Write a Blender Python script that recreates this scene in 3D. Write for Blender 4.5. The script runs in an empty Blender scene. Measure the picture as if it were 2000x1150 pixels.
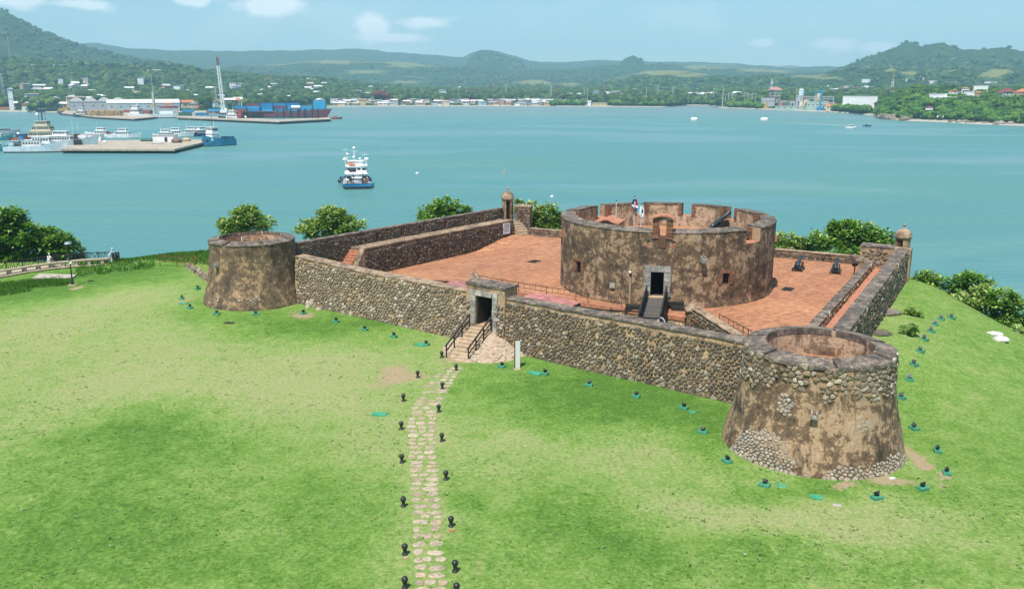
import bpy, bmesh, math, random
from mathutils import Vector, Matrix, noise

S = bpy.context.scene
COL = S.collection
R = math.radians
SEA = -11.0

# ---------------------------------------------------------------- camera
CAM_H = 20.0
PITCH = math.atan(405 / 1700)
cam_d = bpy.data.cameras.new('camera')
cam_d.sensor_width = 36.0
cam_d.lens = 30.6
cam_d.clip_start = 0.5
cam_d.clip_end = 60000
cam = bpy.data.objects.new('camera', cam_d)
COL.objects.link(cam)
cam.location = (0, 0, CAM_H)
cam.rotation_euler = (math.pi / 2 - PITCH, 0, 0)
S.camera = cam

# ---------------------------------------------------------------- light
SUN_EL = 63.0
SUN_V = Vector((-0.43 * math.cos(R(SUN_EL)), -0.90 * math.cos(R(SUN_EL)), math.sin(R(SUN_EL)))).normalized()
sd = bpy.data.lights.new('sun', 'SUN')
sd.energy = 5.0
sd.angle = R(0.5)
sd.color = (1.0, 0.95, 0.87)
sun = bpy.data.objects.new('sun', sd)
COL.objects.link(sun)
sun.rotation_euler = SUN_V.to_track_quat('Z', 'Y').to_euler()

W = bpy.data.worlds.new('World')
S.world = W
W.use_nodes = True


def build_sky():
    nt = W.node_tree
    N, L = nt.nodes, nt.links
    bg = N['Background']
    sky = N.new('ShaderNodeTexSky')
    sky.sky_type = 'NISHITA'
    sky.sun_disc = False
    sky.sun_elevation = R(SUN_EL)
    sky.sun_rotation = math.atan2(SUN_V.x, SUN_V.y)
    sky.air_density = 1.0
    sky.dust_density = 0.35
    sky.ozone_density = 1.6
    tint = N.new('ShaderNodeMix')
    tint.data_type = 'RGBA'
    tint.blend_type = 'MULTIPLY'
    tint.inputs['Factor'].default_value = 1.0
    L.new(sky.outputs[0], tint.inputs['A'])
    tint.inputs['B'].default_value = (0.75, 0.93, 0.965, 1)
    # cloud cover: soft banks of cumulus low over the hills, broken up by noise
    tc = N.new('ShaderNodeTexCoord')
    sep = N.new('ShaderNodeSeparateXYZ')
    L.new(tc.outputs['Generated'], sep.inputs[0])

    def m(op, a, b=None, c=None):
        n = N.new('ShaderNodeMath')
        n.operation = op
        for i, v in enumerate((a, b, c)):
            if v is None:
                continue
            if isinstance(v, (int, float)):
                n.inputs[i].default_value = v
            else:
                L.new(v, n.inputs[i])
        return n.outputs[0]
    az = m('ARCTAN2', sep.outputs[0], sep.outputs[1])
    el = m('ARCSINE', sep.outputs[2])
    comb = N.new('ShaderNodeCombineXYZ')
    L.new(az, comb.inputs[0])
    L.new(m('MULTIPLY', el, 1.9), comb.inputs[1])
    nz = N.new('ShaderNodeTexNoise')
    nz.inputs['Scale'].default_value = 26
    nz.inputs['Detail'].default_value = 7
    nz.inputs['Roughness'].default_value = 0.62
    L.new(comb.outputs[0], nz.inputs['Vector'])
    nb = N.new('ShaderNodeTexNoise')
    nb.inputs['Scale'].default_value = 5.5
    nb.inputs['Detail'].default_value = 4
    L.new(comb.outputs[0], nb.inputs['Vector'])
    banks = [(-0.262, 0.083, .045, .016), (-0.150, 0.062, .020, .020), (-0.098, 0.068, .030, .009),
             (-0.345, 0.092, .020, .014), (-0.500, 0.083, .035, .012), (-0.440, 0.080, .030, .008),
             (-0.420, 0.095, .020, .010), (0.345, 0.043, .030, .009), (0.385, 0.040, .022, .007),
             (0.270, 0.045, .016, .005), (-0.13, 0.052, .05, .007), (-0.33, 0.085, .012, .006),
             (0.62, 0.06, .05, .012), (-0.75, 0.07, .06, .014), (0.95, 0.09, .08, .02), (-1.1, 0.1, .1, .02)]
    tot = None
    for (a, e, ra, re) in banks:
        da = m('MULTIPLY', m('SUBTRACT', az, a), 1.3 / ra)
        de = m('MULTIPLY', m('SUBTRACT', el, e), 1.4 / re)
        d2 = m('ADD', m('MULTIPLY', da, da), m('MULTIPLY', de, de))
        g = m('POWER', 2.718, m('MULTIPLY', d2, -0.8))
        tot = g if tot is None else m('MAXIMUM', tot, g)
    dens = m('SUBTRACT', m('ADD', m('MULTIPLY', tot, 0.62), nz.outputs[0]), 0.66)
    dens = m('MULTIPLY', dens, 3.6)
    cl = N.new('ShaderNodeClamp')
    L.new(dens, cl.inputs[0])
    wisp = N.new('ShaderNodeMapRange')
    wisp.inputs['From Min'].default_value = 0.50
    wisp.inputs['From Max'].default_value = 0.85
    wisp.inputs['To Max'].default_value = 0.5
    L.new(nb.outputs[0], wisp.inputs['Value'])
    cov = m('MINIMUM', m('ADD', m('MULTIPLY', cl.outputs[0], 0.78), wisp.outputs[0]), 0.9)
    mix = N.new('ShaderNodeMix')
    mix.data_type = 'RGBA'
    L.new(cov, mix.inputs['Factor'])
    L.new(tint.outputs['Result'], mix.inputs['A'])
    mix.inputs['B'].default_value = (9.2, 9.4, 9.5, 1)
    L.new(mix.outputs['Result'], bg.inputs['Color'])
    bg.inputs['Strength'].default_value = 0.10


build_sky()
S.view_settings.view_transform = 'Standard'
S.view_settings.look = 'None'
S.view_settings.exposure = 0.42
S.view_settings.gamma = 1.0
S.view_settings.use_curve_mapping = False
S.render.engine = 'CYCLES'
S.cycles.use_denoising = True
S.cycles.max_bounces = 6
S.cycles.diffuse_bounces = 3
S.cycles.volume_bounces = 1
S.cycles.caustics_reflective = False
S.cycles.caustics_refractive = False

# ---------------------------------------------------------------- measuring helpers
CP, SP = math.cos(PITCH), math.sin(PITCH)


def ray(px, py):
    x, y = (px - 1000) / 1700, (py - 575) / 1700
    return Vector((x, CP - y * SP, -SP - y * CP))


def at(px, py, z=0.0):
    d = ray(px, py)
    t = (z - CAM_H) / d.z
    return Vector((d.x * t, d.y * t, z))


def at_y(px, py, Y):
    d = ray(px, py)
    t = Y / d.y
    return Vector((d.x * t, Y, CAM_H + d.z * t))


def at_r(px, py, r):
    d = ray(px, py)
    t = r / math.hypot(d.x, d.y)
    return Vector((d.x * t, d.y * t, CAM_H + d.z * t))


def smooth(t):
    t = max(0.0, min(1.0, t))
    return t * t * (3 - 2 * t)


def lerp(a, b, t):
    return a + (b - a) * t


def interp(tab, x):
    if x <= tab[0][0]:
        return tab[0][1]
    for (x0, y0), (x1, y1) in zip(tab, tab[1:]):
        if x <= x1:
            return lerp(y0, y1, (x - x0) / (x1 - x0))
    return tab[-1][1]


def fbm(x, y, z=0.0, o=4):
    return noise.fractal(Vector((x, y, z)), 1.0, 2.0, o)


# ---------------------------------------------------------------- object helpers
def tag(o, label=None, cat=None, group=None, kind=None):
    if label:
        o['label'] = label
    if cat:
        o['category'] = cat
    if group:
        o['group'] = group
    if kind:
        o['kind'] = kind
    return o


def thing(name, label, cat, loc=(0, 0, 0), rotz=0.0, group=None):
    o = bpy.data.objects.new(name, None)
    o.empty_display_size = 0.3
    COL.objects.link(o)
    o.location = loc
    o.rotation_euler = (0, 0, rotz)
    return tag(o, label, cat, group, 'thing')


def kids(o):
    return [c for c in ALLKIDS.get(o.name, [])]


ALLKIDS = {}


def adopt(o, parent, world=True):
    o.parent = parent
    if world and parent.type == 'EMPTY':
        o.matrix_parent_inverse = parent.matrix_basis.inverted()
    ALLKIDS.setdefault(parent.name, []).append(o)
    return o


def copy_tree(o, loc=None, rotz=None, label=None, parent=None):
    c = o.copy()
    COL.objects.link(c)
    if parent is not None:
        c.parent = parent
    if loc is not None:
        c.location = loc
    if rotz is not None:
        c.rotation_euler = (0, 0, rotz)
    if label:
        c['label'] = label
    for ch in list(ALLKIDS.get(o.name, [])):
        k = copy_tree(ch, parent=c)
        ALLKIDS.setdefault(c.name, []).append(k)
    return c


class MB:
    """Collects boxes, bars, lathes and polygons; build() links them as one mesh object."""

    def __init__(self):
        self.v, self.f, self.mi, self.sm = [], [], [], []
        self.cur = 0

    def add(self, vs, fs, smoothed=False, mi=None):
        b = len(self.v)
        self.v.extend([tuple(p) for p in vs])
        for f in fs:
            self.f.append([b + i for i in f])
            self.mi.append(self.cur if mi is None else mi)
            self.sm.append(smoothed)
        return self

    def box(self, c, s, M=None, mi=None):
        x, y, z = s[0] / 2, s[1] / 2, s[2] / 2
        vs = [Vector((a, b, d)) for d in (-z, z) for (a, b) in ((-x, -y), (x, -y), (x, y), (-x, y))]
        c = Vector(c)
        vs = [(M @ p if M is not None else p) + c for p in vs]
        return self.add(vs, [(3, 2, 1, 0), (4, 5, 6, 7), (0, 1, 5, 4), (1, 2, 6, 5), (2, 3, 7, 6), (3, 0, 4, 7)], mi=mi)

    def hexa(self, vs, mi=None):
        """eight corners: bottom ring then top ring"""
        return self.add(vs, [(3, 2, 1, 0), (4, 5, 6, 7), (0, 1, 5, 4), (1, 2, 6, 5), (2, 3, 7, 6), (3, 0, 4, 7)], mi=mi)

    def prism(self, poly, z0, z1, mi=None, zt=None):
        n = len(poly)
        vs = [(p[0], p[1], z0) for p in poly] + [(p[0], p[1], (zt[i] if zt else z1)) for i, p in enumerate(poly)]
        fs = [tuple(range(n - 1, -1, -1)), tuple(range(n, 2 * n))]
        fs += [(i, (i + 1) % n, n + (i + 1) % n, n + i) for i in range(n)]
        return self.add(vs, fs, mi=mi)

    def tube(self, p0, p1, r0, r1=None, n=6, mi=None, cap=True, smoothed=True):
        r1 = r0 if r1 is None else r1
        p0, p1 = Vector(p0), Vector(p1)
        d = (p1 - p0)
        if d.length < 1e-6:
            return self
        d.normalize()
        a = d.orthogonal().normalized()
        b = d.cross(a)
        vs = []
        for p, r in ((p0, r0), (p1, r1)):
            for i in range(n):
                t = 2 * math.pi * i / n
                vs.append(p + (a * math.cos(t) + b * math.sin(t)) * r)
        fs = [(i, (i + 1) % n, n + (i + 1) % n, n + i) for i in range(n)]
        self.add(vs, fs, smoothed, mi)
        if cap:
            self.add(vs, [tuple(range(n - 1, -1, -1)), tuple(range(n, 2 * n))], False, mi)
        return self

    def bar(self, p0, p1, w, h, mi=None):
        """a squared bar from p0 to p1, w wide (level) and h high"""
        p0, p1 = Vector(p0), Vector(p1)
        d = (p1 - p0).normalized()
        side = d.cross(Vector((0, 0, 1)))
        if side.length < 1e-3:
            side = Vector((1, 0, 0))
        side.normalize()
        up = side.cross(d).normalized()
        a, b = side * w / 2, up * h / 2
        return self.hexa([p0 - a - b, p0 + a - b, p1 + a - b, p1 - a - b, p0 - a + b, p0 + a + b, p1 + a + b, p1 - a + b], mi)

    def lathe(self, prof, c=(0, 0), n=16, mi=None, smoothed=True, cap=True, ang=(0, 2 * math.pi)):
        full = abs(ang[1] - ang[0] - 2 * math.pi) < 1e-6
        m = n if full else n + 1
        vs = []
        for (r, z) in prof:
            for i in range(m):
                t = ang[0] + (ang[1] - ang[0]) * i / n
                vs.append((c[0] + r * math.cos(t), c[1] + r * math.sin(t), z))
        fs = []
        for k in range(len(prof) - 1):
            for i in range(n):
                j = (i + 1) % m
                fs.append((k * m + i, k * m + j, (k + 1) * m + j, (k + 1) * m + i))
        self.add(vs, fs, smoothed, mi)
        if cap and full:
            k = (len(prof) - 1) * m
            self.add([vs[i] for i in range(m)] + [vs[k + i] for i in range(m)],
                     [tuple(range(m - 1, -1, -1)), tuple(range(m, 2 * m))], False, mi)
        return self

    def ball(self, c, r, sub=2, mi=None, squash=1.0, amp=0.0, seed=0.0, freq=1.0):
        bm = bmesh.new()
        bmesh.ops.create_icosphere(bm, subdivisions=sub, radius=1.0)
        rr = r if isinstance(r, (tuple, list)) else (r, r, r * squash)
        vs = []
        for v in bm.verts:
            k = 1 + (amp * noise.noise(v.co * freq + Vector((seed, seed * 1.7, -seed))) if amp else 0)
            vs.append((c[0] + v.co.x * rr[0] * k, c[1] + v.co.y * rr[1] * k, c[2] + v.co.z * rr[2] * k))
        fs = [tuple(v.index for v in f.verts) for f in bm.faces]
        bm.free()
        return self.add(vs, fs, True, mi)

    def mesh(self, name, mats):
        me = bpy.data.meshes.new(name)
        me.from_pydata(self.v, [], self.f)
        mats = mats if isinstance(mats, (list, tuple)) else [mats]
        for mt in mats:
            me.materials.append(mt)
        if any(self.mi):
            me.polygons.foreach_set('material_index', self.mi)
        if any(self.sm):
            me.polygons.foreach_set('use_smooth', self.sm)
        me.update()
        return me

    def build(self, name, mats, parent=None, world=True):
        o = bpy.data.objects.new(name, self.mesh(name, mats))
        COL.objects.link(o)
        if parent is not None:
            adopt(o, parent, world)
        return o


# ---------------------------------------------------------------- materials
def _nt(name):
    m = bpy.data.materials.new(name)
    m.use_nodes = True
    nt = m.node_tree
    return m, nt, nt.nodes, nt.links, nt.nodes['Principled BSDF']


def _noise(N, L, vec, scale, detail=5, rough=0.6, dist=0.0):
    n = N.new('ShaderNodeTexNoise')
    n.inputs['Scale'].default_value = scale
    n.inputs['Detail'].default_value = detail
    n.inputs['Roughness'].default_value = rough
    n.inputs['Distortion'].default_value = dist
    if vec is not None:
        L.new(vec, n.inputs['Vector'])
    return n.outputs[0]


def _ramp(N, L, fac, stops, interp_='LINEAR'):
    r = N.new('ShaderNodeValToRGB')
    r.color_ramp.interpolation = interp_
    e = r.color_ramp.elements
    while len(e) < len(stops):
        e.new(0.5)
    for el_, (p, c) in zip(e, stops):
        el_.position = p
        el_.color = (c[0], c[1], c[2], 1) if isinstance(c, (tuple, list)) else (c, c, c, 1)
    L.new(fac, r.inputs[0])
    return r.outputs[0]


def _mix(N, L, fac, a, b, mode='MIX'):
    n = N.new('ShaderNodeMix')
    n.data_type = 'RGBA'
    n.blend_type = mode
    for key, v in (('Factor', fac), ('A', a), ('B', b)):
        if isinstance(v, (int, float)):
            n.inputs[key].default_value = v
        elif isinstance(v, (tuple, list)):
            n.inputs[key].default_value = (v[0], v[1], v[2], 1)
        else:
            L.new(v, n.inputs[key])
    return n.outputs['Result']


def _math(N, L, op, a, b=None, clamp=False):
    n = N.new('ShaderNodeMath')
    n.operation = op
    n.use_clamp = clamp
    for i, v in enumerate((a, b)):
        if v is None:
            continue
        if isinstance(v, (int, float)):
            n.inputs[i].default_value = v
        else:
            L.new(v, n.inputs[i])
    return n.outputs[0]


def _bump(N, L, bsdf, h, strength=0.3, dist=0.05):
    b = N.new('ShaderNodeBump')
    b.inputs['Strength'].default_value = strength
    b.inputs['Distance'].default_value = dist
    L.new(h, b.inputs['Height'])
    L.new(b.outputs[0], bsdf.inputs['Normal'])


def _coord(N, kind='Object'):
    return N.new('ShaderNodeTexCoord').outputs[kind]


def _pos(N):
    return N.new('ShaderNodeNewGeometry').outputs['Position']


def paint(name, col, rough=0.55, var=0.12, scale=3.0, metal=0.0, rust=0.0):
    """painted or plain surface with faint uneven wear"""
    m, nt, N, L, B = _nt(name)
    c = _coord(N)
    n = _noise(N, L, c, scale, 5)
    lo = tuple(max(0, x * (1 - var * 1.6)) for x in col)
    hi = tuple(min(1, x * (1 + var)) for x in col)
    out = _ramp(N, L, n, [(0.3, lo), (0.7, hi)])
    if rust:
        r = _noise(N, L, c, scale * 1.7, 6, 0.7)
        out = _mix(N, L, _math(N, L, 'MULTIPLY', _ramp(N, L, r, [(0.55, 0.0), (0.68, 1.0)]), rust), out, (0.16, 0.07, 0.035))
    L.new(out, B.inputs['Base Color'])
    B.inputs['Roughness'].default_value = rough
    B.inputs['Metallic'].default_value = metal
    return m


def plaster(name, tan, mid, dark, scale=0.55, bias=0.0, pale=None):
    """old lime render: pale patches, brown weathering, black algae"""
    m, nt, N, L, B = _nt(name)
    c = _pos(N)
    n1 = _noise(N, L, c, scale, 9, 0.68, 0.3)
    n2 = _noise(N, L, c, scale * 3.4, 9, 0.74)
    n3 = _noise(N, L, c, scale * 11, 5, 0.7)
    mp = N.new('ShaderNodeMapping')
    mp.inputs['Scale'].default_value = (1.4, 1.4, 0.28)
    L.new(c, mp.inputs[0])
    streak = _noise(N, L, mp.outputs[0], 1.1, 6, 0.65)
    f = _math(N, L, 'ADD', _math(N, L, 'MULTIPLY', n1, 0.50), _math(N, L, 'MULTIPLY', n2, 0.46))
    f = _math(N, L, 'ADD', f, _math(N, L, 'MULTIPLY', n3, 0.12))
    f = _math(N, L, 'ADD', f, bias)
    stops = [(0.43, dark), (0.485, mid), (0.543, tuple(0.8 * a + 0.2 * b for a, b in zip(mid, tan))), (0.554, tan), (0.68, pale or tan)]
    col = _ramp(N, L, f, stops)
    s = _ramp(N, L, streak, [(0.54, 0.0), (0.64, 0.65)])
    col = _mix(N, L, s, col, dark)
    g = _ramp(N, L, n3, [(0.3, 0.72), (0.7, 1.18)])
    col = _mix(N, L, 1.0, col, g, 'MULTIPLY')
    L.new(col, B.inputs['Base Color'])
    B.inputs['Roughness'].default_value = 0.92
    h = _math(N, L, 'ADD', n2, _math(N, L, 'MULTIPLY', n3, 0.5))
    _bump(N, L, B, h, 0.55, 0.08)
    return m


def stone_mat(name, cols, rough=0.85, grain=9.0):
    """a stone takes its own tone from the list, then grain and lichen"""
    m, nt, N, L, B = _nt(name)
    oi = N.new('ShaderNodeObjectInfo').outputs['Random']
    ri = N.new('ShaderNodeNewGeometry').outputs['Random Per Island']
    r = _math(N, L, 'FRACT', _math(N, L, 'ADD', oi, _math(N, L, 'MULTIPLY', ri, 3.7)))
    k = len(cols)
    base = _ramp(N, L, r, [((i + 0.5) / k, c) for i, c in enumerate(cols)])
    p = _pos(N)
    n = _noise(N, L, p, grain, 6, 0.7)
    g = _ramp(N, L, n, [(0.3, (0.45, 0.43, 0.39)), (0.5, (0.86, 0.82, 0.75)), (0.72, (1.35, 1.30, 1.20))])
    col = _mix(N, L, 1.0, base, g, 'MULTIPLY')
    L.new(col, B.inputs['Base Color'])
    B.inputs['Roughness'].default_value = rough
    _bump(N, L, B, n, 0.5, 0.04)
    return m


M = {}
TAN, MID, DARK = (0.35, 0.228, 0.130), (0.118, 0.076, 0.045), (0.036, 0.026, 0.018)
M['plaster'] = plaster('weathered_render', TAN, MID, DARK, 0.55, -0.005, (0.42, 0.31, 0.21))
M['plaster_warm'] = plaster('weathered_render_warm', (0.38, 0.26, 0.155), (0.21, 0.145, 0.09), (0.075, 0.053, 0.036), 0.55, 0.03, (0.44, 0.31, 0.19))
M['plaster_left'] = plaster('weathered_render_brown', (0.34, 0.225, 0.125), (0.135, 0.092, 0.056), (0.058, 0.041, 0.028), 0.7, -0.030, (0.40, 0.25, 0.12))
M['plaster_inner'] = plaster('pale_render', (0.44, 0.31, 0.20), (0.21, 0.145, 0.095), (0.075, 0.054, 0.039), 0.8, 0.015, (0.52, 0.40, 0.29))
M['coping'] = plaster('coping_mortar', (0.22, 0.175, 0.135), (0.10, 0.082, 0.066), (0.045, 0.038, 0.033), 1.1, -0.01, (0.33, 0.27, 0.21))
M['coping_warm'] = plaster('coping_warm', (0.33, 0.235, 0.155), (0.18, 0.13, 0.09), (0.075, 0.056, 0.041), 0.9, 0.015, (0.44, 0.32, 0.21))
M['mortar'] = plaster('mortar_tan', (0.42, 0.285, 0.155), (0.29, 0.195, 0.105), (0.10, 0.07, 0.045), 0.9, 0.05, (0.48, 0.335, 0.19))
M['mortar_brown'] = plaster('mortar_brown', (0.25, 0.16, 0.095), (0.14, 0.09, 0.06), (0.042, 0.031, 0.023), 0.8, 0.01, (0.29, 0.19, 0.12))
M['stone_grey'] = stone_mat('stone_grey', [(0.12, 0.10, 0.08), (0.205, 0.17, 0.13), (0.085, 0.073, 0.06), (0.26, 0.215, 0.165), (0.22, 0.155, 0.095), (0.15, 0.125, 0.10), (0.28, 0.20, 0.125), (0.11, 0.092, 0.074), (0.37, 0.33, 0.28)])
M['stone_mixed'] = stone_mat('stone_mixed', [(0.20, 0.16, 0.12), (0.32, 0.265, 0.20), (0.13, 0.107, 0.082), (0.39, 0.335, 0.27), (0.30, 0.215, 0.13), (0.25, 0.21, 0.165), (0.175, 0.14, 0.105), (0.52, 0.47, 0.41)])
M['stone_brown'] = stone_mat('stone_brown', [(0.10, 0.077, 0.06), (0.155, 0.12, 0.098), (0.07, 0.054, 0.043), (0.18, 0.148, 0.122), (0.13, 0.093, 0.068), (0.105, 0.085, 0.072), (0.23, 0.195, 0.17)])
M['stone_white'] = stone_mat('stone_white', [(0.42, 0.38, 0.335), (0.33, 0.295, 0.25), (0.50, 0.455, 0.41), (0.26, 0.225, 0.19), (0.40, 0.335, 0.27), (0.36, 0.34, 0.315)])
M['stone_block'] = stone_mat('dressed_stone', [(0.34, 0.33, 0.32), (0.22, 0.215, 0.21), (0.46, 0.45, 0.43), (0.26, 0.25, 0.24), (0.38, 0.365, 0.35)], 0.8, 3.5)
M['stone_path'] = stone_mat('path_stone', [(0.38, 0.325, 0.245), (0.44, 0.385, 0.295), (0.33, 0.28, 0.21), (0.47, 0.41, 0.325), (0.40, 0.325, 0.235)], 0.9, 5.0)
M['step'] = paint('step_mortar', (0.43, 0.32, 0.21), 0.9, 0.2, 2.5)
M['brick'] = stone_mat('old_brick', [(0.27, 0.125, 0.075), (0.20, 0.092, 0.055), (0.33, 0.17, 0.10), (0.15, 0.075, 0.048)], 0.9, 12)
M['tile_red'] = paint('roof_tile_brick', (0.44, 0.19, 0.11), 0.85, 0.25, 3.0)
M['iron'] = paint('black_iron', (0.018, 0.019, 0.021), 0.45, 0.25, 6)
M['iron_rail'] = paint('rail_iron', (0.035, 0.024, 0.020), 0.6, 0.25, 5)
M['rust'] = paint('rusty_iron', (0.20, 0.075, 0.035), 0.8, 0.3, 8)
M['gun'] = paint('gun_iron', (0.022, 0.038, 0.045), 0.42, 0.3, 5)
M['timber_black'] = paint('black_timber', (0.022, 0.021, 0.021), 0.55, 0.3, 4)
M['plank'] = stone_mat('grey_plank', [(0.085, 0.08, 0.078), (0.11, 0.105, 0.10), (0.07, 0.066, 0.064), (0.13, 0.12, 0.115)], 0.8, 6)
M['green_block'] = paint('green_painted_concrete', (0.06, 0.27, 0.165), 0.7, 0.25, 4)
M['green_lid'] = paint('green_lid', (0.055, 0.30, 0.16), 0.6, 0.2, 3)
M['white'] = paint('white_paint', (0.72, 0.72, 0.70), 0.6, 0.08, 3)
M['glass_lamp'] = paint('lamp_glass', (0.06, 0.066, 0.07), 0.6, 0.05, 3)
M['glass'] = paint('window_glass', (0.02, 0.028, 0.035), 0.15, 0.2, 3)
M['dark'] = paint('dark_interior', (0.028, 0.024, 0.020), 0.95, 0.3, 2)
M['concrete'] = plaster('concrete', (0.38, 0.34, 0.28), (0.28, 0.245, 0.20), (0.16, 0.14, 0.115), 0.6, 0.06, (0.45, 0.41, 0.35))
M['pink_roof'] = stone_mat('pink_sheet', [(0.55, 0.25, 0.245), (0.50, 0.225, 0.22), (0.59, 0.285, 0.275)], 0.55, 2.0)
M['rock'] = stone_mat('pale_rock', [(0.44, 0.39, 0.30), (0.36, 0.31, 0.23), (0.52, 0.46, 0.37), (0.30, 0.25, 0.19)], 0.9, 3.0)
M['rock_dark'] = stone_mat('shore_rock', [(0.17, 0.15, 0.125), (0.25, 0.225, 0.19), (0.12, 0.105, 0.09), (0.32, 0.30, 0.26)], 0.9, 0.6)
M['bark'] = paint('bark', (0.115, 0.09, 0.07), 0.9, 0.35, 5)
M['skin'] = paint('skin', (0.24, 0.13, 0.085), 0.6, 0.1, 4)


def brick_floor(name='brick_paving', ang=0.0):
    m, nt, N, L, B = _nt(name)
    c = _pos(N)
    mp = N.new('ShaderNodeMapping')
    mp.inputs['Rotation'].default_value = (0, 0, ang)
    L.new(c, mp.inputs[0])
    bt = N.new('ShaderNodeTexBrick')
    bt.inputs['Scale'].default_value = 1.0
    bt.inputs['Brick Width'].default_value = 0.40
    bt.inputs['Row Height'].default_value = 0.19
    bt.inputs['Mortar Size'].default_value = 0.018
    bt.inputs['Bias'].default_value = -0.1
    bt.inputs['Color1'].default_value = (0.50, 0.212, 0.100, 1)
    bt.inputs['Color2'].default_value = (0.31, 0.13, 0.062, 1)
    bt.inputs['Mortar'].default_value = (0.20, 0.105, 0.065, 1)
    L.new(mp.outputs[0], bt.inputs['Vector'])
    n1 = _noise(N, L, c, 0.22, 7, 0.65, 0.5)
    n2 = _noise(N, L, c, 1.6, 6, 0.7)
    mp2 = N.new('ShaderNodeMapping')
    mp2.inputs['Rotation'].default_value = (0, 0, ang)
    mp2.inputs['Scale'].default_value = (0.75, 3.8, 1)
    L.new(c, mp2.inputs[0])
    n3 = _noise(N, L, mp2.outputs[0], 1.5, 5, 0.7)
    col = bt.outputs['Color']
    col = _mix(N, L, _ramp(N, L, n1, [(0.42, 0.0), (0.66, 0.65)]), col, (0.57, 0.275, 0.135))
    col = _mix(N, L, _ramp(N, L, n3, [(0.49, 0.0), (0.58, 0.95)]), col, (0.17, 0.082, 0.048))
    col = _mix(N, L, _ramp(N, L, n2, [(0.60, 0.0), (0.75, 0.5)]), col, (0.14, 0.085, 0.055))
    L.new(col, B.inputs['Base Color'])
    B.inputs['Roughness'].default_value = 0.9
    _bump(N, L, B, bt.outputs['Fac'], -0.35, 0.02)
    return m


M['brick_floor'] = brick_floor('brick_paving', R(-32))


def leaf_mat(name, lo, hi, tip, trans=0.25):
    m, nt, N, L, B = _nt(name)
    ri = N.new('ShaderNodeNewGeometry').outputs['Random Per Island']
    oi = N.new('ShaderNodeObjectInfo').outputs['Random']
    r = _math(N, L, 'FRACT', _math(N, L, 'ADD', ri, _math(N, L, 'MULTIPLY', oi, 0.37)))
    col = _ramp(N, L, r, [(0.0, lo), (0.62, hi), (0.86, tip), (1.0, tip)])
    L.new(col, B.inputs['Base Color'])
    B.inputs['Roughness'].default_value = 0.42
    tr = N.new('ShaderNodeBsdfTranslucent')
    L.new(_mix(N, L, 1.0, col, (1.0, 1.3, 0.5), 'MULTIPLY'), tr.inputs['Color'])
    ms = N.new('ShaderNodeMixShader')
    ms.inputs[0].default_value = trans
    L.new(B.outputs[0], ms.inputs[1])
    L.new(tr.outputs[0], ms.inputs[2])
    L.new(ms.outputs[0], N['Material Output'].inputs['Surface'])
    return m


M['leaf'] = leaf_mat('sea_almond_leaf', (0.06, 0.16, 0.018), (0.14, 0.29, 0.035), (0.33, 0.43, 0.09))
M['leaf_pale'] = leaf_mat('sea_grape_leaf', (0.10, 0.20, 0.03), (0.21, 0.33, 0.06), (0.42, 0.45, 0.16))
M['leaf_dark'] = leaf_mat('deep_green_leaf', (0.035, 0.11, 0.013), (0.10, 0.24, 0.025), (0.25, 0.40, 0.06))

# ================================================================ the ground of the headland
LAND = [(-150, 84), (-70, 98), (-58, 100), (-45, 101), (-41, 104.5), (-34, 109), (-26, 114), (-12, 117), (4, 117), (24, 105), (39.0, 90),
        (39.6, 86), (40.6, 80.4), (42.0, 76), (44.2, 71.5), (48, 65), (54, 57), (62, 46), (72, 25), (74, -30), (-150, -30)]


def land_dist(x, y):
    """signed distance to the edge of the plateau, positive outside"""
    inside = False
    best = 1e9
    n = len(LAND)
    for i in range(n):
        x0, y0 = LAND[i]
        x1, y1 = LAND[(i + 1) % n]
        if (y0 > y) != (y1 > y) and x < (x1 - x0) * (y - y0) / (y1 - y0) + x0:
            inside = not inside
        dx, dy = x1 - x0, y1 - y0
        t = max(0, min(1, ((x - x0) * dx + (y - y0) * dy) / (dx * dx + dy * dy)))
        d = math.hypot(x - x0 - t * dx, y - y0 - t * dy)
        best = min(best, d)
    return -best if inside else best


def ground_z(x, y):
    d = land_dist(x, y)
    z = 0.10 * fbm(x * 0.07, y * 0.07, 1.0, 3)
    # bank beside the right wall
    wr = (x - 22.9) * 0.866 - (y - 55.0) * 0.5      # metres to the right of the outer wall
    if wr > -4:
        z += 1.75 * smooth((y - 50) / 14) * (1 - smooth((wr - 0.5) / 10.5)) - 0.5 * smooth((wr - 3) / 9) * smooth((y - 50) / 20)
    # grassy swell on the far left
    z += 0.35 * smooth((-x - 30) / 8) * smooth((y - 96) / 5)
    if d > -2.5:
        k = (d + 2.5)
        z -= min(14.0, 0.045 * k * k if k < 9 else 3.645 + 0.85 * (k - 9))
    return z


def hit(px, py):
    """where the line of sight through a pixel meets the lawn"""
    d = ray(px, py)
    o = Vector((0, 0, CAM_H))
    t = 15.0
    p = o
    for _ in range(400):
        p = o + d * t
        h = p.z - ground_z(p.x, p.y)
        if h < 0.01:
            break
        t += max(0.03, h * 0.6)
    return Vector((p.x, p.y, ground_z(p.x, p.y)))


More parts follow.
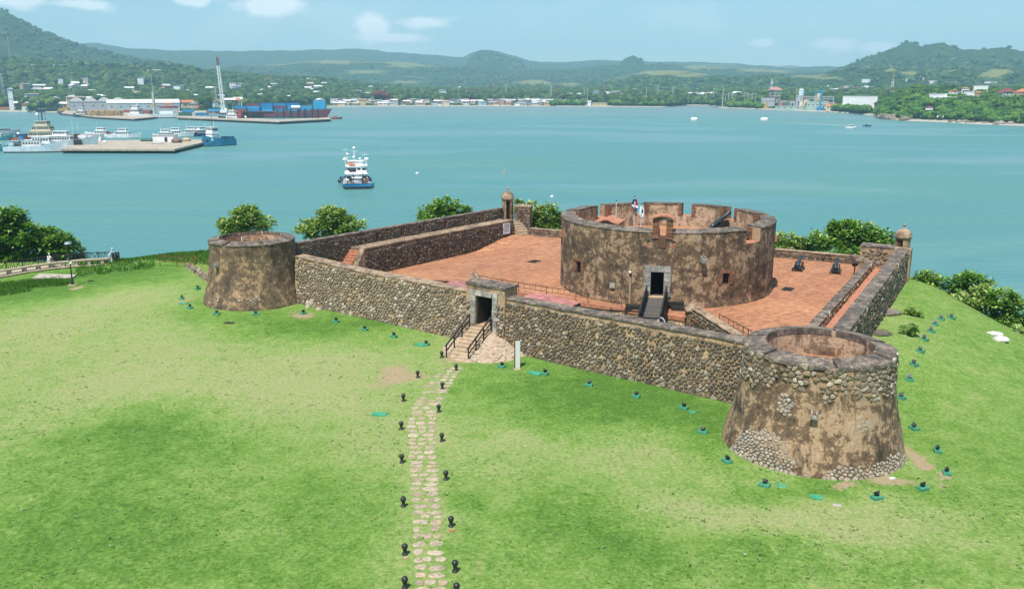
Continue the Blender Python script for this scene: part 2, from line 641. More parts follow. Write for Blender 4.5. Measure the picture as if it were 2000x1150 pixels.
# (px, py, rx, ry, value): where the lawn is lush (negative) or dry (positive)
TONE = [(600, 640, 150, 30, -0.55), (330, 900, 300, 110, -0.5), (120, 1060, 250, 90, -0.42), (520, 1080, 220, 80, -0.35), (660, 970, 110, 60, -0.35),
        (1130, 745, 260, 45, -0.6), (1260, 800, 260, 60, -0.45), (1040, 1000, 120, 70, -0.4), (1180, 1060, 120, 90, -0.42), (1480, 1110, 200, 60, -0.5),
        (1390, 850, 60, 80, -0.5), (1580, 955, 240, 22, -0.7), (1850, 720, 120, 110, -0.33), (1900, 900, 120, 80, -0.25), (1750, 1100, 150, 60, -0.35),
        (905, 965, 50, 22, -0.5), (480, 560, 130, 50, -0.2), (1790, 640, 60, 40, -0.1), (60, 560, 140, 40, -0.55), (250, 530, 130, 22, -0.6), (140, 575, 90, 14, -0.6),
        (420, 600, 60, 16, -0.5), (780, 625, 120, 16, -0.5), (1340, 1010, 60, 16, -0.25), (1600, 870, 30, 20, -0.3),
        (150, 640, 260, 50, 0.5), (330, 720, 330, 60, 0.55), (600, 760, 220, 60, 0.5), (720, 880, 110, 70, 0.35), (560, 830, 200, 60, 0.3),
        (1230, 900, 290, 60, 0.55), (1400, 990, 250, 50, 0.55), (1620, 1020, 220, 50, 0.5), (250, 575, 150, 30, 0.5), (1850, 1020, 160, 80, 0.25), (1250, 1120, 200, 50, 0.1),
        (120, 780, 200, 60, 0.35), (650, 700, 120, 30, 0.3), (1000, 870, 100, 50, 0.25), (830, 900, 26, 260, 0.45), (1730, 640, 60, 70, 0.25)]
DIRT = [(365, 590, 26, 26, 0.55), (770, 735, 70, 26, 0.8), (1775, 890, 24, 45, 1.0), (1740, 935, 60, 16, 1.0), (1690, 955, 60, 9, 0.8), (590, 612, 40, 8, 0.7),
        (350, 560, 60, 12, 0.4), (145, 562, 18, 6, 0.8), (940, 1085, 40, 22, 0.55), (1720, 605, 20, 12, 0.5), (900, 712, 60, 10, 0.6), (1500, 905, 90, 9, 0.35), (1430, 775, 40, 6, 0.5),
        (1200, 742, 220, 5, 0.4), (740, 640, 160, 4, 0.4), (300, 545, 70, 8, 0.35), (560, 565, 30, 8, 0.2)]


def img(x, y, z=0.0):
    zz = z - CAM_H
    dz = y * CP - zz * SP
    if dz < 5:
        return (-9999, -9999)
    return (1000 + 1700 * x / dz, 575 - 1700 * (y * SP + zz * CP) / dz)


def world_blob(b):
    px, py, rx, ry, v = b
    c = at(px, py, 0)
    e = at(px + rx, py, 0)
    f = at(px, py - ry, 0)
    g = at(px, py + ry, 0)
    return (c.x, c.y, abs(e.x - c.x), max(0.3, (f - g).length / 2), v)


def build_lawn():
    xs, ys = [], []
    x = -125.0
    while x < 92:
        xs.append(x)
        x += 0.7 if -40 < x < 45 else 1.3
    y = -24.0
    while y < 150:
        ys.append(y)
        y += 2.5 if y < 24 else (0.5 if y < 72 else 0.8)
    T = [world_blob(b) for b in TONE]
    D = [world_blob(b) for b in DIRT]
    vs, dry, soil = [], [], []
    for y in ys:
        for x in xs:
            vs.append((x, y, ground_z(x, y)))
            wx = x + 1.6 * fbm(x * .16, y * .16, 3.1)
            wy = y + 2.2 * fbm(x * .16, y * .16, 7.7)
            t = 0.52 + 0.24 * fbm(x * 0.11, y * 0.085, 11.0, 5)
            for (cx, cy, rx, ry, v) in T:
                d2 = ((wx - cx) / rx) ** 2 + ((wy - cy) / ry) ** 2
                if d2 < 4:
                    t += .70 * v * math.exp(-1.1 * d2)
            s = 0.0
            for (cx, cy, rx, ry, v) in D:
                d2 = ((wx - cx + .8 * fbm(x * .6, y * .6, 5)) / rx) ** 2 + ((wy - cy) / ry) ** 2
                if d2 < 4:
                    s = max(s, v * math.exp(-1.2 * d2))
            dry.append(max(0, min(1, t)))
            soil.append(s)
    nx = len(xs)
    fs = [(j * nx + i, j * nx + i + 1, (j + 1) * nx + i + 1, (j + 1) * nx + i) for j in range(len(ys) - 1) for i in range(nx - 1)]
    me = bpy.data.meshes.new('lawn')
    me.from_pydata(vs, [], fs)
    me.polygons.foreach_set('use_smooth', [True] * len(fs))
    for nm, vals in (('dry', dry), ('soil', soil)):
        a = me.attributes.new(nm, 'FLOAT', 'POINT')
        a.data.foreach_set('value', vals)
    m, nt, N, L, B = _nt('lawn_grass')
    p = _pos(N)

    def attr(nm):
        a = N.new('ShaderNodeAttribute')
        a.attribute_name = nm
        return a.outputs['Fac']
    n1 = _noise(N, L, p, 0.8, 8, 0.68, 0.6)
    n2 = _noise(N, L, p, 4.5, 6, 0.7)
    n3 = _noise(N, L, p, 22, 3, 0.7)
    mp = N.new('ShaderNodeMapping')
    mp.inputs['Scale'].default_value = (1, 0.45, 1)
    L.new(p, mp.inputs[0])
    n4 = _noise(N, L, mp.outputs[0], 2.2, 7, 0.72, 0.8)
    t = _math(N, L, 'ADD', attr('dry'), _math(N, L, 'MULTIPLY', _math(N, L, 'SUBTRACT', n1, 0.5), 1.25))
    t = _math(N, L, 'ADD', t, _math(N, L, 'MULTIPLY', _math(N, L, 'SUBTRACT', n2, 0.5), 0.9))
    t = _math(N, L, 'ADD', t, _math(N, L, 'MULTIPLY', _math(N, L, 'SUBTRACT', n4, 0.5), 0.6))
    col = _ramp(N, L, t, [(0.0, (0.080, 0.180, 0.026)), (0.28, (0.128, 0.246, 0.042)), (0.50, (0.182, 0.296, 0.066)), (0.74, (0.252, 0.332, 0.104)), (1.0, (0.305, 0.342, 0.140))])
    tuft = _ramp(N, L, n4, [(0.60, 0.0), (0.72, 0.6)])
    col = _mix(N, L, tuft, col, (0.035, 0.085, 0.014))
    g = _ramp(N, L, n3, [(0.28, 0.58), (0.72, 1.36)])
    col = _mix(N, L, 1.0, col, g, 'MULTIPLY')
    g2 = _ramp(N, L, n2, [(0.3, 0.78), (0.7, 1.2)])
    col = _mix(N, L, 1.0, col, g2, 'MULTIPLY')
    sfac = _ramp(N, L, _math(N, L, 'ADD', attr('soil'), _math(N, L, 'MULTIPLY', _math(N, L, 'SUBTRACT', n2, 0.5), 0.7)), [(0.38, 0.0), (0.62, 0.9)])
    soilc = _mix(N, L, n2, (0.33, 0.24, 0.15), (0.42, 0.32, 0.21))
    col = _mix(N, L, sfac, col, soilc)
    L.new(col, B.inputs['Base Color'])
    B.inputs['Roughness'].default_value = 0.95
    B.inputs['Specular IOR Level'].default_value = 0.15
    h = _math(N, L, 'ADD', n3, _math(N, L, 'MULTIPLY', n2, 0.8))
    _bump(N, L, B, h, 0.7, 0.10)
    M['lawn'] = m
    me.materials.append(m)
    o = bpy.data.objects.new('ground', me)
    COL.objects.link(o)
    tag(o, kind='structure')
    return o


ground = build_lawn()


# ================================================================ the sea
def build_sea():
    m, nt, N, L, B = _nt('bay_water')
    p = _pos(N)
    sep = N.new('ShaderNodeSeparateXYZ')
    L.new(p, sep.inputs[0])
    mp = N.new('ShaderNodeMapping')
    mp.inputs['Scale'].default_value = (0.0018, 0.010, 1)
    mp.inputs['Rotation'].default_value = (0, 0, R(-14))
    L.new(p, mp.inputs[0])
    bands = _noise(N, L, mp.outputs[0], 1.6, 6, 0.6, 1.2)
    mpl = N.new('ShaderNodeMapping')
    mpl.inputs['Scale'].default_value = (0.0045, 0.011, 1)
    mpl.inputs['Rotation'].default_value = (0, 0, R(24))
    L.new(p, mpl.inputs[0])
    n2 = _noise(N, L, mpl.outputs[0], 1.0, 6, 0.62, 0.8)
    # green turbid water nearer mid bay, blue at both sides, grey-brown silt off the far beach
    far = N.new('ShaderNodeMapRange')
    far.inputs['From Min'].default_value = 750
    far.inputs['From Max'].default_value = 1350
    L.new(_math(N, L, 'ADD', sep.outputs[1], _math(N, L, 'MULTIPLY', _math(N, L, 'SUBTRACT', bands, 0.5), 900)), far.inputs['Value'])
    col = _mix(N, L, _ramp(N, L, bands, [(0.36, 0.0), (0.64, 1.0)]), (0.070, 0.215, 0.222), (0.092, 0.234, 0.206))
    col = _mix(N, L, _ramp(N, L, n2, [(0.48, 0.0), (0.66, 0.6)]), col, (0.16, 0.275, 0.29))
    col = _mix(N, L, _math(N, L, 'MULTIPLY', far.outputs[0], 0.75), col, (0.175, 0.225, 0.215))
    L.new(col, B.inputs['Base Color'])
    rough = _ramp(N, L, bands, [(0.35, 0.30), (0.65, 0.42)])
    L.new(rough, B.inputs['Roughness'])
    B.inputs['IOR'].default_value = 1.33
    mpw = N.new('ShaderNodeMapping')
    mpw.inputs['Scale'].default_value = (0.55, 1.5, 1)
    mpw.inputs['Rotation'].default_value = (0, 0, R(12))
    L.new(p, mpw.inputs[0])
    w1 = _noise(N, L, mpw.outputs[0], 0.5, 4, 0.6, 0.4)
    w2 = _noise(N, L, mpw.outputs[0], 0.17, 3, 0.55, 0.3)
    _bump(N, L, B, _math(N, L, 'ADD', w1, _math(N, L, 'MULTIPLY', w2, 1.4)), 0.5, 1.1)
    mb = MB()
    mb.add([(-9000, -400, SEA), (9000, -400, SEA), (9000, 9500, SEA), (-9000, 9500, SEA)], [(0, 1, 2, 3)])
    tag(mb.build('sea', m), kind='structure')


build_sea()

# ================================================================ far shore and hills
COAST = [(-900, 214), (-300, 216), (0, 218), (140, 221), (260, 220), (420, 219), (640, 209), (800, 208), (1050, 208), (1300, 209.5), (1345, 206), (1390, 206.5), (1410, 211), (1550, 216),
         (1640, 220), (1712, 226), (1728, 232), (1770, 236), (1850, 239), (1920, 243), (2000, 246), (2150, 255), (2400, 275), (3000, 300)]


def az_of(px):
    return math.atan2((px - 1000) / 1700, 1 / CP)


COAST_R = [(az_of(px), math.hypot(*at(px, py, SEA).xy)) for px, py in COAST]


def coast_r(az):
    return interp(COAST_R, az)


def ridge(D, Wd, pts, rough=0.10, freq=0.004):
    tab = []
    for px, py in pts:
        tab.append((az_of(px), at_r(px, py, D).z))
    return (D, Wd, tab, rough, freq)


RIDGES = [
    ridge(7000, 2600, [(-900, 80), (-300, 86), (200, 85), (222, 88), (260, 96), (330, 98), (400, 100), (640, 99), (700, 97), (740, 98), (760, 103), (850, 108), (905, 114), (925, 103), (940, 98), (960, 98), (985, 104), (1010, 112), (1035, 120), (1100, 122), (1180, 119), (1290, 121), (1400, 124), (1500, 130), (1650, 132), (1800, 132), (2400, 135)], 0.05, 0.0022),
    ridge(5200, 900, [(880, 190), (915, 116), (935, 99), (950, 99), (985, 110), (1020, 122), (1060, 190)], 0.04, 0.005),
    ridge(4700, 420, [(1180, 190), (1214, 117), (1226, 111), (1234, 108), (1243, 112), (1254, 118), (1290, 190)], 0.03, 0.008),
    ridge(5000, 1700, [(300, 150), (480, 130), (640, 118), (760, 120), (900, 132), (1050, 138), (1180, 128), (1300, 126), (1450, 133), (1600, 140), (1750, 150)], 0.10, 0.003),
    ridge(3900, 1500, [(-900, -30), (-300, -10), (0, 18), (28, 23), (60, 42), (100, 66), (150, 87), (200, 99), (260, 113), (330, 124), (400, 140), (470, 160), (600, 185)], 0.05, 0.004),
    ridge(2500, 850, [(-900, 90), (-300, 100), (0, 116), (60, 122), (150, 128), (240, 130), (320, 127), (350, 130), (400, 140), (470, 148), (560, 154), (640, 160), (740, 172), (860, 184)], 0.10, 0.006),
    ridge(4000, 1300, [(1540, 170), (1600, 150), (1655, 126), (1700, 109), (1730, 97), (1765, 86), (1780, 88), (1795, 94), (1812, 88), (1828, 84), (1845, 89), (1862, 99), (1900, 98), (1945, 94), (1975, 97), (2000, 106), (2060, 112), (2400, 118)], 0.06, 0.005),
    ridge(3000, 700, [(1080, 190), (1150, 172), (1230, 152), (1300, 140), (1360, 146), (1450, 150), (1540, 150), (1600, 146), (1650, 136), (1690, 130), (1730, 140), (1790, 142), (1840, 136), (1870, 134), (1910, 142), (1960, 136), (2000, 145), (2400, 145)], 0.10, 0.006),
    ridge(3700, 700, [(860, 190), (960, 168), (1010, 158), (1045, 156), (1090, 165), (1130, 160), (1180, 158), (1260, 139), (1310, 137), (1400, 148), (1480, 156), (1600, 175)], 0.08, 0.005),
    ridge(2700, 260, [(1880, 190), (1905, 150), (1935, 134), (1965, 136), (1990, 150), (2020, 190)], 0.04, 0.008),
    ridge(2650, 240, [(1690, 190), (1720, 140), (1738, 132), (1760, 142), (1785, 140), (1800, 150), (1830, 190)], 0.04, 0.008),
    ridge(2600, 260, [(1820, 190), (1845, 140), (1862, 135), (1880, 142), (1905, 165), (1920, 190)], 0.04, 0.008),
]


def hill_z(az, r):
    x, y = r * math.sin(az), r * math.cos(az)
    rc = coast_r(az)
    d = r - rc
    if d < 0:
        return max(-14.0, SEA - 1.2 + d * 0.08)
    base = SEA + 1.0 + 3.2 * smooth(d / 60) + 9 * smooth(d / 500) + 10 * smooth((d - 300) / 1200)
    z = base
    for (D, Wd, tab, rough, freq) in RIDGES:
        if r < D - Wd or r > D + Wd * 1.3:
            continue
        c = interp(tab, az) + D * .0011 * fbm(az * 55, D * .01, 1.5, 4)
        if c <= base:
            continue
        f = smooth((r - (D - Wd)) / Wd) if r <= D else 1 - 0.75 * smooth((r - D) / (Wd * 1.3))
        f = f ** 1.25
        k = 1 + rough * 2.0 * fbm(x * freq, y * freq, D * 0.01, 4) * (1 - 0.85 * f)
        gul = 1 - 0.10 * abs(fbm(x * freq * 2.2, y * freq * 0.9, D * 0.02, 3)) * 4 * f * (1 - f)
        z = max(z, base + (c - base) * f * k * gul)
    # the wooded point on the right
    pa = smooth((az - az_of(1722)) / 0.035)
    if pa > 0:
        hump = interp([(az_of(1722), 0), (az_of(1750), 13), (az_of(1790), 20), (az_of(1850), 17), (az_of(1930), 15), (az_of(2000), 16), (az_of(2400), 18)], az)
        z = max(z, SEA + 1.0 + hump * (.68 * smooth((d - 2) / 75) + .42 * smooth((d - 60) / 170)) * (1 - 0.8 * smooth((d - 300) / 160)))
    z += 1.2 * fbm(x * 0.01, y * 0.01, 2.0, 3) * smooth(d / 150)
    return z


def hill_hit(px, py):
    """how far inland of the shore the line of sight through a pixel meets the land"""
    az = az_of(px)
    rc = coast_r(az)
    d = 5.0
    while d < 5000:
        if hill_z(az, rc + d) >= at_r(px, py, rc + d).z:
            return d
        d += 8 if d < 800 else 20
    return 900.0


# pale meadows seen on the slopes: (px, py, rx, ry, strength, nearest, farthest)
MEADOW = [(1045, 160, 40, 5, 1, 2800, 3900), (1110, 165, 30, 5, .8, 2800, 3900), (1180, 152, 60, 7, .7, 2800, 3900), (1290, 142, 60, 7, 1, 2500, 3900), (1350, 148, 70, 8, .9, 2300, 3900), (1420, 147, 60, 7, .6, 2300, 3900),
          (1940, 143, 40, 10, 1.1, 2200, 2750), (1730, 136, 22, 6, 1.1, 2300, 2700), (1775, 143, 25, 6, 1.0, 2300, 2700), (1855, 140, 22, 7, .8, 2300, 2700), (1600, 151, 60, 5, .7, 2300, 3200),
          (1700, 131, 25, 4, .5, 2300, 3200), (680, 120, 80, 7, .6, 3500, 5300), (850, 125, 90, 8, .5, 3500, 5300), (700, 140, 60, 5, .5, 3500, 5300), (790, 160, 60, 5, .6, 2700, 4500), (560, 125, 90, 8, .4, 3500, 5300),
          (980, 128, 60, 6, .5, 3500, 5300), (1120, 133, 60, 6, .45, 3500, 5300), (1380, 130, 80, 5, .5, 3500, 7000), (1500, 138, 80, 5, .5, 3500, 6000), (1560, 130, 90, 4, .5, 3500, 7000), (660, 108, 50, 4, .4, 4000, 7000), (820, 150, 70, 5, .4, 3000, 5000)]


def build_hills():
    az0, az1, na = R(-44), R(44), 520
    rs = []
    d = -40.0
    while d < 7000:
        rs.append(d)
        d += 10 if d < 120 else (16 if d < 500 else (26 if d < 1800 else (45 if d < 3200 else 90)))
    MD = [(px, py, rx, ry, s, n, f) for (px, py, rx, ry, s, n, f) in MEADOW]
    vs, mead, sand = [], [], []
    for j in range(na + 1):
        az = az0 + (az1 - az0) * j / na
        rc = coast_r(az)
        for d in rs:
            r = rc + d
            x, y = r * math.sin(az), r * math.cos(az)
            z = hill_z(az, r)
            vs.append((x, y, z))
            q = 0.0
            if r > 2200:
                ix, iy = img(x, y, z)
                ix += 14 * fbm(x * .004, y * .004, 9)
                iy += 3 * fbm(x * .004, y * .004, 19)
                for (px, py, rx, ry, s, n_, f_) in MD:
                    if n_ < r < f_:
                        d2 = ((ix - px) / rx) ** 2 + ((iy - py) / ry) ** 2
                        if d2 < 3:
                            q = max(q, s * math.exp(-0.9 * d2))
            mead.append(q)
            sand.append(1 - smooth((d - 6) / 10))
    nr = len(rs)
    fs = [(j * nr + i, (j + 1) * nr + i, (j + 1) * nr + i + 1, j * nr + i + 1) for j in range(na) for i in range(nr - 1)]
    me = bpy.data.meshes.new('hills')
    me.from_pydata(vs, [], fs)
    me.polygons.foreach_set('use_smooth', [True] * len(fs))
    for nm, vals in (('meadow', mead), ('sand', sand)):
        a = me.attributes.new(nm, 'FLOAT', 'POINT')
        a.data.foreach_set('value', vals)
    m, nt, N, L, B = _nt('hill_forest')
    p = _pos(N)

    def attr(nm):
        a = N.new('ShaderNodeAttribute')
        a.attribute_name = nm
        return a.outputs['Fac']
    n1 = _noise(N, L, p, 0.0028, 8, 0.62, 0.8)
    n2 = _noise(N, L, p, 0.025, 6, 0.7)
    n3 = _noise(N, L, p, 0.07, 4, 0.7)
    forest = _ramp(N, L, n2, [(0.30, (0.014, 0.036, 0.012)), (0.5, (0.030, 0.070, 0.020)), (0.68, (0.055, 0.105, 0.030))])
    forest = _mix(N, L, 1.0, forest, _ramp(N, L, n3, [(0.3, 0.55), (0.7, 1.35)]), 'MULTIPLY')
    grass = _mix(N, L, n2, (0.15, 0.18, 0.060), (0.235, 0.235, 0.105))
    f = _math(N, L, 'ADD', attr('meadow'), _math(N, L, 'MULTIPLY', _math(N, L, 'SUBTRACT', n2, 0.5), 0.9))
    f = _math(N, L, 'ADD', f, _math(N, L, 'MULTIPLY', _math(N, L, 'SUBTRACT', n1, 0.52), 2.4))
    col = _mix(N, L, _ramp(N, L, f, [(0.30, 0.0), (0.52, 0.9)]), forest, grass)
    col = _mix(N, L, attr('sand'), col, (0.40, 0.36, 0.30))
    L.new(col, B.inputs['Base Color'])
    B.inputs['Roughness'].default_value = 1.0
    B.inputs['Specular IOR Level'].default_value = 0.0
    _bump(N, L, B, _math(N, L, 'ADD', n2, _math(N, L, 'MULTIPLY', n3, 0.6)), 0.9, 9.0)
    me.materials.append(m)
    o = bpy.data.objects.new('hills', me)
    COL.objects.link(o)
    tag(o, kind='structure')


build_hills()


def build_haze():
    m = bpy.data.materials.new('sea_air')
    m.use_nodes = True
    nt = m.node_tree
    nt.nodes.remove(nt.nodes['Principled BSDF'])
    v = nt.nodes.new('ShaderNodeVolumePrincipled')
    v.inputs['Color'].default_value = (0.50, 0.80, 1.0, 1)
    v.inputs['Density'].default_value = 0.00014
    v.inputs['Anisotropy'].default_value = 0.1
    nt.links.new(v.outputs[0], nt.nodes['Material Output'].inputs['Volume'])
    mb = MB()
    mb.box((0, 4600, 247), (22000, 12000, 526))
    tag(mb.build('haze', m), kind='stuff')


build_haze()

# ================================================================ masonry
def make_stone(seed, n=7):
    """a rounded field stone, one unit wide and high, bulging towards +Z"""
    rg = random.Random(seed)
    mb = MB()
    ang = [2 * math.pi * (i + rg.uniform(-.3, .3)) / n for i in range(n)]
    rad = [0.5 * rg.uniform(.80, 1.10) for _ in range(n)]
    ring0 = [(math.cos(a) * r, math.sin(a) * r, -0.4) for a, r in zip(ang, rad)]
    ring1 = [(math.cos(a) * r * .96, math.sin(a) * r * .96, 0.50 + rg.uniform(-.14, .14)) for a, r in zip(ang, rad)]
    ring2 = [(math.cos(a) * r * .70, math.sin(a) * r * .70, 0.85 + rg.uniform(-.18, .18)) for a, r in zip(ang, rad)]
    top = (rg.uniform(-.1, .1), rg.uniform(-.1, .1), 0.95)
    vs = ring0 + ring1 + ring2 + [top]
    fs = []
    for k in (0, 1):
        fs += [(k * n + i, k * n + (i + 1) % n, (k + 1) * n + (i + 1) % n, (k + 1) * n + i) for i in range(n)]
    fs += [(2 * n + i, 2 * n + (i + 1) % n, 3 * n) for i in range(n)]
    mb.add(vs, fs, True)
    return mb


STONE_SRC = [make_stone(i) for i in range(16)]
STONE_MESH = {}


def stone_mesh(k, mat):
    key = (k, mat)
    if key not in STONE_MESH:
        STONE_MESH[key] = STONE_SRC[k].mesh('stone', M[mat])
    return STONE_MESH[key]


def fitted_stone(poly, rg):
    """a stone shaped to its neighbours: poly is its outline in metres, height 0 to about 1"""
    pts = []
    n = len(poly)
    for i in range(n):
        a, b, c = poly[i - 1], poly[i], poly[(i + 1) % n]
        f = rg.uniform(.14, .30)
        pts.append((lerp(b[0], a[0], f), lerp(b[1], a[1], f)))
        pts.append((lerp(b[0], c[0], f), lerp(b[1], c[1], f)))
    if len(pts) > 12:
        pts = [p for i, p in enumerate(pts) if i % 2 == 0 or i < 2 * (12 - len(pts) // 2)]
    n = len(pts)
    tx, ty = rg.uniform(-.9, .9), rg.uniform(-1.1, .7)
    top = rg.uniform(.75, 1.1)

    def hh(p, k):
        return k * top + (p[0] * tx + p[1] * ty) + rg.uniform(-.07, .07)
    r0 = [(x, y, -.6) for x, y in pts]
    r1 = [(x * .98, y * .98, hh((x, y), .55)) for x, y in pts]
    r2 = [(x * .74, y * .74, hh((x * .8, y * .8), .98)) for x, y in pts]
    mb = MB()
    fs = [(k * n + i, k * n + (i + 1) % n, (k + 1) * n + (i + 1) % n, (k + 1) * n + i) for k in (0, 1) for i in range(n)]
    mb.add(r0 + r1 + r2, fs + [tuple(range(2 * n, 3 * n))], True)
    return mb


def cells(L, H, sw, sh, rg, gap=.042, drop=.16):
    """close-fitting stone outlines over a length x height field: (u, v, outline)"""
    pts = []
    v, row = sh * .4, 0
    while v < H + sh * .3:
        u = sw * (.5 if row % 2 else 0)
        while u < L + sw * .5:
            if rg.random() > drop:
                pts.append((u + rg.uniform(-.34, .34) * sw, v + rg.uniform(-.34, .34) * sh))
            u += sw * .92
        v += sh * .90
        row += 1
    asp = sw / sh
    buck = {}
    for i, (u, v) in enumerate(pts):
        buck.setdefault((int(u // sw), int(v // sh)), []).append(i)
    for i, (u, v) in enumerate(pts):
        poly = [(-sw, -sw), (sw, -sw), (sw, sw), (-sw, sw)]
        bu, bv = int(u // sw), int(v // sh)
        for a in range(bu - 2, bu + 3):
            for b in range(bv - 2, bv + 3):
                for j in buck.get((a, b), ()):
                    if j == i:
                        continue
                    dx, dy = pts[j][0] - u, (pts[j][1] - v) * asp
                    d2 = (dx * dx + dy * dy) / 2
                    out = []
                    for q in range(len(poly)):
                        p0, p1 = poly[q - 1], poly[q]
                        s0, s1 = p0[0] * dx + p0[1] * dy - d2, p1[0] * dx + p1[1] * dy - d2
                        if (s0 < 0) != (s1 < 0):
                            t = s0 / (s0 - s1)
                            out.append((lerp(p0[0], p1[0], t), lerp(p0[1], p1[1], t)))
                        if s1 < 0:
                            out.append(p1)
                    poly = out
                    if len(poly) < 3:
                        break
        if len(poly) < 3:
            continue
        cx, cy = sum(p[0] for p in poly) / len(poly), sum(p[1] for p in poly) / len(poly)
        rad = max(.06, math.sqrt(sum((p[0] - cx) ** 2 + (p[1] - cy) ** 2 for p in poly) / len(poly)))
        k = max(.5, 1 - gap * rg.uniform(.6, 1.8) / rad)
        yield (u + cx, v + cy / asp, [((p[0] - cx) * k, (p[1] - cy) * k / asp) for p in poly])


class Stones:
    """stones set in a wall: the 300 that show largest are objects, the others one joined part"""

    def __init__(self, mat, name='stone'):
        self.mat, self.name, self.items = mat, name, []

    def put(self, pos, nrm, up, w, h, bulge, roll=0.0, poly=None):
        self.items.append((Vector(pos), Vector(nrm).normalized(), Vector(up).normalized(), w, h, bulge, roll, poly))
        return self

    def emit(self, parent, rng, limit=300):
        def score(it):
            p, nn, up, w, h, b = it[:6]
            v = Vector((0, 0, CAM_H)) - p
            d = v.length
            ix, iy = img(*p)
            s = w * h * max(0.02, nn.dot(v / d)) / (d * d)
            return -(s if -30 < ix < 2030 and -30 < iy < 1180 else s * 0.01)
        self.items.sort(key=score)
        rest = MB()
        for i, (p, nn, up, w, h, b, roll, poly) in enumerate(self.items):
            side = up.cross(nn).normalized()
            up2 = nn.cross(side)
            c, s = math.cos(roll), math.sin(roll)
            ax, ay = side * c + up2 * s, up2 * c - side * s
            mat = Matrix(((ax.x * w, ay.x * h, nn.x * b, p.x), (ax.y * w, ay.y * h, nn.y * b, p.y), (ax.z * w, ay.z * h, nn.z * b, p.z), (0, 0, 0, 1)))
            k = rng.randrange(16)
            if poly:
                mat = Matrix(((side.x, up2.x, nn.x * b, p.x), (side.y, up2.y, nn.y * b, p.y), (side.z, up2.z, nn.z * b, p.z), (0, 0, 0, 1)))
                src = fitted_stone(poly, rng)
                if i < limit:
                    o = bpy.data.objects.new(self.name, src.mesh('stone', M[self.mat]))
                    COL.objects.link(o)
                    adopt(o, parent)
                    o.matrix_basis = mat
                else:
                    rest.add([mat @ Vector(v) for v in src.v], src.f, True)
                continue
            if i < limit:
                o = bpy.data.objects.new(self.name, stone_mesh(k, self.mat))
                COL.objects.link(o)
                adopt(o, parent)
                o.matrix_basis = mat
            else:
                src = STONE_SRC[k]
                rest.add([mat @ Vector(v) for v in src.v], src.f, True)
        if rest.v:
            tag(rest.build('rubble', M[self.mat], parent), kind='stuff')


def field(L, H, sw, sh, rng, jit=0.22):
    """staggered rows of uneven stones over a length x height field: (u, v, w, h)"""
    v = sh * 0.5
    row = 0
    while v < H - sh * 0.2:
        u = rng.uniform(0, sw)
        while u < L:
            w = sw * rng.uniform(.62, 1.35)
            h = sh * rng.uniform(.72, 1.18)
            yield (u + w / 2, v + rng.uniform(-jit, jit) * sh, w * .95, h * .97)
            u += w * 1.02
        v += sh * 0.92
        row += 1


def stone_face(st, p0, p1, z0, z1, nrm, sw, sh, rng, batter=0.0, bulge=0.09, skip=None, keep=1.0):
    """stones over the upright face from p0 to p1; z0 and z1 may be functions of the distance along"""
    p0, p1 = Vector((p0[0], p0[1], 0)), Vector((p1[0], p1[1], 0))
    L = (p1 - p0).length
    d = (p1 - p0) / L
    n = Vector((nrm[0], nrm[1], batter)).normalized()
    f0 = z0 if callable(z0) else (lambda s: z0)
    f1 = z1 if callable(z1) else (lambda s: z1)
    zmin = min(f0(L * k / 10) for k in range(11))
    zmax = max(f1(L * k / 10) for k in range(11))
    flip = d.dot(Vector((0, 0, 1)).cross(Vector((nrm[0], nrm[1], 0)))) < 0
    for (u, v, poly) in cells(L, zmax - zmin, sw, sh, rng):
        w = max(p[0] for p in poly) - min(p[0] for p in poly)
        h = max(p[1] for p in poly) - min(p[1] for p in poly)
        if flip:
            poly = [(-x, y) for x, y in poly][::-1]
        z = zmin + v
        if z < f0(u) - 0.05 or z > f1(u) - 0.08 or u > L - 0.05 or u < 0.03:
            continue
        if rng.random() > keep or (skip and skip(u, z)):
            continue
        q = p0 + d * u - Vector((nrm[0], nrm[1], 0)) * batter * (z - zmin)
        st.put((q.x, q.y, z), n, (0, 0, 1), w, h, bulge * rng.uniform(.6, 1.3), 0, poly)


def wall_body(mb, p0, p1, nrm, thick, z0, z1, batter=0.0, n=16, mi=0):
    """long wall: front face from p0 to p1 (nrm points out of the front), slightly uneven"""
    p0, p1 = Vector((p0[0], p0[1], 0)), Vector((p1[0], p1[1], 0))
    nn = Vector((nrm[0], nrm[1], 0)).normalized()
    f0 = z0 if callable(z0) else (lambda s: z0)
    f1 = z1 if callable(z1) else (lambda s: z1)
    L = (p1 - p0).length
    vs, fs = [], []
    for i in range(n + 1):
        s = L * i / n
        q = p0.lerp(p1, i / n)
        a, b = f0(s), f1(s)
        w = 0.03 * noise.noise(Vector((q.x * .5, q.y * .5, 3)))
        fr = q + nn * w
        tp = q - nn * (batter * (b - a)) + nn * w
        bk = q - nn * (thick + batter * (b - a))
        vs += [(fr.x, fr.y, a), (tp.x, tp.y, b), (bk.x, bk.y, b), (bk.x, bk.y, a)]
    for i in range(n):
        k = i * 4
        for j in range(4):
            fs.append((k + j, k + 4 + j, k + 4 + (j + 1) % 4, k + (j + 1) % 4))
    fs += [(0, 1, 2, 3), (n * 4 + 3, n * 4 + 2, n * 4 + 1, n * 4)]
    return mb.add(vs, fs, mi=mi)


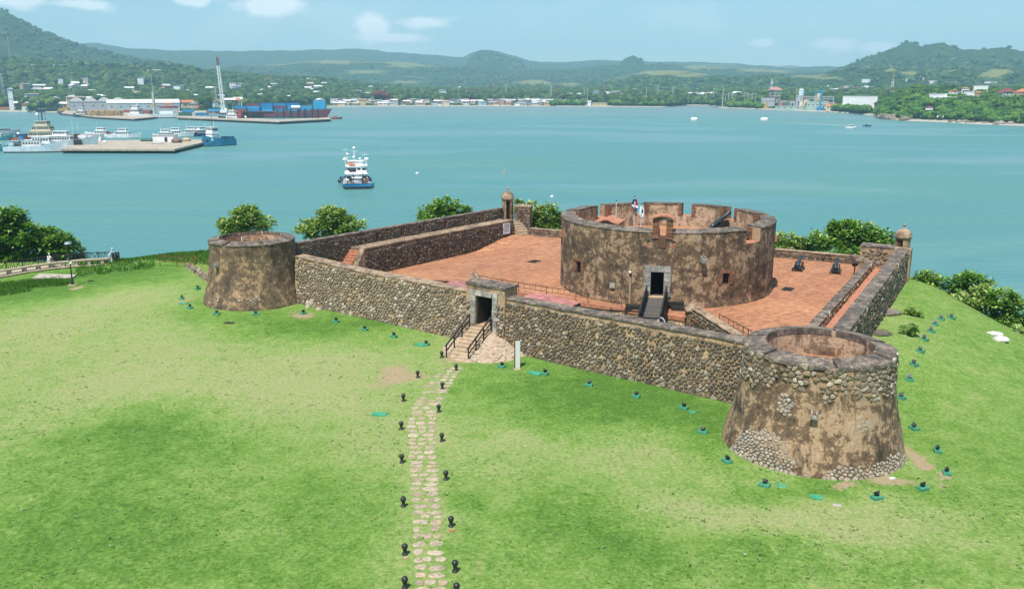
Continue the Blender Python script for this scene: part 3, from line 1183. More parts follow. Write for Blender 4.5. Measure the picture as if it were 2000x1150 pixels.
def coping(name, p0, p1, nrm, z, width, thick, parent, mat='coping', over=0.05, off=0.0, n=14, fall=0.06, seed=0):
    """mortar capping: z may be a function; off shifts it back from the front line"""
    p0, p1 = Vector((p0[0], p0[1], 0)), Vector((p1[0], p1[1], 0))
    nn = Vector((nrm[0], nrm[1], 0)).normalized()
    L = (p1 - p0).length
    fz = z if callable(z) else (lambda s: z)
    vs, fs = [], []
    for i in range(n + 1):
        q = p0.lerp(p1, i / n) - nn * off
        k = fz(L * i / n) + 0.03 * noise.noise(Vector((i * .9, seed, 1)))
        j = 0.035 * noise.noise(Vector((i * .8, seed, 5)))
        a = q + nn * (over + j)
        b = q - nn * (width + over + j)
        vs += [(a.x, a.y, k), (a.x, a.y, k + thick - fall), (b.x, b.y, k + thick), (b.x, b.y, k)]
    for i in range(n):
        k = i * 4
        for j in range(4):
            fs.append((k + j, k + 4 + j, k + 4 + (j + 1) % 4, k + (j + 1) % 4))
    fs += [(0, 1, 2, 3), (n * 4 + 3, n * 4 + 2, n * 4 + 1, n * 4)]
    mb = MB()
    mb.add(vs, fs)
    return mb.build(name, M[mat], parent)


rng = random.Random(11)
U = Vector((0.789, -0.6145, 0))
NF = Vector((-0.6145, -0.789, 0))
A0 = Vector((-11.67, 73.68, 0))


def fw(s, out=0.0, z=0.0):
    p = A0 + U * s + NF * out
    return Vector((p.x, p.y, z))


WT = 4.0
# ---------------------------------------------------------------- front curtain wall, both sides of the gate
wl = thing('stone_wall', 'long rubble curtain wall between the far round turret and the gatehouse', 'wall', fw(-1))
mb = MB()
wall_body(mb, fw(-11.6), fw(10.1), NF, 0.95, -0.5, lambda s: WT + 0.30 * (1 - smooth(s / 10)), 0.10, 24)
mb.build('core', M['mortar'], wl)
coping('coping', fw(-11.6), fw(10.1), NF, lambda s: WT + 0.30 * (1 - smooth(s / 10)), 0.95, 0.16, wl, 'coping_warm', off=0.42, n=22, seed=1)
st = Stones('stone_mixed')
stone_face(st, fw(-11.4), fw(10.0), 0.05, lambda s: WT + 0.25 * (1 - smooth(s / 10)), NF, 0.34, 0.26, rng, 0.10, 0.075, keep=.96)
st.emit(wl, rng)

wr = thing('stone_wall', 'long curtain wall of knobbly dark stones between the gatehouse and the near round turret', 'wall', fw(22))
mb = MB()
wall_body(mb, fw(13.9), fw(33.6), NF, 0.95, -0.5, WT, 0.10, 22)
mb.build('core', M['mortar'], wr)
coping('coping', fw(13.9), fw(33.6), NF, WT, 0.95, 0.16, wr, 'coping', off=0.42, n=22, seed=2)
st = Stones('stone_grey')
stone_face(st, fw(14.0), fw(33.4), 0.05, WT - 0.1, NF, 0.34, 0.26, rng, 0.10, 0.075, keep=0.96)
st.emit(wr, rng)

# ---------------------------------------------------------------- gatehouse
gate = thing('gatehouse', 'squat gatehouse with grey dressed stone doorway at the head of the steps', 'gatehouse', fw(12))
mb = MB()
ZD0, ZD1 = 1.62, 3.98
GB = 0.12           # proud of the wall
sa, sb, da, db = 10.05, 13.95, 11.08, 12.78
back = -1.75
for (x0, x1, z0, z1) in ((sa, da, -0.5, 4.75), (db, sb, -0.5, 4.75), (da, db, ZD1, 4.75), (da, db, -0.5, ZD0)):
    f0, f1 = GB - .0667 * (z0 + .5), GB - .0667 * (z1 + .5)
    mb.hexa([fw(x0, f0, z0), fw(x1, f0, z0), fw(x1, back, z0), fw(x0, back, z0), fw(x0, f1, z1), fw(x1, f1, z1), fw(x1, back, z1), fw(x0, back, z1)])
mb.build('block', M['plaster_warm'], gate)
mb = MB()
mb.hexa([fw(sa - .06, GB - .28, 4.75), fw(sb + .06, GB - .28, 4.75), fw(sb + .06, back - .06, 4.75), fw(sa - .06, back - .06, 4.75),
         fw(sa - .06, GB - .28, 4.92), fw(sb + .06, GB - .28, 4.92), fw(sb + .06, back - .06, 4.95), fw(sa - .06, back - .06, 4.95)])
mb.build('coping', M['coping'], gate)
mb = MB()
mb.hexa([fw(da - .2, back + .05, ZD0 - .3), fw(db + .2, back + .05, ZD0 - .3), fw(db + .2, back - 2.6, ZD0 - .3), fw(da - .2, back - 2.6, ZD0 - .3),
         fw(da - .2, back + .05, ZD1 + .05), fw(db + .2, back + .05, ZD1 + .05), fw(db + .2, back - 2.6, 2.9), fw(da - .2, back - 2.6, 2.9)])
vo = MB()
vo.v, vo.f, vo.mi, vo.sm = mb.v, [f for i, f in enumerate(mb.f) if i != 2], mb.mi[:5], mb.sm[:5]
vo.build('passage', M['dark'], gate)
leaf = MB()
leaf.hexa([fw(da + .03, -.12, ZD0), fw(da + .12, -.12, ZD0), fw(da + .12, -1.7, ZD0), fw(da + .03, -1.7, ZD0),
           fw(da + .03, -.32, ZD1 - .02), fw(da + .12, -.32, ZD1 - .02), fw(da + .12, -1.7, ZD1 - .02), fw(da + .03, -1.7, ZD1 - .02)])
leaf.build('door', paint('door_wood', (0.022, 0.016, 0.012), 0.8, 0.3, 6), gate)


def dressed(parent, place, u0, u1, v0, v1, o0, o1, cols, rows, wid, topn, proud):
    """a doorway surround of single dressed blocks: jamb courses each side, voussoirs over"""
    for side in (0, 1):
        for r in range(rows):
            z0 = v0 + (o1 - v0) * r / rows
            z1 = v0 + (o1 - v0) * (r + 1) / rows
            e = 0.0 if r % 2 else 0.05
            x0, x1 = (u0 - e, o0) if side == 0 else (cols, u1 + e)
            k = MB()
            g = 0.012
            k.hexa([place(x0 + g, proud + .015 * (r % 2), z0 + g), place(x1 - g, proud + .015 * (r % 2), z0 + g), place(x1 - g, -wid, z0 + g), place(x0 + g, -wid, z0 + g),
                    place(x0 + g, proud + .015 * (r % 2), z1 - g), place(x1 - g, proud + .015 * (r % 2), z1 - g), place(x1 - g, -wid, z1 - g), place(x0 + g, -wid, z1 - g)])
            k.build('block', M['stone_block'], parent)
    for t in range(topn):
        x0 = u0 + (u1 - u0) * t / topn
        x1 = u0 + (u1 - u0) * (t + 1) / topn
        k = MB()
        g = 0.012
        pp = proud + .02 * (t % 2)
        k.hexa([place(x0 + g, pp, o1 + g), place(x1 - g, pp, o1 + g), place(x1 - g, -wid, o1 + g), place(x0 + g, -wid, o1 + g),
                place(x0 + g, pp - .03, v1 - g), place(x1 - g, pp - .03, v1 - g), place(x1 - g, -wid, v1 - g), place(x0 + g, -wid, v1 - g)])
        k.build('block', M['stone_block'], parent)


dressed(gate, lambda s, o, z: fw(s, GB + o - .066 * (z + .5), z), da - .58, db + .50, ZD0 - .35, ZD1 + .42, da, ZD1, db, 6, .5, 5, 0.10)
st = Stones('stone_mixed')
stone_face(st, fw(sb - .75, GB), fw(sb, GB), 0.3, 3.6, NF, 0.36, 0.3, rng, 0.05, 0.08)
stone_face(st, fw(sa, GB), fw(sa + .45, GB), 0.3, 3.6, NF, 0.36, 0.3, rng, 0.05, 0.08)
st.emit(gate, rng)

# ---------------------------------------------------------------- steps up to the gate
top_c = fw(11.93, 0.35, ZD0)
bot_c = at(893, 702, 0.02)
sdir = (bot_c - top_c)
sdir.z = 0
slen = sdir.length
sdir.normalize()
sside = Vector((-sdir.y, sdir.x, 0))
stair = thing('stairway', 'pale mortar steps with black timber handrails climbing to the gatehouse door', 'steps', bot_c)
NS = 9
for i in range(NS):
    z1 = ZD0 * (NS - i) / NS
    a = top_c + sdir * (slen * i / NS)
    b = top_c + sdir * (slen * (i + 1) / NS + 0.03)
    k = MB()
    hw = 0.80 + 0.004 * i
    k.hexa([(a - sside * hw).xy.to_3d() + Vector((0, 0, -.3)), (b - sside * hw).xy.to_3d() + Vector((0, 0, -.3)), (b + sside * hw).xy.to_3d() + Vector((0, 0, -.3)), (a + sside * hw).xy.to_3d() + Vector((0, 0, -.3)),
            (a - sside * hw).xy.to_3d() + Vector((0, 0, z1)), (b - sside * hw).xy.to_3d() + Vector((0, 0, z1 - .01)), (b + sside * hw).xy.to_3d() + Vector((0, 0, z1 - .01)), (a + sside * hw).xy.to_3d() + Vector((0, 0, z1))])
    k.build('step', M['step'], stair)
for sgn in (-1, 1):
    off = sside * (0.95 * sgn)
    t0, t1 = top_c + off, bot_c + off
    t0 = Vector((t0.x, t0.y, ZD0))
    t1 = Vector((t1.x, t1.y, 0.05))
    for f in (0.02, .34, .67, .99):
        q = t0.lerp(t1, f)
        k = MB()
        k.box((q.x, q.y, q.z + .40), (.10, .10, 1.05))
        k.build('post', M['timber_black'], stair)
    up = Vector((0, 0, 1))
    for (h, w, hh, ext) in ((0.95, .13, .07, .25), (0.50, .05, .10, .0)):
        k = MB()
        e = (t1 - t0).normalized() * ext
        k.bar(t0 + up * h, t1 + up * h + e * .5, w, hh)
        k.build('handrail' if h > .9 else 'mid_rail', M['timber_black'], stair)

# rocky heap under the steps
mbm = MB()
gs, gw = 30, 16
vs = []
for i in range(gs + 1):
    s = 8.6 + 8.2 * i / gs
    for j in range(gw + 1):
        w = -0.1 + 5.0 * j / gw
        ds = (s - 12.2) / (3.9 if s > 12.2 else 3.2)
        dw = (w - (s - 12.2) * 0.12) / 4.3
        h = 1.62 * (1 - math.sqrt(ds * ds + max(0, dw) ** 2))
        h += 0.10 * fbm(s * 1.1, w * 1.1, 4.0)
        p = fw(s, w + 0.1 - 0.2)
        p.z = max(h, -0.35) + 0.02
        vs.append(p)
fs = [(i * (gw + 1) + j, i * (gw + 1) + j + 1, (i + 1) * (gw + 1) + j + 1, (i + 1) * (gw + 1) + j) for i in range(gs) for j in range(gw)]
mbm.add(vs, [f[::-1] for f in fs], True)
mound = mbm.build('rock_mound', M['concrete'])
mound.data.materials[0] = plaster('heap_mortar', (0.40, 0.29, 0.20), (0.30, 0.21, 0.14), (0.17, 0.125, 0.09), 0.7, 0.05, (0.46, 0.35, 0.25))
tag(mound, 'mortared stone heap that carries the entrance steps', 'mound')
st = Stones('stone_path')
for _ in range(150):
    s, w = rng.uniform(8.9, 16.2), rng.uniform(0.1, 4.2)
    ds = (s - 12.2) / (3.9 if s > 12.2 else 3.2)
    dw = (w - (s - 12.2) * 0.12) / 4.3
    h = 1.62 * (1 - math.sqrt(ds * ds + max(0, dw) ** 2))
    if h < 0.02:
        continue
    p = fw(s, w - .1)
    rel = p - bot_c
    if abs(rel.dot(sside)) < 0.95:
        continue
    sz = rng.uniform(.22, .42)
    st.put((p.x, p.y, h + .06), NF * .35 + U * (.25 if ds > 0 else -.25) + Vector((0, 0, 1)), (0, 1, 0), sz * 1.3, sz, .05, rng.uniform(0, 3))
st.emit(mound, rng, 120)

# pylon sign
sg = thing('pylon_sign', 'slim white pylon sign with brown sides standing on grass beside the entrance heap', 'sign', hit(1011, 718), 0.25)
k = MB()
k.box((0, -.03, 1.0), (.34, .07, 2.06))
k.build('face_panel', M['white'], sg, False)
k = MB()
k.box((0.0, .13, 1.0), (.40, .24, 2.02))
k.build('body', paint('sign_brown', (0.16, 0.085, 0.055), 0.7, 0.2, 4), sg, False)


# ================================================================ round towers
def pol(c, r, a, z=0.0):
    return Vector((c[0] + r * math.cos(a), c[1] + r * math.sin(a), z))


def turret(label, C, prof, z_top, r_in, z_floor, mat, notches, seed, cop='coping'):
    t = thing('round_turret', label, 'turret', (C[0], C[1], 0))
    n = 96
    mb = MB()
    vs, fs = [], []
    zs = [prof[0][1] + (prof[-1][1] - prof[0][1]) * i / 22 for i in range(23)]
    rp = [(z, r) for r, z in prof]
    for z in zs:
        for i in range(n):
            a = 2 * math.pi * i / n
            r = interp(rp, z) + 0.05 * fbm(math.cos(a) * 4 + seed, math.sin(a) * 4, z * .9, 4)
            vs.append(pol(C, r, a, z))
    for kz in range(len(zs) - 1):
        for i in range(n):
            fs.append((kz * n + i, kz * n + (i + 1) % n, (kz + 1) * n + (i + 1) % n, (kz + 1) * n + i))
    mb.add(vs, fs, True)
    mb.build('shaft', M[mat], t)
    rt = interp(rp, prof[-1][1])
    # inner face and floor
    mi = MB()
    mi.lathe([(r_in, z_top - .02), (r_in, z_floor)], C, 64, cap=False)
    mi.f = [f[::-1] for f in mi.f]
    mi.build('inner_face', M['plaster_inner'], t)
    fl = MB()
    fl.add([pol(C, r_in + .02, 2 * math.pi * i / 48, z_floor) for i in range(48)], [tuple(range(48))])
    fl.build('floor', M['brick_floor'], t)
    # capping in pieces between the musket notches
    cuts = sorted((a % 360) for a in notches)
    cuts = cuts + [cuts[0] + 360]
    for a0, a1 in zip(cuts, cuts[1:]):
        g0 = g1 = 2.6
        m = max(2, int((a1 - a0 - g0 - g1) / 4))
        cb = MB()
        vv, ff = [], []
        for i in range(m + 1):
            a = R(a0 + g0 + (a1 - a0 - g0 - g1) * i / m)
            wob = 0.03 * noise.noise(Vector((math.cos(a) * 5, math.sin(a) * 5, seed)))
            sl = 0.09 * math.copysign(1, 1) if i in (0, m) else 0
            ro, ri = rt + .07 + wob, r_in - .03
            vv += [pol(C, ro, a, prof[-1][1] - .02), pol(C, ro - .02, a, z_top - .20 + wob), pol(C, ri, a, z_top + wob), pol(C, ri, a, prof[-1][1] - .02)]
        for i in range(m):
            q = i * 4
            for j in range(4):
                ff.append((q + j, q + 4 + j, q + 4 + (j + 1) % 4, q + (j + 1) % 4))
        ff += [(0, 1, 2, 3), (m * 4 + 3, m * 4 + 2, m * 4 + 1, m * 4)]
        cb.add(vv, [f[::-1] for f in ff])
        cb.build('coping', M[cop], t)
    # ring top under the capping
    rg_ = MB()
    rg_.lathe([(rt - .02, prof[-1][1] - .005), (r_in - .01, prof[-1][1] - .005)], C, 64, cap=False)
    rg_.build('sill', M['coping'], t)
    return t


def on_turret(C, prof, a, z):
    rp = [(zz, r) for r, zz in prof]
    r = interp(rp, z)
    dr = (interp(rp, z + .1) - interp(rp, z - .1)) / .2
    n = Vector((math.cos(a), math.sin(a), -dr)).normalized()
    return pol(C, r, a, z), n


def spout(parent, C, prof, a, z):
    p, n = on_turret(C, prof, a, z)
    d = Vector((math.cos(a), math.sin(a), 0))
    s = Vector((-d.y, d.x, 0))
    k = MB()
    for off in (-.13, .13):
        k.hexa([p + s * (off - .05) - d * .1 + Vector((0, 0, -.12)), p + s * (off - .05) + d * .42 + Vector((0, 0, -.16)), p + s * (off + .05) + d * .42 + Vector((0, 0, -.16)), p + s * (off + .05) - d * .1 + Vector((0, 0, -.12)),
                p + s * (off - .05) - d * .1 + Vector((0, 0, .14)), p + s * (off - .05) + d * .42 + Vector((0, 0, .10)), p + s * (off + .05) + d * .42 + Vector((0, 0, .10)), p + s * (off + .05) - d * .1 + Vector((0, 0, .14))])
    k.hexa([p - s * .18 - d * .1 + Vector((0, 0, -.2)), p - s * .18 + d * .42 + Vector((0, 0, -.24)), p + s * .18 + d * .42 + Vector((0, 0, -.24)), p + s * .18 - d * .1 + Vector((0, 0, -.2)),
            p - s * .18 - d * .1 + Vector((0, 0, -.12)), p - s * .18 + d * .42 + Vector((0, 0, -.16)), p + s * .18 + d * .42 + Vector((0, 0, -.16)), p + s * .18 - d * .1 + Vector((0, 0, -.12))])
    k.build('water_spout', M['stone_block'], parent)


CL = (-24.9, 82.3)
PL = [(4.95, -0.6), (4.88, 0.1), (4.70, 0.7), (4.45, 1.6), (4.22, 2.6), (4.08, 3.6), (4.0, 4.6), (3.97, 5.85)]
tl = turret('brown rendered round turret at the far left end of the front wall', CL, PL, 6.12, 3.0, 4.65, 'plaster_left', (248, 300, 350, 40, 88, 130, 175, 210), 3.0, 'coping')
spout(tl, CL, PL, R(235), 3.95)
st = Stones('stone_white')
for (a, z) in ((240, .75), (241, .95), (268, .9), (269, 1.2), (281, .9), (283, .75), (284, 1.0), (286, .85), (287, 1.1), (285, .6), (277, 1.0), (225, .4), (291, .9)):
    p, n = on_turret(CL, PL, R(a), z)
    st.put(p, n, (0, 0, 1), rng.uniform(.2, .34), rng.uniform(.15, .24), .07, rng.uniform(-.5, .5))
st.emit(tl, rng)
# red post in the turret
rp_ = thing('post', 'short red and white post standing inside the far round turret', 'post', (CL[0] - .4, CL[1] - 1.8, 5.0))
k = MB()
k.tube((0, 0, 0), (0, 0, .9), .05)
k.build('pole', M['tile_red'], rp_, False)
k = MB()
k.tube((0, 0, .9), (0, 0, 1.35), .055)
k.build('cap', M['white'], rp_, False)

CR = (17.33, 47.1)
PR = [(5.15, -0.6), (5.02, 0.05), (4.86, 0.8), (4.62, 1.7), (4.36, 2.7), (4.20, 3.6), (4.10, 4.6), (4.06, 5.7)]
trt = turret('large near round turret with bare stones round its top', CR, PR, 6.03, 2.95, 4.42, 'plaster', (262, 318, 8, 55, 150, 205), 9.0)
spout(trt, CR, PR, R(250.5), 3.35)


def patch(st, C, prof, inside, sw, sh, z0, z1, a0, a1, bulge=.09, keep=1.0):
    rm = interp([(z, r) for r, z in prof], (z0 + z1) / 2)
    for (u, v, poly) in cells(rm * R(a1 - a0), z1 - z0, sw, sh, rng, .03):
        w = max(p[0] for p in poly) - min(p[0] for p in poly)
        h = max(p[1] for p in poly) - min(p[1] for p in poly)
        a = R(a0) + u / rm
        z = z0 + v
        if inside(math.degrees(a), z) and rng.random() < keep:
            p, n = on_turret(C, prof, a, z)
            st.put(p, n, (0, 0, 1), w, h, bulge * rng.uniform(.6, 1.3), 0, poly)


st = Stones('stone_mixed')


def band(a, z):
    lo = interp([(175, 3.9), (200, 4.0), (215, 4.25), (228, 4.75), (240, 4.5), (262, 4.15), (285, 4.0), (300, 3.9), (325, 4.0), (340, 4.4)], a) + .55 * fbm(a * .16, z, 3)
    return z > lo and fbm(a * .09, z * 1.1, 8.0) > -0.42


patch(st, CR, PR, band, 0.31, 0.245, 3.5, 5.62, 172, 345, .075, .86)
st.emit(trt, rng)
st = Stones('stone_white')


def lowpatch(a, z):
    top = interp([(192, .0), (196, .9), (204, 1.55), (215, 1.85), (228, 1.95), (232, 1.75), (236, 1.2), (240, .9), (243, 0)], a) + .12 * fbm(a * .2, z, 3)
    top2 = interp([(258, 0), (260, .55), (270, .75), (280, .7), (286, .5), (292, .65), (306, .8), (316, .8), (322, .3)], a) + .12 * fbm(a * .2, z, 5)
    mid = ((a - 230) / 7) ** 2 + ((z - 3.45) / .55) ** 2 < 1 + .4 * fbm(a * .3, z, 7)
    mid2 = ((a - 285) / 6) ** 2 + ((z - 2.7) / .3) ** 2 < 1 + .4 * fbm(a * .3, z, 7)
    return (z < top) or (z < top2) or mid or (mid2 and rng.random() < .6)


patch(st, CR, PR, lowpatch, 0.235, 0.18, 0.04, 4.2, 185, 330, .055)
st.emit(trt, rng)

# ================================================================ the ditch, terrace and ramparts
DL = Vector((.617, .787, 0))
ML = Vector((.787, -.617, 0))
CORN = Vector((0.2, 108.0, 0))          # far left corner, front edge of the rampart top


def lw(t, off=0.0, z=0.0):
    """t metres from the far corner back along the left rampart, off metres to its outer side"""
    p = CORN - DL * t - ML * off
    return Vector((p.x, p.y, z))


def terr_z(x, y):
    q = Vector((x, y, 0)) - CORN
    t = -q.dot(DL)
    w = q.dot(ML)
    return 2.0 - 1.12 * smooth((t - .5) / 8) * (1 - smooth(w / 13))


FRONT = [(-16.0, 86.9), (-3.4, 79.7), (0.5, 76.55), (6.5, 72.34), (10.4, 69.9), (13.9, 67.7), (14.25, 67.3), (16.3, 58.2), (19.0, 53.5)]
BACK = [(-17.5, 88.2), (-9.0, 98.0), (-3.0, 105.5), (1.5, 109.0), (10.0, 103.6), (20.0, 98.0), (37.5, 88.6), (30.0, 72.5), (23.3, 58.8)]
mb = MB()
vs, fs = [], []
seg = 5
cols_ = []
for i in range(len(FRONT) - 1):
    for k in range(seg):
        f = k / seg
        cols_.append((Vector(FRONT[i]).lerp(Vector(FRONT[i + 1]), f), Vector(BACK[i]).lerp(Vector(BACK[i + 1]), f)))
cols_.append((Vector(FRONT[-1]), Vector(BACK[-1])))
nb = 24
for a, b in cols_:
    for j in range(nb + 1):
        q = a.lerp(b, j / nb)
        vs.append((q.x, q.y, terr_z(q.x, q.y)))
for i in range(len(cols_) - 1):
    for j in range(nb):
        fs.append((i * (nb + 1) + j, (i + 1) * (nb + 1) + j, (i + 1) * (nb + 1) + j + 1, i * (nb + 1) + j + 1))
mb.add(vs, fs, True)
tag(mb.build('terrace_floor', M['brick_floor']), 'orange brick paved terrace inside the fort walls around the drum tower', 'terrace', kind='structure')

# terrace edge down to the ditch
rw = thing('retaining_wall', 'rubble wall with brick edge holding the terrace above the dry ditch', 'wall', (6, 72, 0))
st = Stones('rock')
for (a, b) in zip(FRONT[:6], FRONT[1:6]):
    d = (Vector(b) - Vector(a)).normalized()
    nrm = (d.y, -d.x)
    if nrm[1] > 0:
        nrm = (-nrm[0], -nrm[1])
    k = MB()
    za, zb = terr_z(*a), terr_z(*b)
    ln = (Vector(b) - Vector(a)).length
    wall_body(k, a, b, nrm, .5, -.6, lambda s: lerp(za, zb, s / ln) - .34, 0, 8)
    k.build('core', M['mortar'], rw)
    k = MB()
    wall_body(k, (a[0] + nrm[0] * .06, a[1] + nrm[1] * .06), (b[0] + nrm[0] * .06, b[1] + nrm[1] * .06), nrm, .56, lambda s: lerp(za, zb, s / ln) - .34, lambda s: lerp(za, zb, s / ln) + .012, 0, 8)
    k.build('brick_edge', M['tile_red'], rw)
    stone_face(st, a, b, 0.0, lambda s: lerp(za, zb, s / ln) - .36, nrm, .42, .34, rng, 0, .12)
# loose rocks in the ditch
for _ in range(170):
    f = rng.random()
    i = rng.randrange(1, 6)
    a, b = Vector(FRONT[i]), Vector(FRONT[i + 1])
    q = a.lerp(b, f) + Vector((-.55, -.83)) * rng.uniform(.2, 3.2)
    st.put((q.x, q.y, rng.uniform(.1, .9)), (rng.uniform(-.3, .3), rng.uniform(-.5, 0), 1), (0, 1, 0), rng.uniform(.4, .9), rng.uniform(.3, .6), .25, rng.uniform(0, 3))
st.emit(rw, rng, 220)

# wall running from the pillar towards the near turret
pw = thing('stone_wall', 'short rubble wall from pyramid topped pillar down to the near turret', 'wall', (15, 63, 0))
k = MB()
pa_, pb_ = (14.35, 67.6), (16.3, 57.2)
pn = Vector((-(pb_[1] - pa_[1]), pb_[0] - pa_[0], 0)).normalized()
if pn.x > 0:
    pn = -pn
wall_body(k, pa_, pb_, pn, .6, -.5, 2.75, 0, 10)
k.build('core', M['mortar_brown'], pw)
coping('coping', pa_, pb_, pn, 2.75, .6, .14, pw, 'coping_warm', n=10, seed=5)
st = Stones('stone_grey')
stone_face(st, pa_, pb_, 0.2, 2.7, pn, .36, .3, rng, 0, .1)
st.emit(pw, rng)


def pillar(label, p, w, z0, z1):
    t = thing('pillar', label, 'pillar', (p[0], p[1], z0))
    k = MB()
    k.box((p[0], p[1], (z0 + z1) / 2), (w, w, z1 - z0))
    k.build('shaft', M['mortar_brown'], t)
    k = MB()
    k.prism([(p[0] - w * .62, p[1] - w * .62), (p[0] + w * .62, p[1] - w * .62), (p[0] + w * .62, p[1] + w * .62), (p[0] - w * .62, p[1] + w * .62)], z1, z1 + .10)
    h = w * .62
    k.add([(p[0] - h, p[1] - h, z1 + .1), (p[0] + h, p[1] - h, z1 + .1), (p[0] + h, p[1] + h, z1 + .1), (p[0] - h, p[1] + h, z1 + .1), (p[0], p[1], z1 + .85)], [(0, 1, 4), (1, 2, 4), (2, 3, 4), (3, 0, 4)])
    k.build('cap', M['coping_warm'], t)


pillar('stone pillar with pale pyramid cap right of the black footbridge', (14.45, 67.75), .85, 0.5, 2.55)
pillar('stone pillar with pyramid cap showing behind the gatehouse top', (-3.1, 70.2), .7, 0.5, 4.55)

# ---------------------------------------------------------------- left rampart
RT = 3.72
lr = thing('rampart', 'long left rampart with stone walkway, loopholed parapet and dark rubble face', 'rampart', lw(13))
k = MB()
LT = 25.0


def lwz(s):          # s runs from the near end towards the corner
    return RT


p_a, p_b = lw(LT), lw(0)
wall_body(k, p_a, p_b, ML, 2.15, -0.6, RT, 0.0, 20)
k.build('core', M['mortar_brown'], lr)
k = MB()
k.hexa([lw(LT + 1.6, -.03, 0.3), lw(LT - .0, -.03, 0.3), lw(LT - .0, .62, 0.3), lw(LT + 1.6, .62, 0.3),
        lw(LT + 1.62, -.03, 1.2), lw(LT - .02, -.03, RT + .14), lw(LT - .02, .62, RT + .14), lw(LT + 1.62, .62, 1.2)])
k.build('stair_ramp', M['coping_warm'], lr)
coping('coping', p_a, p_b, ML, RT, 1.0, .14, lr, 'coping_warm', n=20, seed=7, fall=.02)
k = MB()
k.hexa([lw(LT, 1.0, RT), lw(0, 1.0, RT), lw(0, 2.2, RT), lw(LT, 2.2, RT), lw(LT, 1.0, RT + .03), lw(0, 1.0, RT + .03), lw(0, 2.2, RT + .03), lw(LT, 2.2, RT + .03)])
k.build('walkway', M['coping_warm'], lr)
st = Stones('stone_brown')
stone_face(st, p_a, p_b, lambda s: terr_z(*lw(LT - s).xy) - .2, RT - .12, ML, .44, .34, rng, 0, .11)
st.emit(lr, rng, 300)
# parapet with loopholes
PZ = 5.0
slots = []
for px, py in ((737, 463), (784, 452), (828, 443), (869, 435), (907, 428), (943, 421)):
    d = ray(px, py)
    o = lw(0, 2.15)
    t = ((o - Vector((0, 0, CAM_H))).dot(ML)) / d.dot(ML)
    hp = Vector((0, 0, CAM_H)) + d * t
    slots.append(-(hp - CORN).dot(DL))
slots.sort()
edges = [-.6]
for s_ in slots:
    edges += [s_ - .22, s_ + .22]
edges += [LT + 8.4]
par = MB()
for a, b in zip(edges[0::2], edges[1::2]):
    par.hexa([lw(b, 2.15, 0), lw(a, 2.15, 0), lw(a, 2.85, -4), lw(b, 2.85, -4), lw(b, 2.15, PZ), lw(a, 2.15, PZ), lw(a, 2.85, PZ), lw(b, 2.85, PZ)])
for s_ in slots:
    for (z0, z1) in ((0, 3.95), (4.75, PZ)):
        par.hexa([lw(s_ + .22, 2.15, z0), lw(s_ - .22, 2.15, z0), lw(s_ - .22, 2.85, z0 - (4 if z0 == 0 else 0)), lw(s_ + .22, 2.85, z0 - (4 if z0 == 0 else 0)), lw(s_ + .22, 2.15, z1), lw(s_ - .22, 2.15, z1), lw(s_ - .22, 2.85, z1), lw(s_ + .22, 2.85, z1)])
par.build('parapet', M['mortar_brown'], lr)
for s_ in slots:
    k = MB()
    for e in (-1, 1):
        c = s_ + e * .19
        k.hexa([lw(c + .05, 2.12, 3.95), lw(c - .05, 2.12, 3.95), lw(c - .05, 2.8, 3.95), lw(c + .05, 2.8, 3.95), lw(c + .05, 2.12, 4.75), lw(c - .05, 2.12, 4.75), lw(c - .05, 2.8, 4.75), lw(c + .05, 2.8, 4.75)])
    k.build('brick_loophole', M['brick'], lr)
coping('parapet_coping', lw(LT + 8.4, 2.15), lw(-.6, 2.15), ML, PZ, .7, .10, lr, 'coping', n=24, seed=9, fall=.0)
st = Stones('stone_brown')
stone_face(st, lw(LT + 8.0, 2.15), lw(0, 2.15), lambda s: RT if s > 8 else 1.2, PZ - .08, ML, .40, .30, rng, 0, .09, skip=lambda u, z: any(abs((LT + 8.0 - u) - s_) < .34 and 3.8 < z < 4.9 for s_ in slots))
st.emit(lr, rng, 240)
# panel on the wall
ip = thing('info_panel', 'pale blank information panel hung on the left rampart by its corner', 'sign', lw(1.55, -.1, 2.7))
k = MB()
k.hexa([lw(2.1, -.14, 2.35), lw(1.0, -.14, 2.35), lw(1.0, -.10, 2.35), lw(2.1, -.10, 2.35), lw(2.1, -.16, 3.55), lw(1.0, -.16, 3.55), lw(1.0, -.10, 3.55), lw(2.1, -.10, 3.55)])
k.build('sheet', paint('panel_print', (0.50, 0.53, 0.60), 0.4, 0.12, 5), ip)
k = MB()
for (a, b, z0, z1) in ((2.16, 2.08, 2.3, 3.6), (1.02, .94, 2.3, 3.6), (2.08, 1.02, 3.52, 3.6), (2.08, 1.02, 2.3, 2.38)):
    k.hexa([lw(a, -.18, z0), lw(b, -.18, z0), lw(b, -.09, z0), lw(a, -.09, z0), lw(a, -.18, z1), lw(b, -.18, z1), lw(b, -.09, z1), lw(a, -.09, z1)])
k.build('frame', M['white'], ip)
# brick steps at the start of the rampart (near end)
ns_ = thing('stairway', 'narrow orange brick steps at the near end of the left rampart walkway', 'steps', lw(LT + 1, 1.2, 1))
for i in range(7):
    k = MB()
    t0, t1 = LT + .26 * i, LT + .26 * (i + 1)
    z1 = RT - .27 * (i + 1)
    k.hexa([lw(t1, .66, z1 - 1.2), lw(t0, .66, z1 - 1.2), lw(t0, 2.1, z1 - 1.2), lw(t1, 2.1, z1 - 1.2), lw(t1, .66, z1), lw(t0, .66, z1), lw(t0, 2.1, z1), lw(t1, 2.1, z1)])
    k.build('step', M['tile_red'], ns_)
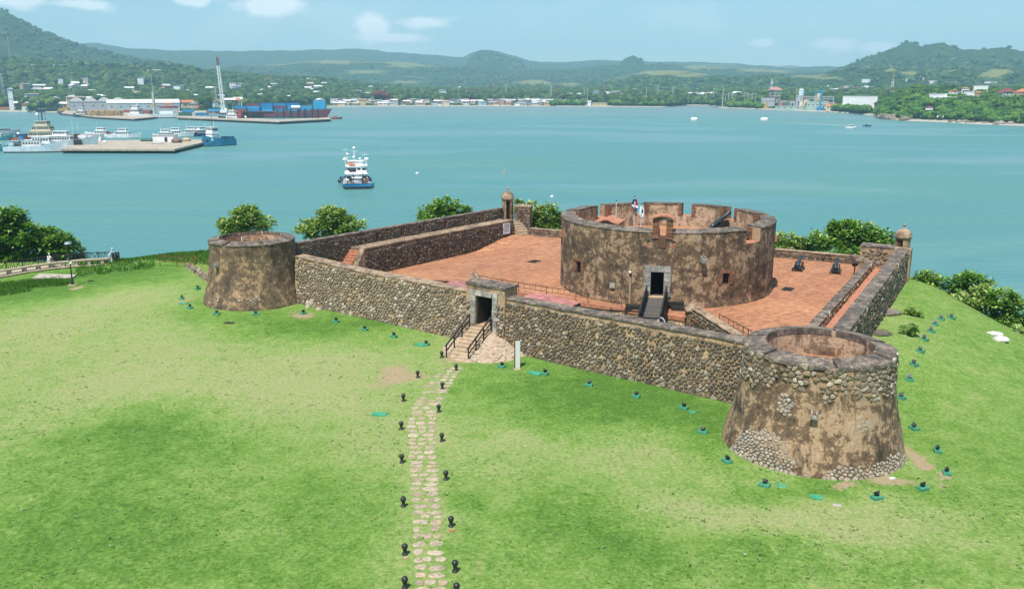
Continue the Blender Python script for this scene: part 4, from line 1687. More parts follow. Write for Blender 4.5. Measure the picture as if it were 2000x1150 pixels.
# corner pier and steps by the far sentry box
cpier = thing('stone_pier', 'square rubble pier between the left sentry box and the low rear wall', 'pier', (1.6, 110.3, 0))
k = MB()
k.prism([(0.35, 109.5), (0.9, 111.6), (2.6, 110.6), (2.25, 109.0)], 0, 5.25)
k.build('core', M['mortar_brown'], cpier)
k = MB()
k.prism([(0.3, 109.45), (0.88, 111.7), (2.68, 110.65), (2.3, 108.93)], 5.25, 5.37)
k.build('coping', M['coping_warm'], cpier)
st = Stones('stone_brown')
stone_face(st, (0.4, 109.48), (2.25, 109.0), 2, 5.2, (-.25, -.97), .42, .34, rng, 0, .1)
st.emit(cpier, rng)
fs_ = thing('stairway', 'brick steps rising from the terrace to the left sentry box', 'steps', (1.3, 107.8, 2))
for i in range(6):
    k = MB()
    b = Vector((1.75, 107.2, 0)) + Vector((-.24, .36, 0)) * i
    e = Vector((.62, .38, 0))
    d = Vector((-.24, .36, 0))
    z1 = 2.0 + .26 * (i + 1)
    k.hexa([(b - e).xy.to_3d() + Vector((0, 0, 1.5)), (b + e).xy.to_3d() + Vector((0, 0, 1.5)), (b + e + d * 1.1).xy.to_3d() + Vector((0, 0, 1.5)), (b - e + d * 1.1).xy.to_3d() + Vector((0, 0, 1.5)),
            (b - e).xy.to_3d() + Vector((0, 0, z1)), (b + e).xy.to_3d() + Vector((0, 0, z1)), (b + e + d * 1.1).xy.to_3d() + Vector((0, 0, z1)), (b - e + d * 1.1).xy.to_3d() + Vector((0, 0, z1))])
    k.build('step', M['step'], fs_)

# ---------------------------------------------------------------- rear low wall
bw = thing('stone_wall', 'low rubble wall along the seaward rear of the terrace', 'wall', (20, 97, 2))
b0, b1 = Vector((2.2, 107.4, 0)), Vector((36.9, 88.4, 0))
bd = (b1 - b0).normalized()
bn = Vector((bd.y, -bd.x, 0))
k = MB()
wall_body(k, b0, b1, bn, .55, -3, 2.82, 0, 20)
k.build('core', M['mortar_brown'], bw)
coping('coping', b0, b1, bn, 2.82, .55, .10, bw, 'coping_warm', n=20, seed=12)
st = Stones('stone_brown')
stone_face(st, b0, b1, 2.0, 2.8, bn, .46, .32, rng, 0, .08)
st.emit(bw, rng)

# ---------------------------------------------------------------- right rampart
ER = Vector((.5, .866, 0))
GR = Vector((.866, -.5, 0))
Q0 = Vector((22.3, 62.0, 0))


def rwp(s, off=0.0, z=0.0):
    p = Q0 + ER * s + GR * off
    return Vector((p.x, p.y, z))


rr = thing('rampart', 'right hand rampart with grey capped outer wall and sunken brick walkway', 'rampart', rwp(8, 1.5))
k = MB()
wall_body(k, rwp(27, 0.6), rwp(-10, 0.6), GR, .6, .5, 3.36, 0, 16)
k.build('inner_wall', M['mortar'], rr)
coping('inner_coping', rwp(27, 0.6), rwp(-10, 0.6), GR, 3.36, .6, .10, rr, 'coping', n=20, seed=14)
k = MB()
k.hexa([rwp(-11, .5, 1.0), rwp(-11, 2.8, 1.0), rwp(27, 2.8, 1.0), rwp(27, .5, 1.0), rwp(-11, .5, 2.7), rwp(-11, 2.8, 2.7), rwp(27, 2.8, 2.7), rwp(27, .5, 2.7)])
k.build('walkway', M['tile_red'], rr)
k = MB()
wall_body(k, rwp(25.0, 3.57), rwp(-12.5, 3.57), GR, .92, -3.5, 4.9, 0.0, 24)
k.build('outer_wall', M['mortar_brown'], rr)
coping('outer_coping', rwp(25.0, 3.57), rwp(-12.5, 3.57), GR, 4.9, .92, .12, rr, 'coping', n=24, seed=15)
st = Stones('stone_mixed')
stone_face(st, rwp(27, .6), rwp(-6, .6), 2.7, 3.34, GR, .34, .26, rng, 0, .09)
st.emit(rr, rng, 120)
st = Stones('stone_grey')
stone_face(st, rwp(25.0, 3.57), rwp(-12, 3.57), lambda s: -0.6 if s < 6 else 0.2, 4.85, GR, .38, .34, rng, 0, .11)
st.emit(rr, rng, 290)
# end pier and buttress
k = MB()
for (s0, s1, o0, o1, z0, z1) in ((25.0, 26.2, 2.3, 3.8, -4, 4.9), (25.4, 27.2, -.8, 2.3, 0.5, 4.75)):
    k.hexa([rwp(s0, o0, z0), rwp(s0, o1, z0), rwp(s1, o1, z0), rwp(s1, o0, z0), rwp(s0, o0, z1), rwp(s0, o1, z1), rwp(s1, o1, z1), rwp(s1, o0, z1)])
k.build('end_pier', M['plaster_warm'], rr)
k = MB()
k.hexa([rwp(25.35, -.85, 4.752), rwp(25.35, 2.3, 4.752), rwp(27.25, 2.3, 4.752), rwp(27.25, -.85, 4.752), rwp(25.35, -.85, 4.87), rwp(25.35, 2.3, 4.87), rwp(27.25, 2.3, 4.87), rwp(27.25, -.85, 4.87)])
k.build('pier_coping', M['coping'], rr)
st = Stones('stone_mixed')
stone_face(st, rwp(25.4, 1.6), rwp(25.4, -.8), 3.3, 4.7, -ER, .42, .34, rng, 0, .09, keep=.8)
st.emit(rr, rng, 60)


# ---------------------------------------------------------------- sentry boxes
def sentry(label, c, r, z0, z1, ztop, door_a, slits, corbel=None):
    t = thing('sentry_box', label, 'sentry box', (c[0], c[1], z0))
    n = 48
    dz0, dz1 = z0 + (.35 if corbel is None else 1.05), z1 - .22
    mb = MB()
    hw = R(24)

    def hole(a, z):
        d = (a - door_a + math.pi) % (2 * math.pi) - math.pi
        if abs(d) < hw and dz0 < z < dz1:
            return True
        for s_ in slits:
            d = (a - s_ + math.pi) % (2 * math.pi) - math.pi
            if abs(d) < R(8) and z1 - .95 < z < z1 - .35:
                return True
        return False
    zs = sorted(set([z0 - (.0), dz0, dz1, z1 - .95, z1 - .35, z1]))
    for za, zb in zip(zs, zs[1:]):
        for i in range(n):
            a0, a1 = 2 * math.pi * i / n, 2 * math.pi * (i + 1) / n
            if hole((a0 + a1) / 2, (za + zb) / 2):
                for a in (a0, a1):
                    mb.add([pol(c, r, a, za), pol(c, r - .2, a, za), pol(c, r - .2, a, zb), pol(c, r, a, zb)], [(0, 1, 2, 3)])
                continue
            mb.add([pol(c, r, a0, za), pol(c, r, a1, za), pol(c, r, a1, zb), pol(c, r, a0, zb)], [(0, 1, 2, 3)], True)
            mb.add([pol(c, r - .2, a0, za), pol(c, r - .2, a1, za), pol(c, r - .2, a1, zb), pol(c, r - .2, a0, zb)], [(3, 2, 1, 0)], True)
    mb.lathe([(r - .2, z0 + .02), (0.01, z0 + .02)], c, 24, cap=False)
    mb.build('body', M['plaster_warm'], t)
    k = MB()
    R2 = r + .13
    prof = [(r - .05, z1 - .16), (R2 - .04, z1 - .12), (R2, z1 - .02), (R2, z1 + .05)]
    hh = ztop - z1 - .05
    prof += [((R2 - .02) * math.cos(R(6 + 84 * i / 9)), z1 + .06 + hh * math.sin(R(6 + 84 * i / 9))) for i in range(10)]
    k.lathe(prof, c, 40)
    k.build('dome', M['coping_warm'], t)
    k = MB()
    k.lathe([(.20, ztop - .02), (.20, ztop + .08), (.08, ztop + .10), (.06, ztop + .2), (.14, ztop + .27), (.16, ztop + .36), (.11, ztop + .45), (.01, ztop + .5)], c, 14)
    k.build('finial', M['stone_block'], t)
    if corbel:
        k = MB()
        k.lathe([(.05, z0 - corbel), (r * .45, z0 - corbel + .15), (r * .5, z0 - corbel * .6), (r * .8, z0 - corbel * .55), (r * .85, z0 - .25), (r + .08, z0 - .2), (r + .08, z0)], c, 30)
        k.build('corbel', M['coping'], t)
    return t


sentry('domed sentry box at the left corner, dark doorway facing the terrace', (-0.55, 110.5), .70, 2.6, 6.22, 7.15, R(-84), [])
sentry('domed sentry box at the right corner hanging over the sea on a corbel', (38.45, 84.5), .70, 3.35, 5.68, 6.5, R(222), [R(290), R(340)], 1.5)

# ================================================================ the great drum tower
CD = (14.36, 80.3)
RD, RI = 9.77, 8.45
DZ0, DZF, DZT, DZN = 1.4, 6.15, 8.38, 7.2
drum = thing('drum_tower', 'huge low round drum tower with crenellated rim standing on the brick terrace', 'tower', (CD[0], CD[1], 2))
# gun embrasures: (centre angle, half width)
EMB = [(128.5, 5.0), (97.7, 3.3), (66.4, 3.6), (34.5, 4.8), (1.0, 4.0), (163.0, 4.5), (308.3, 5.6), (258.2, 1.9)]
DOOR_A = 256.6
DOOR_HW = math.degrees(0.55 / RD)
WIN = [(209.8, 2.3, 4.02, 4.95), (291.3, 2.05, 3.98, 4.82)]        # angle, half width, sill, head


def dang(a):
    return lambda b: abs((a - b + 180) % 360 - 180)


cuts = set(range(0, 360, 3))
for (a, h) in EMB:
    cuts |= {round((a - h) % 360, 3), round((a + h) % 360, 3)}
for (a, h) in [(DOOR_A, DOOR_HW)] + [(w[0], w[1]) for w in WIN]:
    cuts |= {round(a - h, 3), round(a + h, 3)}
SLOT = [(251.6, .62, 7.1, 7.72), (263.6, .62, 7.1, 7.72)]
for (a, h, z0, z1) in SLOT:
    cuts |= {round(a - h, 3), round(a + h, 3)}
cuts = sorted(cuts)
cc = [cuts[0]]
for c in cuts[1:]:
    if c - cc[-1] > 0.02:
        cc.append(c)
ANG = cc + [cc[0] + 360]
DOOR_Z = (3.0, 5.05)


def in_emb(a):
    return any(dang(a)(c) < h for c, h in EMB)


HOLES = [(DOOR_A, DOOR_HW, DOOR_Z[0], DOOR_Z[1])] + WIN + SLOT
ZL = sorted({DZ0, 2.6, 3.3, 5.6, 6.3, 6.7} | {h[2] for h in HOLES} | {h[3] for h in HOLES})


def dr_out(a, z):
    A = R(a)
    return RD + 0.14 * smooth((2.3 - z) / .9) + .035 * fbm(math.cos(A) * 5, math.sin(A) * 5, z * .8, 4)


mb = MB()
for a0, a1 in zip(ANG, ANG[1:]):
    am = (a0 + a1) / 2 % 360
    top = DZN if in_emb(am) else DZT
    zs = [z for z in ZL if z < top - .05] + [top]
    for za, zb in zip(zs, zs[1:]):
        zm = (za + zb) / 2
        if any(dang(am)(h[0]) < h[1] and h[2] < zm < h[3] for h in HOLES):
            continue
        mb.add([pol(CD, dr_out(a0, za), R(a0), za), pol(CD, dr_out(a1, za), R(a1), za), pol(CD, dr_out(a1, zb), R(a1), zb), pol(CD, dr_out(a0, zb), R(a0), zb)], [(0, 1, 2, 3)], True)
mb.build('outer_wall', M['plaster'], drum)
# window and slot reveals
for nm, hl, dep, mt in (('window_recess', WIN, .55, 'dark'), ('slot_recess', SLOT, .10, 'tile_red')):
    for (a, h, z0, z1) in hl:
        k = MB()
        o = [pol(CD, RD + .02, R(a - h), z0), pol(CD, RD + .02, R(a + h), z0), pol(CD, RD + .02, R(a + h), z1), pol(CD, RD + .02, R(a - h), z1)]
        i_ = [pol(CD, RD - dep, R(a - h), z0), pol(CD, RD - dep, R(a + h), z0), pol(CD, RD - dep, R(a + h), z1), pol(CD, RD - dep, R(a - h), z1)]
        k.add(o + i_, [(0, 1, 5, 4), (1, 2, 6, 5), (2, 3, 7, 6), (3, 0, 4, 7), (4, 5, 6, 7)])
        k.build(nm, M[mt], drum)
# inner parapet face, parapet top and embrasure cheeks
mb = MB()
for a0, a1 in zip(ANG, ANG[1:]):
    am = (a0 + a1) / 2 % 360
    top = DZN if in_emb(am) else DZT
    mb.add([pol(CD, RI, R(a0), DZF), pol(CD, RI, R(a1), DZF), pol(CD, RI, R(a1), top), pol(CD, RI, R(a0), top)], [(3, 2, 1, 0)], True)
mb.build('inner_wall', M['plaster_inner'], drum)
merlon = MB()
sill = MB()
for a0, a1 in zip(ANG, ANG[1:]):
    am = (a0 + a1) / 2 % 360
    if in_emb(am):
        if merlon.v:
            merlon.build('coping', M['coping'], drum)
            merlon = MB()
        sill.add([pol(CD, RD, R(a0), DZN), pol(CD, RD, R(a1), DZN), pol(CD, RI, R(a1), DZN), pol(CD, RI, R(a0), DZN)], [(0, 1, 2, 3)])
    else:
        w0, w1 = [.03 * fbm(math.cos(R(a)) * 6, math.sin(R(a)) * 6, 1) for a in (a0, a1)]
        ro = RD + .05
        b = [pol(CD, ro + w0, R(a0), DZT - .06), pol(CD, ro + w1, R(a1), DZT - .06), pol(CD, RI - .04, R(a1), DZT - .06), pol(CD, RI - .04, R(a0), DZT - .06)]
        t = [pol(CD, ro - .02 + w0, R(a0), DZT + .02), pol(CD, ro - .02 + w1, R(a1), DZT + .02), pol(CD, RI - .04, R(a1), DZT + .13 + w1), pol(CD, RI - .04, R(a0), DZT + .13 + w0)]
        merlon.hexa([b[3], b[0], b[1], b[2], t[3], t[0], t[1], t[2]])
if merlon.v:
    merlon.build('coping', M['coping'], drum)
sill.build('embrasure_sill', M['tile_red'], drum)
for (a, h) in EMB:
    for sg_ in (-1, 1):
        k = MB()
        e = a + sg_ * h
        nz = 9
        for r_ in range(nz):
            z0 = DZN + (DZT - .06 - DZN) * r_ / nz
            z1 = DZN + (DZT - .06 - DZN) * (r_ + 1) / nz
            jit = .10 * (r_ % 2)
            dx = math.degrees(.28 / RI) + math.degrees(jit / RI)
            a_in, a_out = e, e + sg_ * dx
            v = []
            for z in (z0 + .012, z1 - .012):
                v += [pol(CD, RI - .035, R(a_in - sg_ * .15), z), pol(CD, RI - .035, R(a_out), z), pol(CD, RI + .55, R(a_out), z), pol(CD, RI + .55, R(a_in - sg_ * .15), z)]
            k.hexa(v)
        k.build('brick_quoin', M['brick'], drum)
        c = MB()
        c.add([pol(CD, RI + .5, R(e), DZN), pol(CD, RD, R(e), DZN), pol(CD, RD, R(e), DZT), pol(CD, RI + .5, R(e), DZT)], [(0, 1, 2, 3)])
        c.build('embrasure_cheek', M['plaster_warm'], drum)
k = MB()
k.add([pol(CD, RI + .03, 2 * math.pi * i / 72, DZF) for i in range(72)], [tuple(range(72))])
k.build('gun_platform', M['brick_floor'], drum)

# doorway
dA = R(DOOR_A)
DN = Vector((math.cos(dA), math.sin(dA), 0))
DT = Vector((-DN.y, DN.x, 0))
DP = pol(CD, RD, dA)


def dplace(s, o, z):
    p = DP + DT * s + DN * o
    return Vector((p.x, p.y, z))


dressed(drum, dplace, -1.10, 1.10, 2.98, 5.58, -.53, DOOR_Z[1], .53, 5, .25, 4, .09)
k = MB()
o = [dplace(-.55, .03, 2.95), dplace(.55, .03, 2.95), dplace(.55, .03, 5.07), dplace(-.55, .03, 5.07)]
i_ = [dplace(-.55, -2.4, 2.95), dplace(.55, -2.4, 2.95), dplace(.55, -2.4, 5.07), dplace(-.55, -2.4, 5.07)]
k.add(o + i_, [(0, 1, 5, 4), (1, 2, 6, 5), (2, 3, 7, 6), (3, 0, 4, 7), (4, 5, 6, 7)])
k.build('doorway', M['dark'], drum)
k = MB()
k.hexa([dplace(-.75, -.3, 2.8), dplace(.75, -.3, 2.8), dplace(.75, .45, 2.8), dplace(-.75, .45, 2.8), dplace(-.75, -.3, 2.99), dplace(.75, -.3, 2.99), dplace(.75, .45, 2.99), dplace(-.75, .45, 2.99)])
k.build('threshold', M['step'], drum)


def dsurf(a, o, z):
    return pol(CD, RD + o, R(a), z)


# barred window and arched window with brick surrounds
for wi, (a, h, z0, z1) in enumerate(WIN):
    k = MB()
    bw_ = math.degrees(.34 / RD)
    for sg_ in (-1, 1):
        for r_ in range(7):
            za = z0 - .08 + (z1 - z0 + .12) * r_ / 7
            zb = z0 - .08 + (z1 - z0 + .12) * (r_ + 1) / 7
            e0, e1 = a + sg_ * (h - .05), a + sg_ * (h + bw_ + (.35 if r_ % 2 else 0))
            v = []
            for z in (za + .01, zb - .01):
                v += [dsurf(e0, .05, z), dsurf(e1, .05, z), dsurf(e1, -.2, z), dsurf(e0, -.2, z)]
            k.hexa(v)
    m_ = 9
    for r_ in range(m_):
        f0, f1 = -1 + 2 * r_ / m_, -1 + 2 * (r_ + 1) / m_
        rise = .16 if wi == 1 else .30
        zz0, zz1 = z1 + rise * (1 - f0 * f0) * .5, z1 + rise * (1 - f1 * f1) * .5
        w_ = h + bw_ * .8
        v = [dsurf(a + f0 * w_, .06, zz0 - .02), dsurf(a + f1 * w_ - .1, .06, zz1 - .02), dsurf(a + f1 * w_ - .1, -.2, zz1 - .02), dsurf(a + f0 * w_, -.2, zz0 - .02),
             dsurf(a + f0 * w_, .06, zz0 + .20), dsurf(a + f1 * w_ - .1, .06, zz1 + .20), dsurf(a + f1 * w_ - .1, -.2, zz1 + .20), dsurf(a + f0 * w_, -.2, zz0 + .20)]
        k.hexa(v)
    k.build('brick_surround', M['brick'], drum)
    g = MB()
    for b_ in range(6):
        aa = a - h + 2 * h * (b_ + .5) / 6
        g.tube(dsurf(aa, -.12, z0), dsurf(aa, -.12, z1 + .1), .025, n=5)
    g.build('window_bars', M['iron'], drum)
# drain spout over the right half
p = dsurf(277.8, 0, 6.2)
d = Vector((math.cos(R(277.8)), math.sin(R(277.8)), 0))
s_ = Vector((-d.y, d.x, 0))
k = MB()
k.hexa([p - s_ * .2 - d * .1 + Vector((0, 0, -.2)), p - s_ * .2 + d * .55 + Vector((0, 0, -.26)), p + s_ * .2 + d * .55 + Vector((0, 0, -.26)), p + s_ * .2 - d * .1 + Vector((0, 0, -.2)),
        p - s_ * .2 - d * .1 + Vector((0, 0, .06)), p - s_ * .2 + d * .55 + Vector((0, 0, .0)), p + s_ * .2 + d * .55 + Vector((0, 0, .0)), p + s_ * .2 - d * .1 + Vector((0, 0, .06))])
for e in (-.15, .15):
    k.hexa([p + s_ * (e - .06) - d * .1 + Vector((0, 0, .06)), p + s_ * (e - .06) + d * .5 + Vector((0, 0, .0)), p + s_ * (e + .06) + d * .5 + Vector((0, 0, 0)), p + s_ * (e + .06) - d * .1 + Vector((0, 0, .06)),
            p + s_ * (e - .06) - d * .1 + Vector((0, 0, .28)), p + s_ * (e - .06) + d * .5 + Vector((0, 0, .24)), p + s_ * (e + .06) + d * .5 + Vector((0, 0, .24)), p + s_ * (e + .06) - d * .1 + Vector((0, 0, .28))])
k.build('water_spout', M['stone_block'], drum)
# stub of brick at both outer sides and stone plug
for (a, z, w) in ((186, 6.9, .35), (338, 6.9, .35)):
    k = MB()
    p = dsurf(a, .05, z)
    k.box(p, (.35, .35, .55), Matrix.Rotation(R(a), 3, 'Z'))
    k.build('brick_outlet', M['tile_red'], drum)
k = MB()
p = dsurf(234, .0, 3.55)
k.box(p, (.3, .5, .42), Matrix.Rotation(R(234), 3, 'Z'))
k.build('stone_plug', M['stone_block'], drum)
# conduit with a small lamp
wlamp = thing('wall_lamp', 'small white lamp on a pale conduit running up the drum left of its door', 'lamp', dsurf(243.4, .06, 2.2))
k = MB()
k.tube(dsurf(243.4, .07, 2.0), dsurf(243.4, .07, 4.55), .09, n=8)
k.build('conduit', paint('conduit_render', (0.40, 0.29, 0.19), 0.9, 0.2, 3), wlamp)
k = MB()
k.tube(dsurf(243.4, .10, 4.5), dsurf(243.4, .12, 4.75), .07, n=8)
k.build('bracket', M['iron'], wlamp)
k = MB()
k.ball(dsurf(243.4, .2, 4.9), .13, 1)
k.build('lamp_globe', M['white'], wlamp)

# bell arch in the front parapet
bA = 258.2
bn_ = Vector((math.cos(R(bA)), math.sin(R(bA)), 0))
bt_ = Vector((-bn_.y, bn_.x, 0))
bp_ = pol(CD, RD - .35, R(bA))


def bpl(s, o, z):
    q = bp_ + bt_ * s + bn_ * o
    return Vector((q.x, q.y, z))


arch = thing('arched_niche', 'small brick arch with tiled bowed roof rising from the front parapet of the drum', 'arch', bpl(0, 0, 7.9))
k = MB()
for sg_ in (-1, 1):
    for r_ in range(12):
        z0, z1 = 7.85 + .128 * r_, 7.85 + .128 * (r_ + 1)
        j = .02 * (r_ % 2)
        a, b = sorted((sg_ * .30, sg_ * (.80 + j)))
        k.hexa([bpl(a, .42, z0 + .008), bpl(b, .42, z0 + .008), bpl(b, -.42, z0 + .008), bpl(a, -.42, z0 + .008), bpl(a, .42, z1 - .008), bpl(b, .42, z1 - .008), bpl(b, -.42, z1 - .008), bpl(a, -.42, z1 - .008)])
k.hexa([bpl(-.34, .40, 7.1), bpl(.34, .40, 7.1), bpl(.34, -.3, 7.1), bpl(-.34, -.3, 7.1), bpl(-.3, .44, 8.0), bpl(.3, .44, 8.0), bpl(.3, -.44, 8.0), bpl(-.3, -.44, 8.0)])
k.build('brick_pier', M['brick'], arch)
k = MB()
m_ = 10
for r_ in range(m_):
    f0, f1 = -1 + 2 * r_ / m_, -1 + 2 * (r_ + 1) / m_
    zt0, zt1 = 9.44 + .24 * (1 - f0 * f0), 9.44 + .24 * (1 - f1 * f1)
    k.hexa([bpl(f0 * .8, .42, 9.38), bpl(f1 * .8, .42, 9.38), bpl(f1 * .8, -.42, 9.38), bpl(f0 * .8, -.42, 9.38), bpl(f0 * .8, .42, zt0), bpl(f1 * .8, .42, zt1), bpl(f1 * .8, -.42, zt1), bpl(f0 * .8, -.42, zt0)])
k.build('arch_head', M['plaster_inner'], arch)
k = MB()
for r_ in range(m_):
    f0, f1 = -1 + 2 * r_ / m_, -1 + 2 * (r_ + 1) / m_
    zt0, zt1 = 9.45 + .26 * (1 - f0 * f0), 9.45 + .26 * (1 - f1 * f1)
    k.hexa([bpl(f0 * .92, .6, zt0), bpl(f1 * .92, .6, zt1), bpl(f1 * .92, -.6, zt1), bpl(f0 * .92, -.6, zt0), bpl(f0 * .92, .6, zt0 + .12), bpl(f1 * .92, .6, zt1 + .12), bpl(f1 * .92, -.6, zt1 + .12), bpl(f0 * .92, -.6, zt0 + .12)])
k.build('tiled_roof', M['tile_red'], arch)

# stair hood on the platform
hood = thing('stair_hood', 'low brick stair hood with wavy tiled roof inside the drum on its left side', 'stair hood', (8.6, 78.6, DZF))
hx, hy = Vector((.94, -.34, 0)), Vector((.34, .94, 0))
hc = Vector((8.9, 78.9, 0))


def hpl(s, o, z):
    q = hc + hx * s + hy * o
    return Vector((q.x, q.y, z))


k = MB()
k.hexa([hpl(-1.1, -1.2, DZF), hpl(1.0, -1.2, DZF), hpl(1.0, 1.2, DZF), hpl(-1.1, 1.2, DZF), hpl(-1.1, -1.2, 7.95), hpl(1.0, -1.2, 7.95), hpl(1.0, 1.2, 7.95), hpl(-1.1, 1.2, 7.95)])
m_ = 12
for r_ in range(m_):
    f0, f1 = -1 + 2 * r_ / m_, -1 + 2 * (r_ + 1) / m_
    q0, q1 = .34 * math.exp(-3.5 * f0 * f0), .34 * math.exp(-3.5 * f1 * f1)
    k.hexa([hpl(f0 * 1.05 - .05, -1.2, 7.9), hpl(f1 * 1.05 - .05, -1.2, 7.9), hpl(f1 * 1.05 - .05, 1.2, 7.9), hpl(f0 * 1.05 - .05, 1.2, 7.9), hpl(f0 * 1.05 - .05, -1.2, 7.95 + q0), hpl(f1 * 1.05 - .05, -1.2, 7.95 + q1), hpl(f1 * 1.05 - .05, 1.2, 7.95 + q1), hpl(f0 * 1.05 - .05, 1.2, 7.95 + q0)])
k.build('brick_body', M['plaster_warm'], hood)
k = MB()
for r_ in range(m_):
    f0, f1 = -1 + 2 * r_ / m_, -1 + 2 * (r_ + 1) / m_
    q0, q1 = .36 * math.exp(-3.5 * f0 * f0), .36 * math.exp(-3.5 * f1 * f1)
    k.hexa([hpl(f0 * 1.2, -1.35, 7.97 + q0), hpl(f1 * 1.2, -1.35, 7.97 + q1), hpl(f1 * 1.2, 1.3, 7.97 + q1), hpl(f0 * 1.2, 1.3, 7.97 + q0), hpl(f0 * 1.2, -1.35, 8.10 + q0), hpl(f1 * 1.2, -1.35, 8.10 + q1), hpl(f1 * 1.2, 1.3, 8.10 + q1), hpl(f0 * 1.2, 1.3, 8.10 + q0)])
k.build('tiled_roof', M['tile_red'], hood)

# ================================================================ flags
def flagpole(label, px, py_top, rr_, aa_, kind):
    p = pol(CD, rr_, R(aa_), DZF)
    top = at_y(px, py_top, p.y)
    x = top.x
    t = thing('flagpole', label, 'flagpole', (x, p.y, DZF))
    k = MB()
    k.tube((x, p.y, DZF), (x, p.y, top.z - .08), .035, .025, 6)
    k.build('pole', M['white'], t)
    k = MB()
    k.ball((x, p.y, top.z - .05), .07, 1)
    k.build('finial', M['iron'], t)
    if kind:
        # a limp flag gathered against its pole: folds of cloth, built in quarters
        H, Wd = (1.1, .7) if kind == 'cross' else (0.95, .7)
        z1 = top.z - .25
        nu, nv = 14, 12
        cols = {'cross': [('flag_blue', (0.012, 0.04, 0.115)), ('flag_red', (0.36, 0.018, 0.05)), ('flag_white', (0.72, 0.72, 0.74))], 'white': [('flag_white', (0.72, 0.74, 0.75)), ('flag_teal', (0.02, 0.09, 0.10))]}[kind]
        mats = [paint(n_, c_, 0.8, 0.06, 3) for n_, c_ in cols]
        k = MB()
        vs = []
        for j in range(nv + 1):
            v = j / nv
            for i in range(nu + 1):
                u = i / nu
                spread = .12 + .16 * math.sin(math.pi * min(1, v * 1.15)) if kind == 'cross' else .07 + .15 * math.sin(math.pi * min(1, .15 + v * .8))
                xx = (u - .45) * spread * 2.0
                yy = .12 * math.sin(u * 11 + v * 1.5) * (.4 + v)
                zz = z1 - v * H - .15 * u * (1 if kind == 'cross' else .6) * math.sin(v * 3)
                vs.append((x + xx, p.y - .05 + yy, zz))
        fs, mi = [], []
        for j in range(nv):
            for i in range(nu):
                fs.append((j * (nu + 1) + i, j * (nu + 1) + i + 1, (j + 1) * (nu + 1) + i + 1, (j + 1) * (nu + 1) + i))
                u, v = (i + .5) / nu, (j + .5) / nv
                if kind == 'cross':
                    q = 2 if (abs(v - .5) < .12 or abs(u - .5) < .11) else (0 if (u < .5) == (v < .5) else 1)
                    if v < .14:
                        q = 1 if u > .4 else 0
                else:
                    q = 1 if (u - .68) ** 2 / .025 + (v - .42) ** 2 / .03 < 1 else 0
                mi.append(q)
        b0 = len(k.v)
        k.v.extend(vs)
        k.f.extend([list(f) for f in fs])
        k.mi.extend(mi)
        k.sm.extend([True] * len(fs))
        k.build('flag', mats, t)


flagpole('tall flagpole on the drum with a limp red, blue and white flag', 1240, 383, 5.4, 205 + 62, 'cross')
flagpole('shorter flagpole on the drum with a limp white flag', 1253, 397, 5.9, 268.5, 'white')
flagpole('bare white flagpole without a flag near the stair hood on the drum', 1204, 391, 5.2, 190, None)


# ================================================================ cannons
def make_cannon(label, big=1.0):
    """muzzle along +X, standing on z = 0"""
    t = thing('cannon', label, 'cannon', (0, 0, 0), 0, 'iron cannons of the fort')
    k = MB()
    prof = [(0.02, -1.05), (.07, -1.02), (.09, -.95), (.05, -.88), (.16, -.84), (.20, -.74), (.205, -.45), (.18, -.42), (.175, .10), (.155, .14), (.135, .95), (.15, 1.0), (.175, 1.08), (.15, 1.16), (.10, 1.17), (.09, .7)]
    k.lathe(prof, (0, 0), 16, cap=False)
    rot = Matrix.Rotation(R(90 - 16), 3, 'Y')
    k.v = [tuple(rot @ Vector(v) + Vector((.05, 0, .86))) for v in k.v]
    k.build('barrel', M['gun'], t, False)
    k = MB()
    k.tube((.02, -.34, .84), (.02, .34, .84), .06, n=8)
    k.build('trunnion', M['gun'], t, False)
    for s in (-1, 1):
        k = MB()
        y = s * .30
        pr_ = [(-.95, .22), (.62, .22), (.70, .42), (.62, .78), (.25, .86), (-.1, .80), (-.12, .66), (-.45, .62), (-.47, .50), (-.75, .46), (-.95, .36)]
        n = len(pr_)
        vs = [(a, y - .05, b) for a, b in pr_] + [(a, y + .05, b) for a, b in pr_]
        k.add(vs, [tuple(range(n)), tuple(range(2 * n - 1, n - 1, -1))] + [(i, n + i, n + (i + 1) % n, (i + 1) % n) for i in range(n)])
        k.build('cheek', M['iron'], t, False)
    for x in (-.72, .42):
        k = MB()
        k.box((x, 0, .20), (.16, .95, .14))
        k.build('axle', M['iron'], t, False)
        for s in (-1, 1):
            k = MB()
            k.tube((x, s * .40, .18), (x, s * .52, .18), .18, n=14)
            k.build('wheel', M['iron'], t, False)
    k = MB()
    k.box((-.1, 0, .30), (1.4, .52, .06))
    k.build('bed', M['iron'], t, False)
    return t


can = make_cannon('black cannon on the terrace behind the drum, the one farther from the right rampart')
p = at(1562, 529, 2.0)
can.location = (p.x, p.y + .4, 2.02)
can.rotation_euler = (0, 0, R(62))
p = at(1635, 534, 2.0)
copy_tree(can, (p.x, p.y + .4, 2.02), R(66), 'black cannon on the terrace closest to the right rampart steps')
p = at(1408, 444, 6.6)
p.z = DZF
copy_tree(can, (p.x, p.y, DZF + .02), R(28), 'black cannon on top of the drum with its barrel raised towards the sea')
p = pol(CD, 7.75, R(309), DZF)
CANNON_TOP = [o for o in S.objects if o.get('label', '').startswith('black cannon on top')][0]
CANNON_TOP.scale = (1.3, 1.3, 1.3)
CANNON_TOP.rotation_euler = (0, R(-17), R(24))
c4 = copy_tree(can, (p.x, p.y, DZF + .42), R(330), 'black cannon poking out of the right front embrasure of the drum')

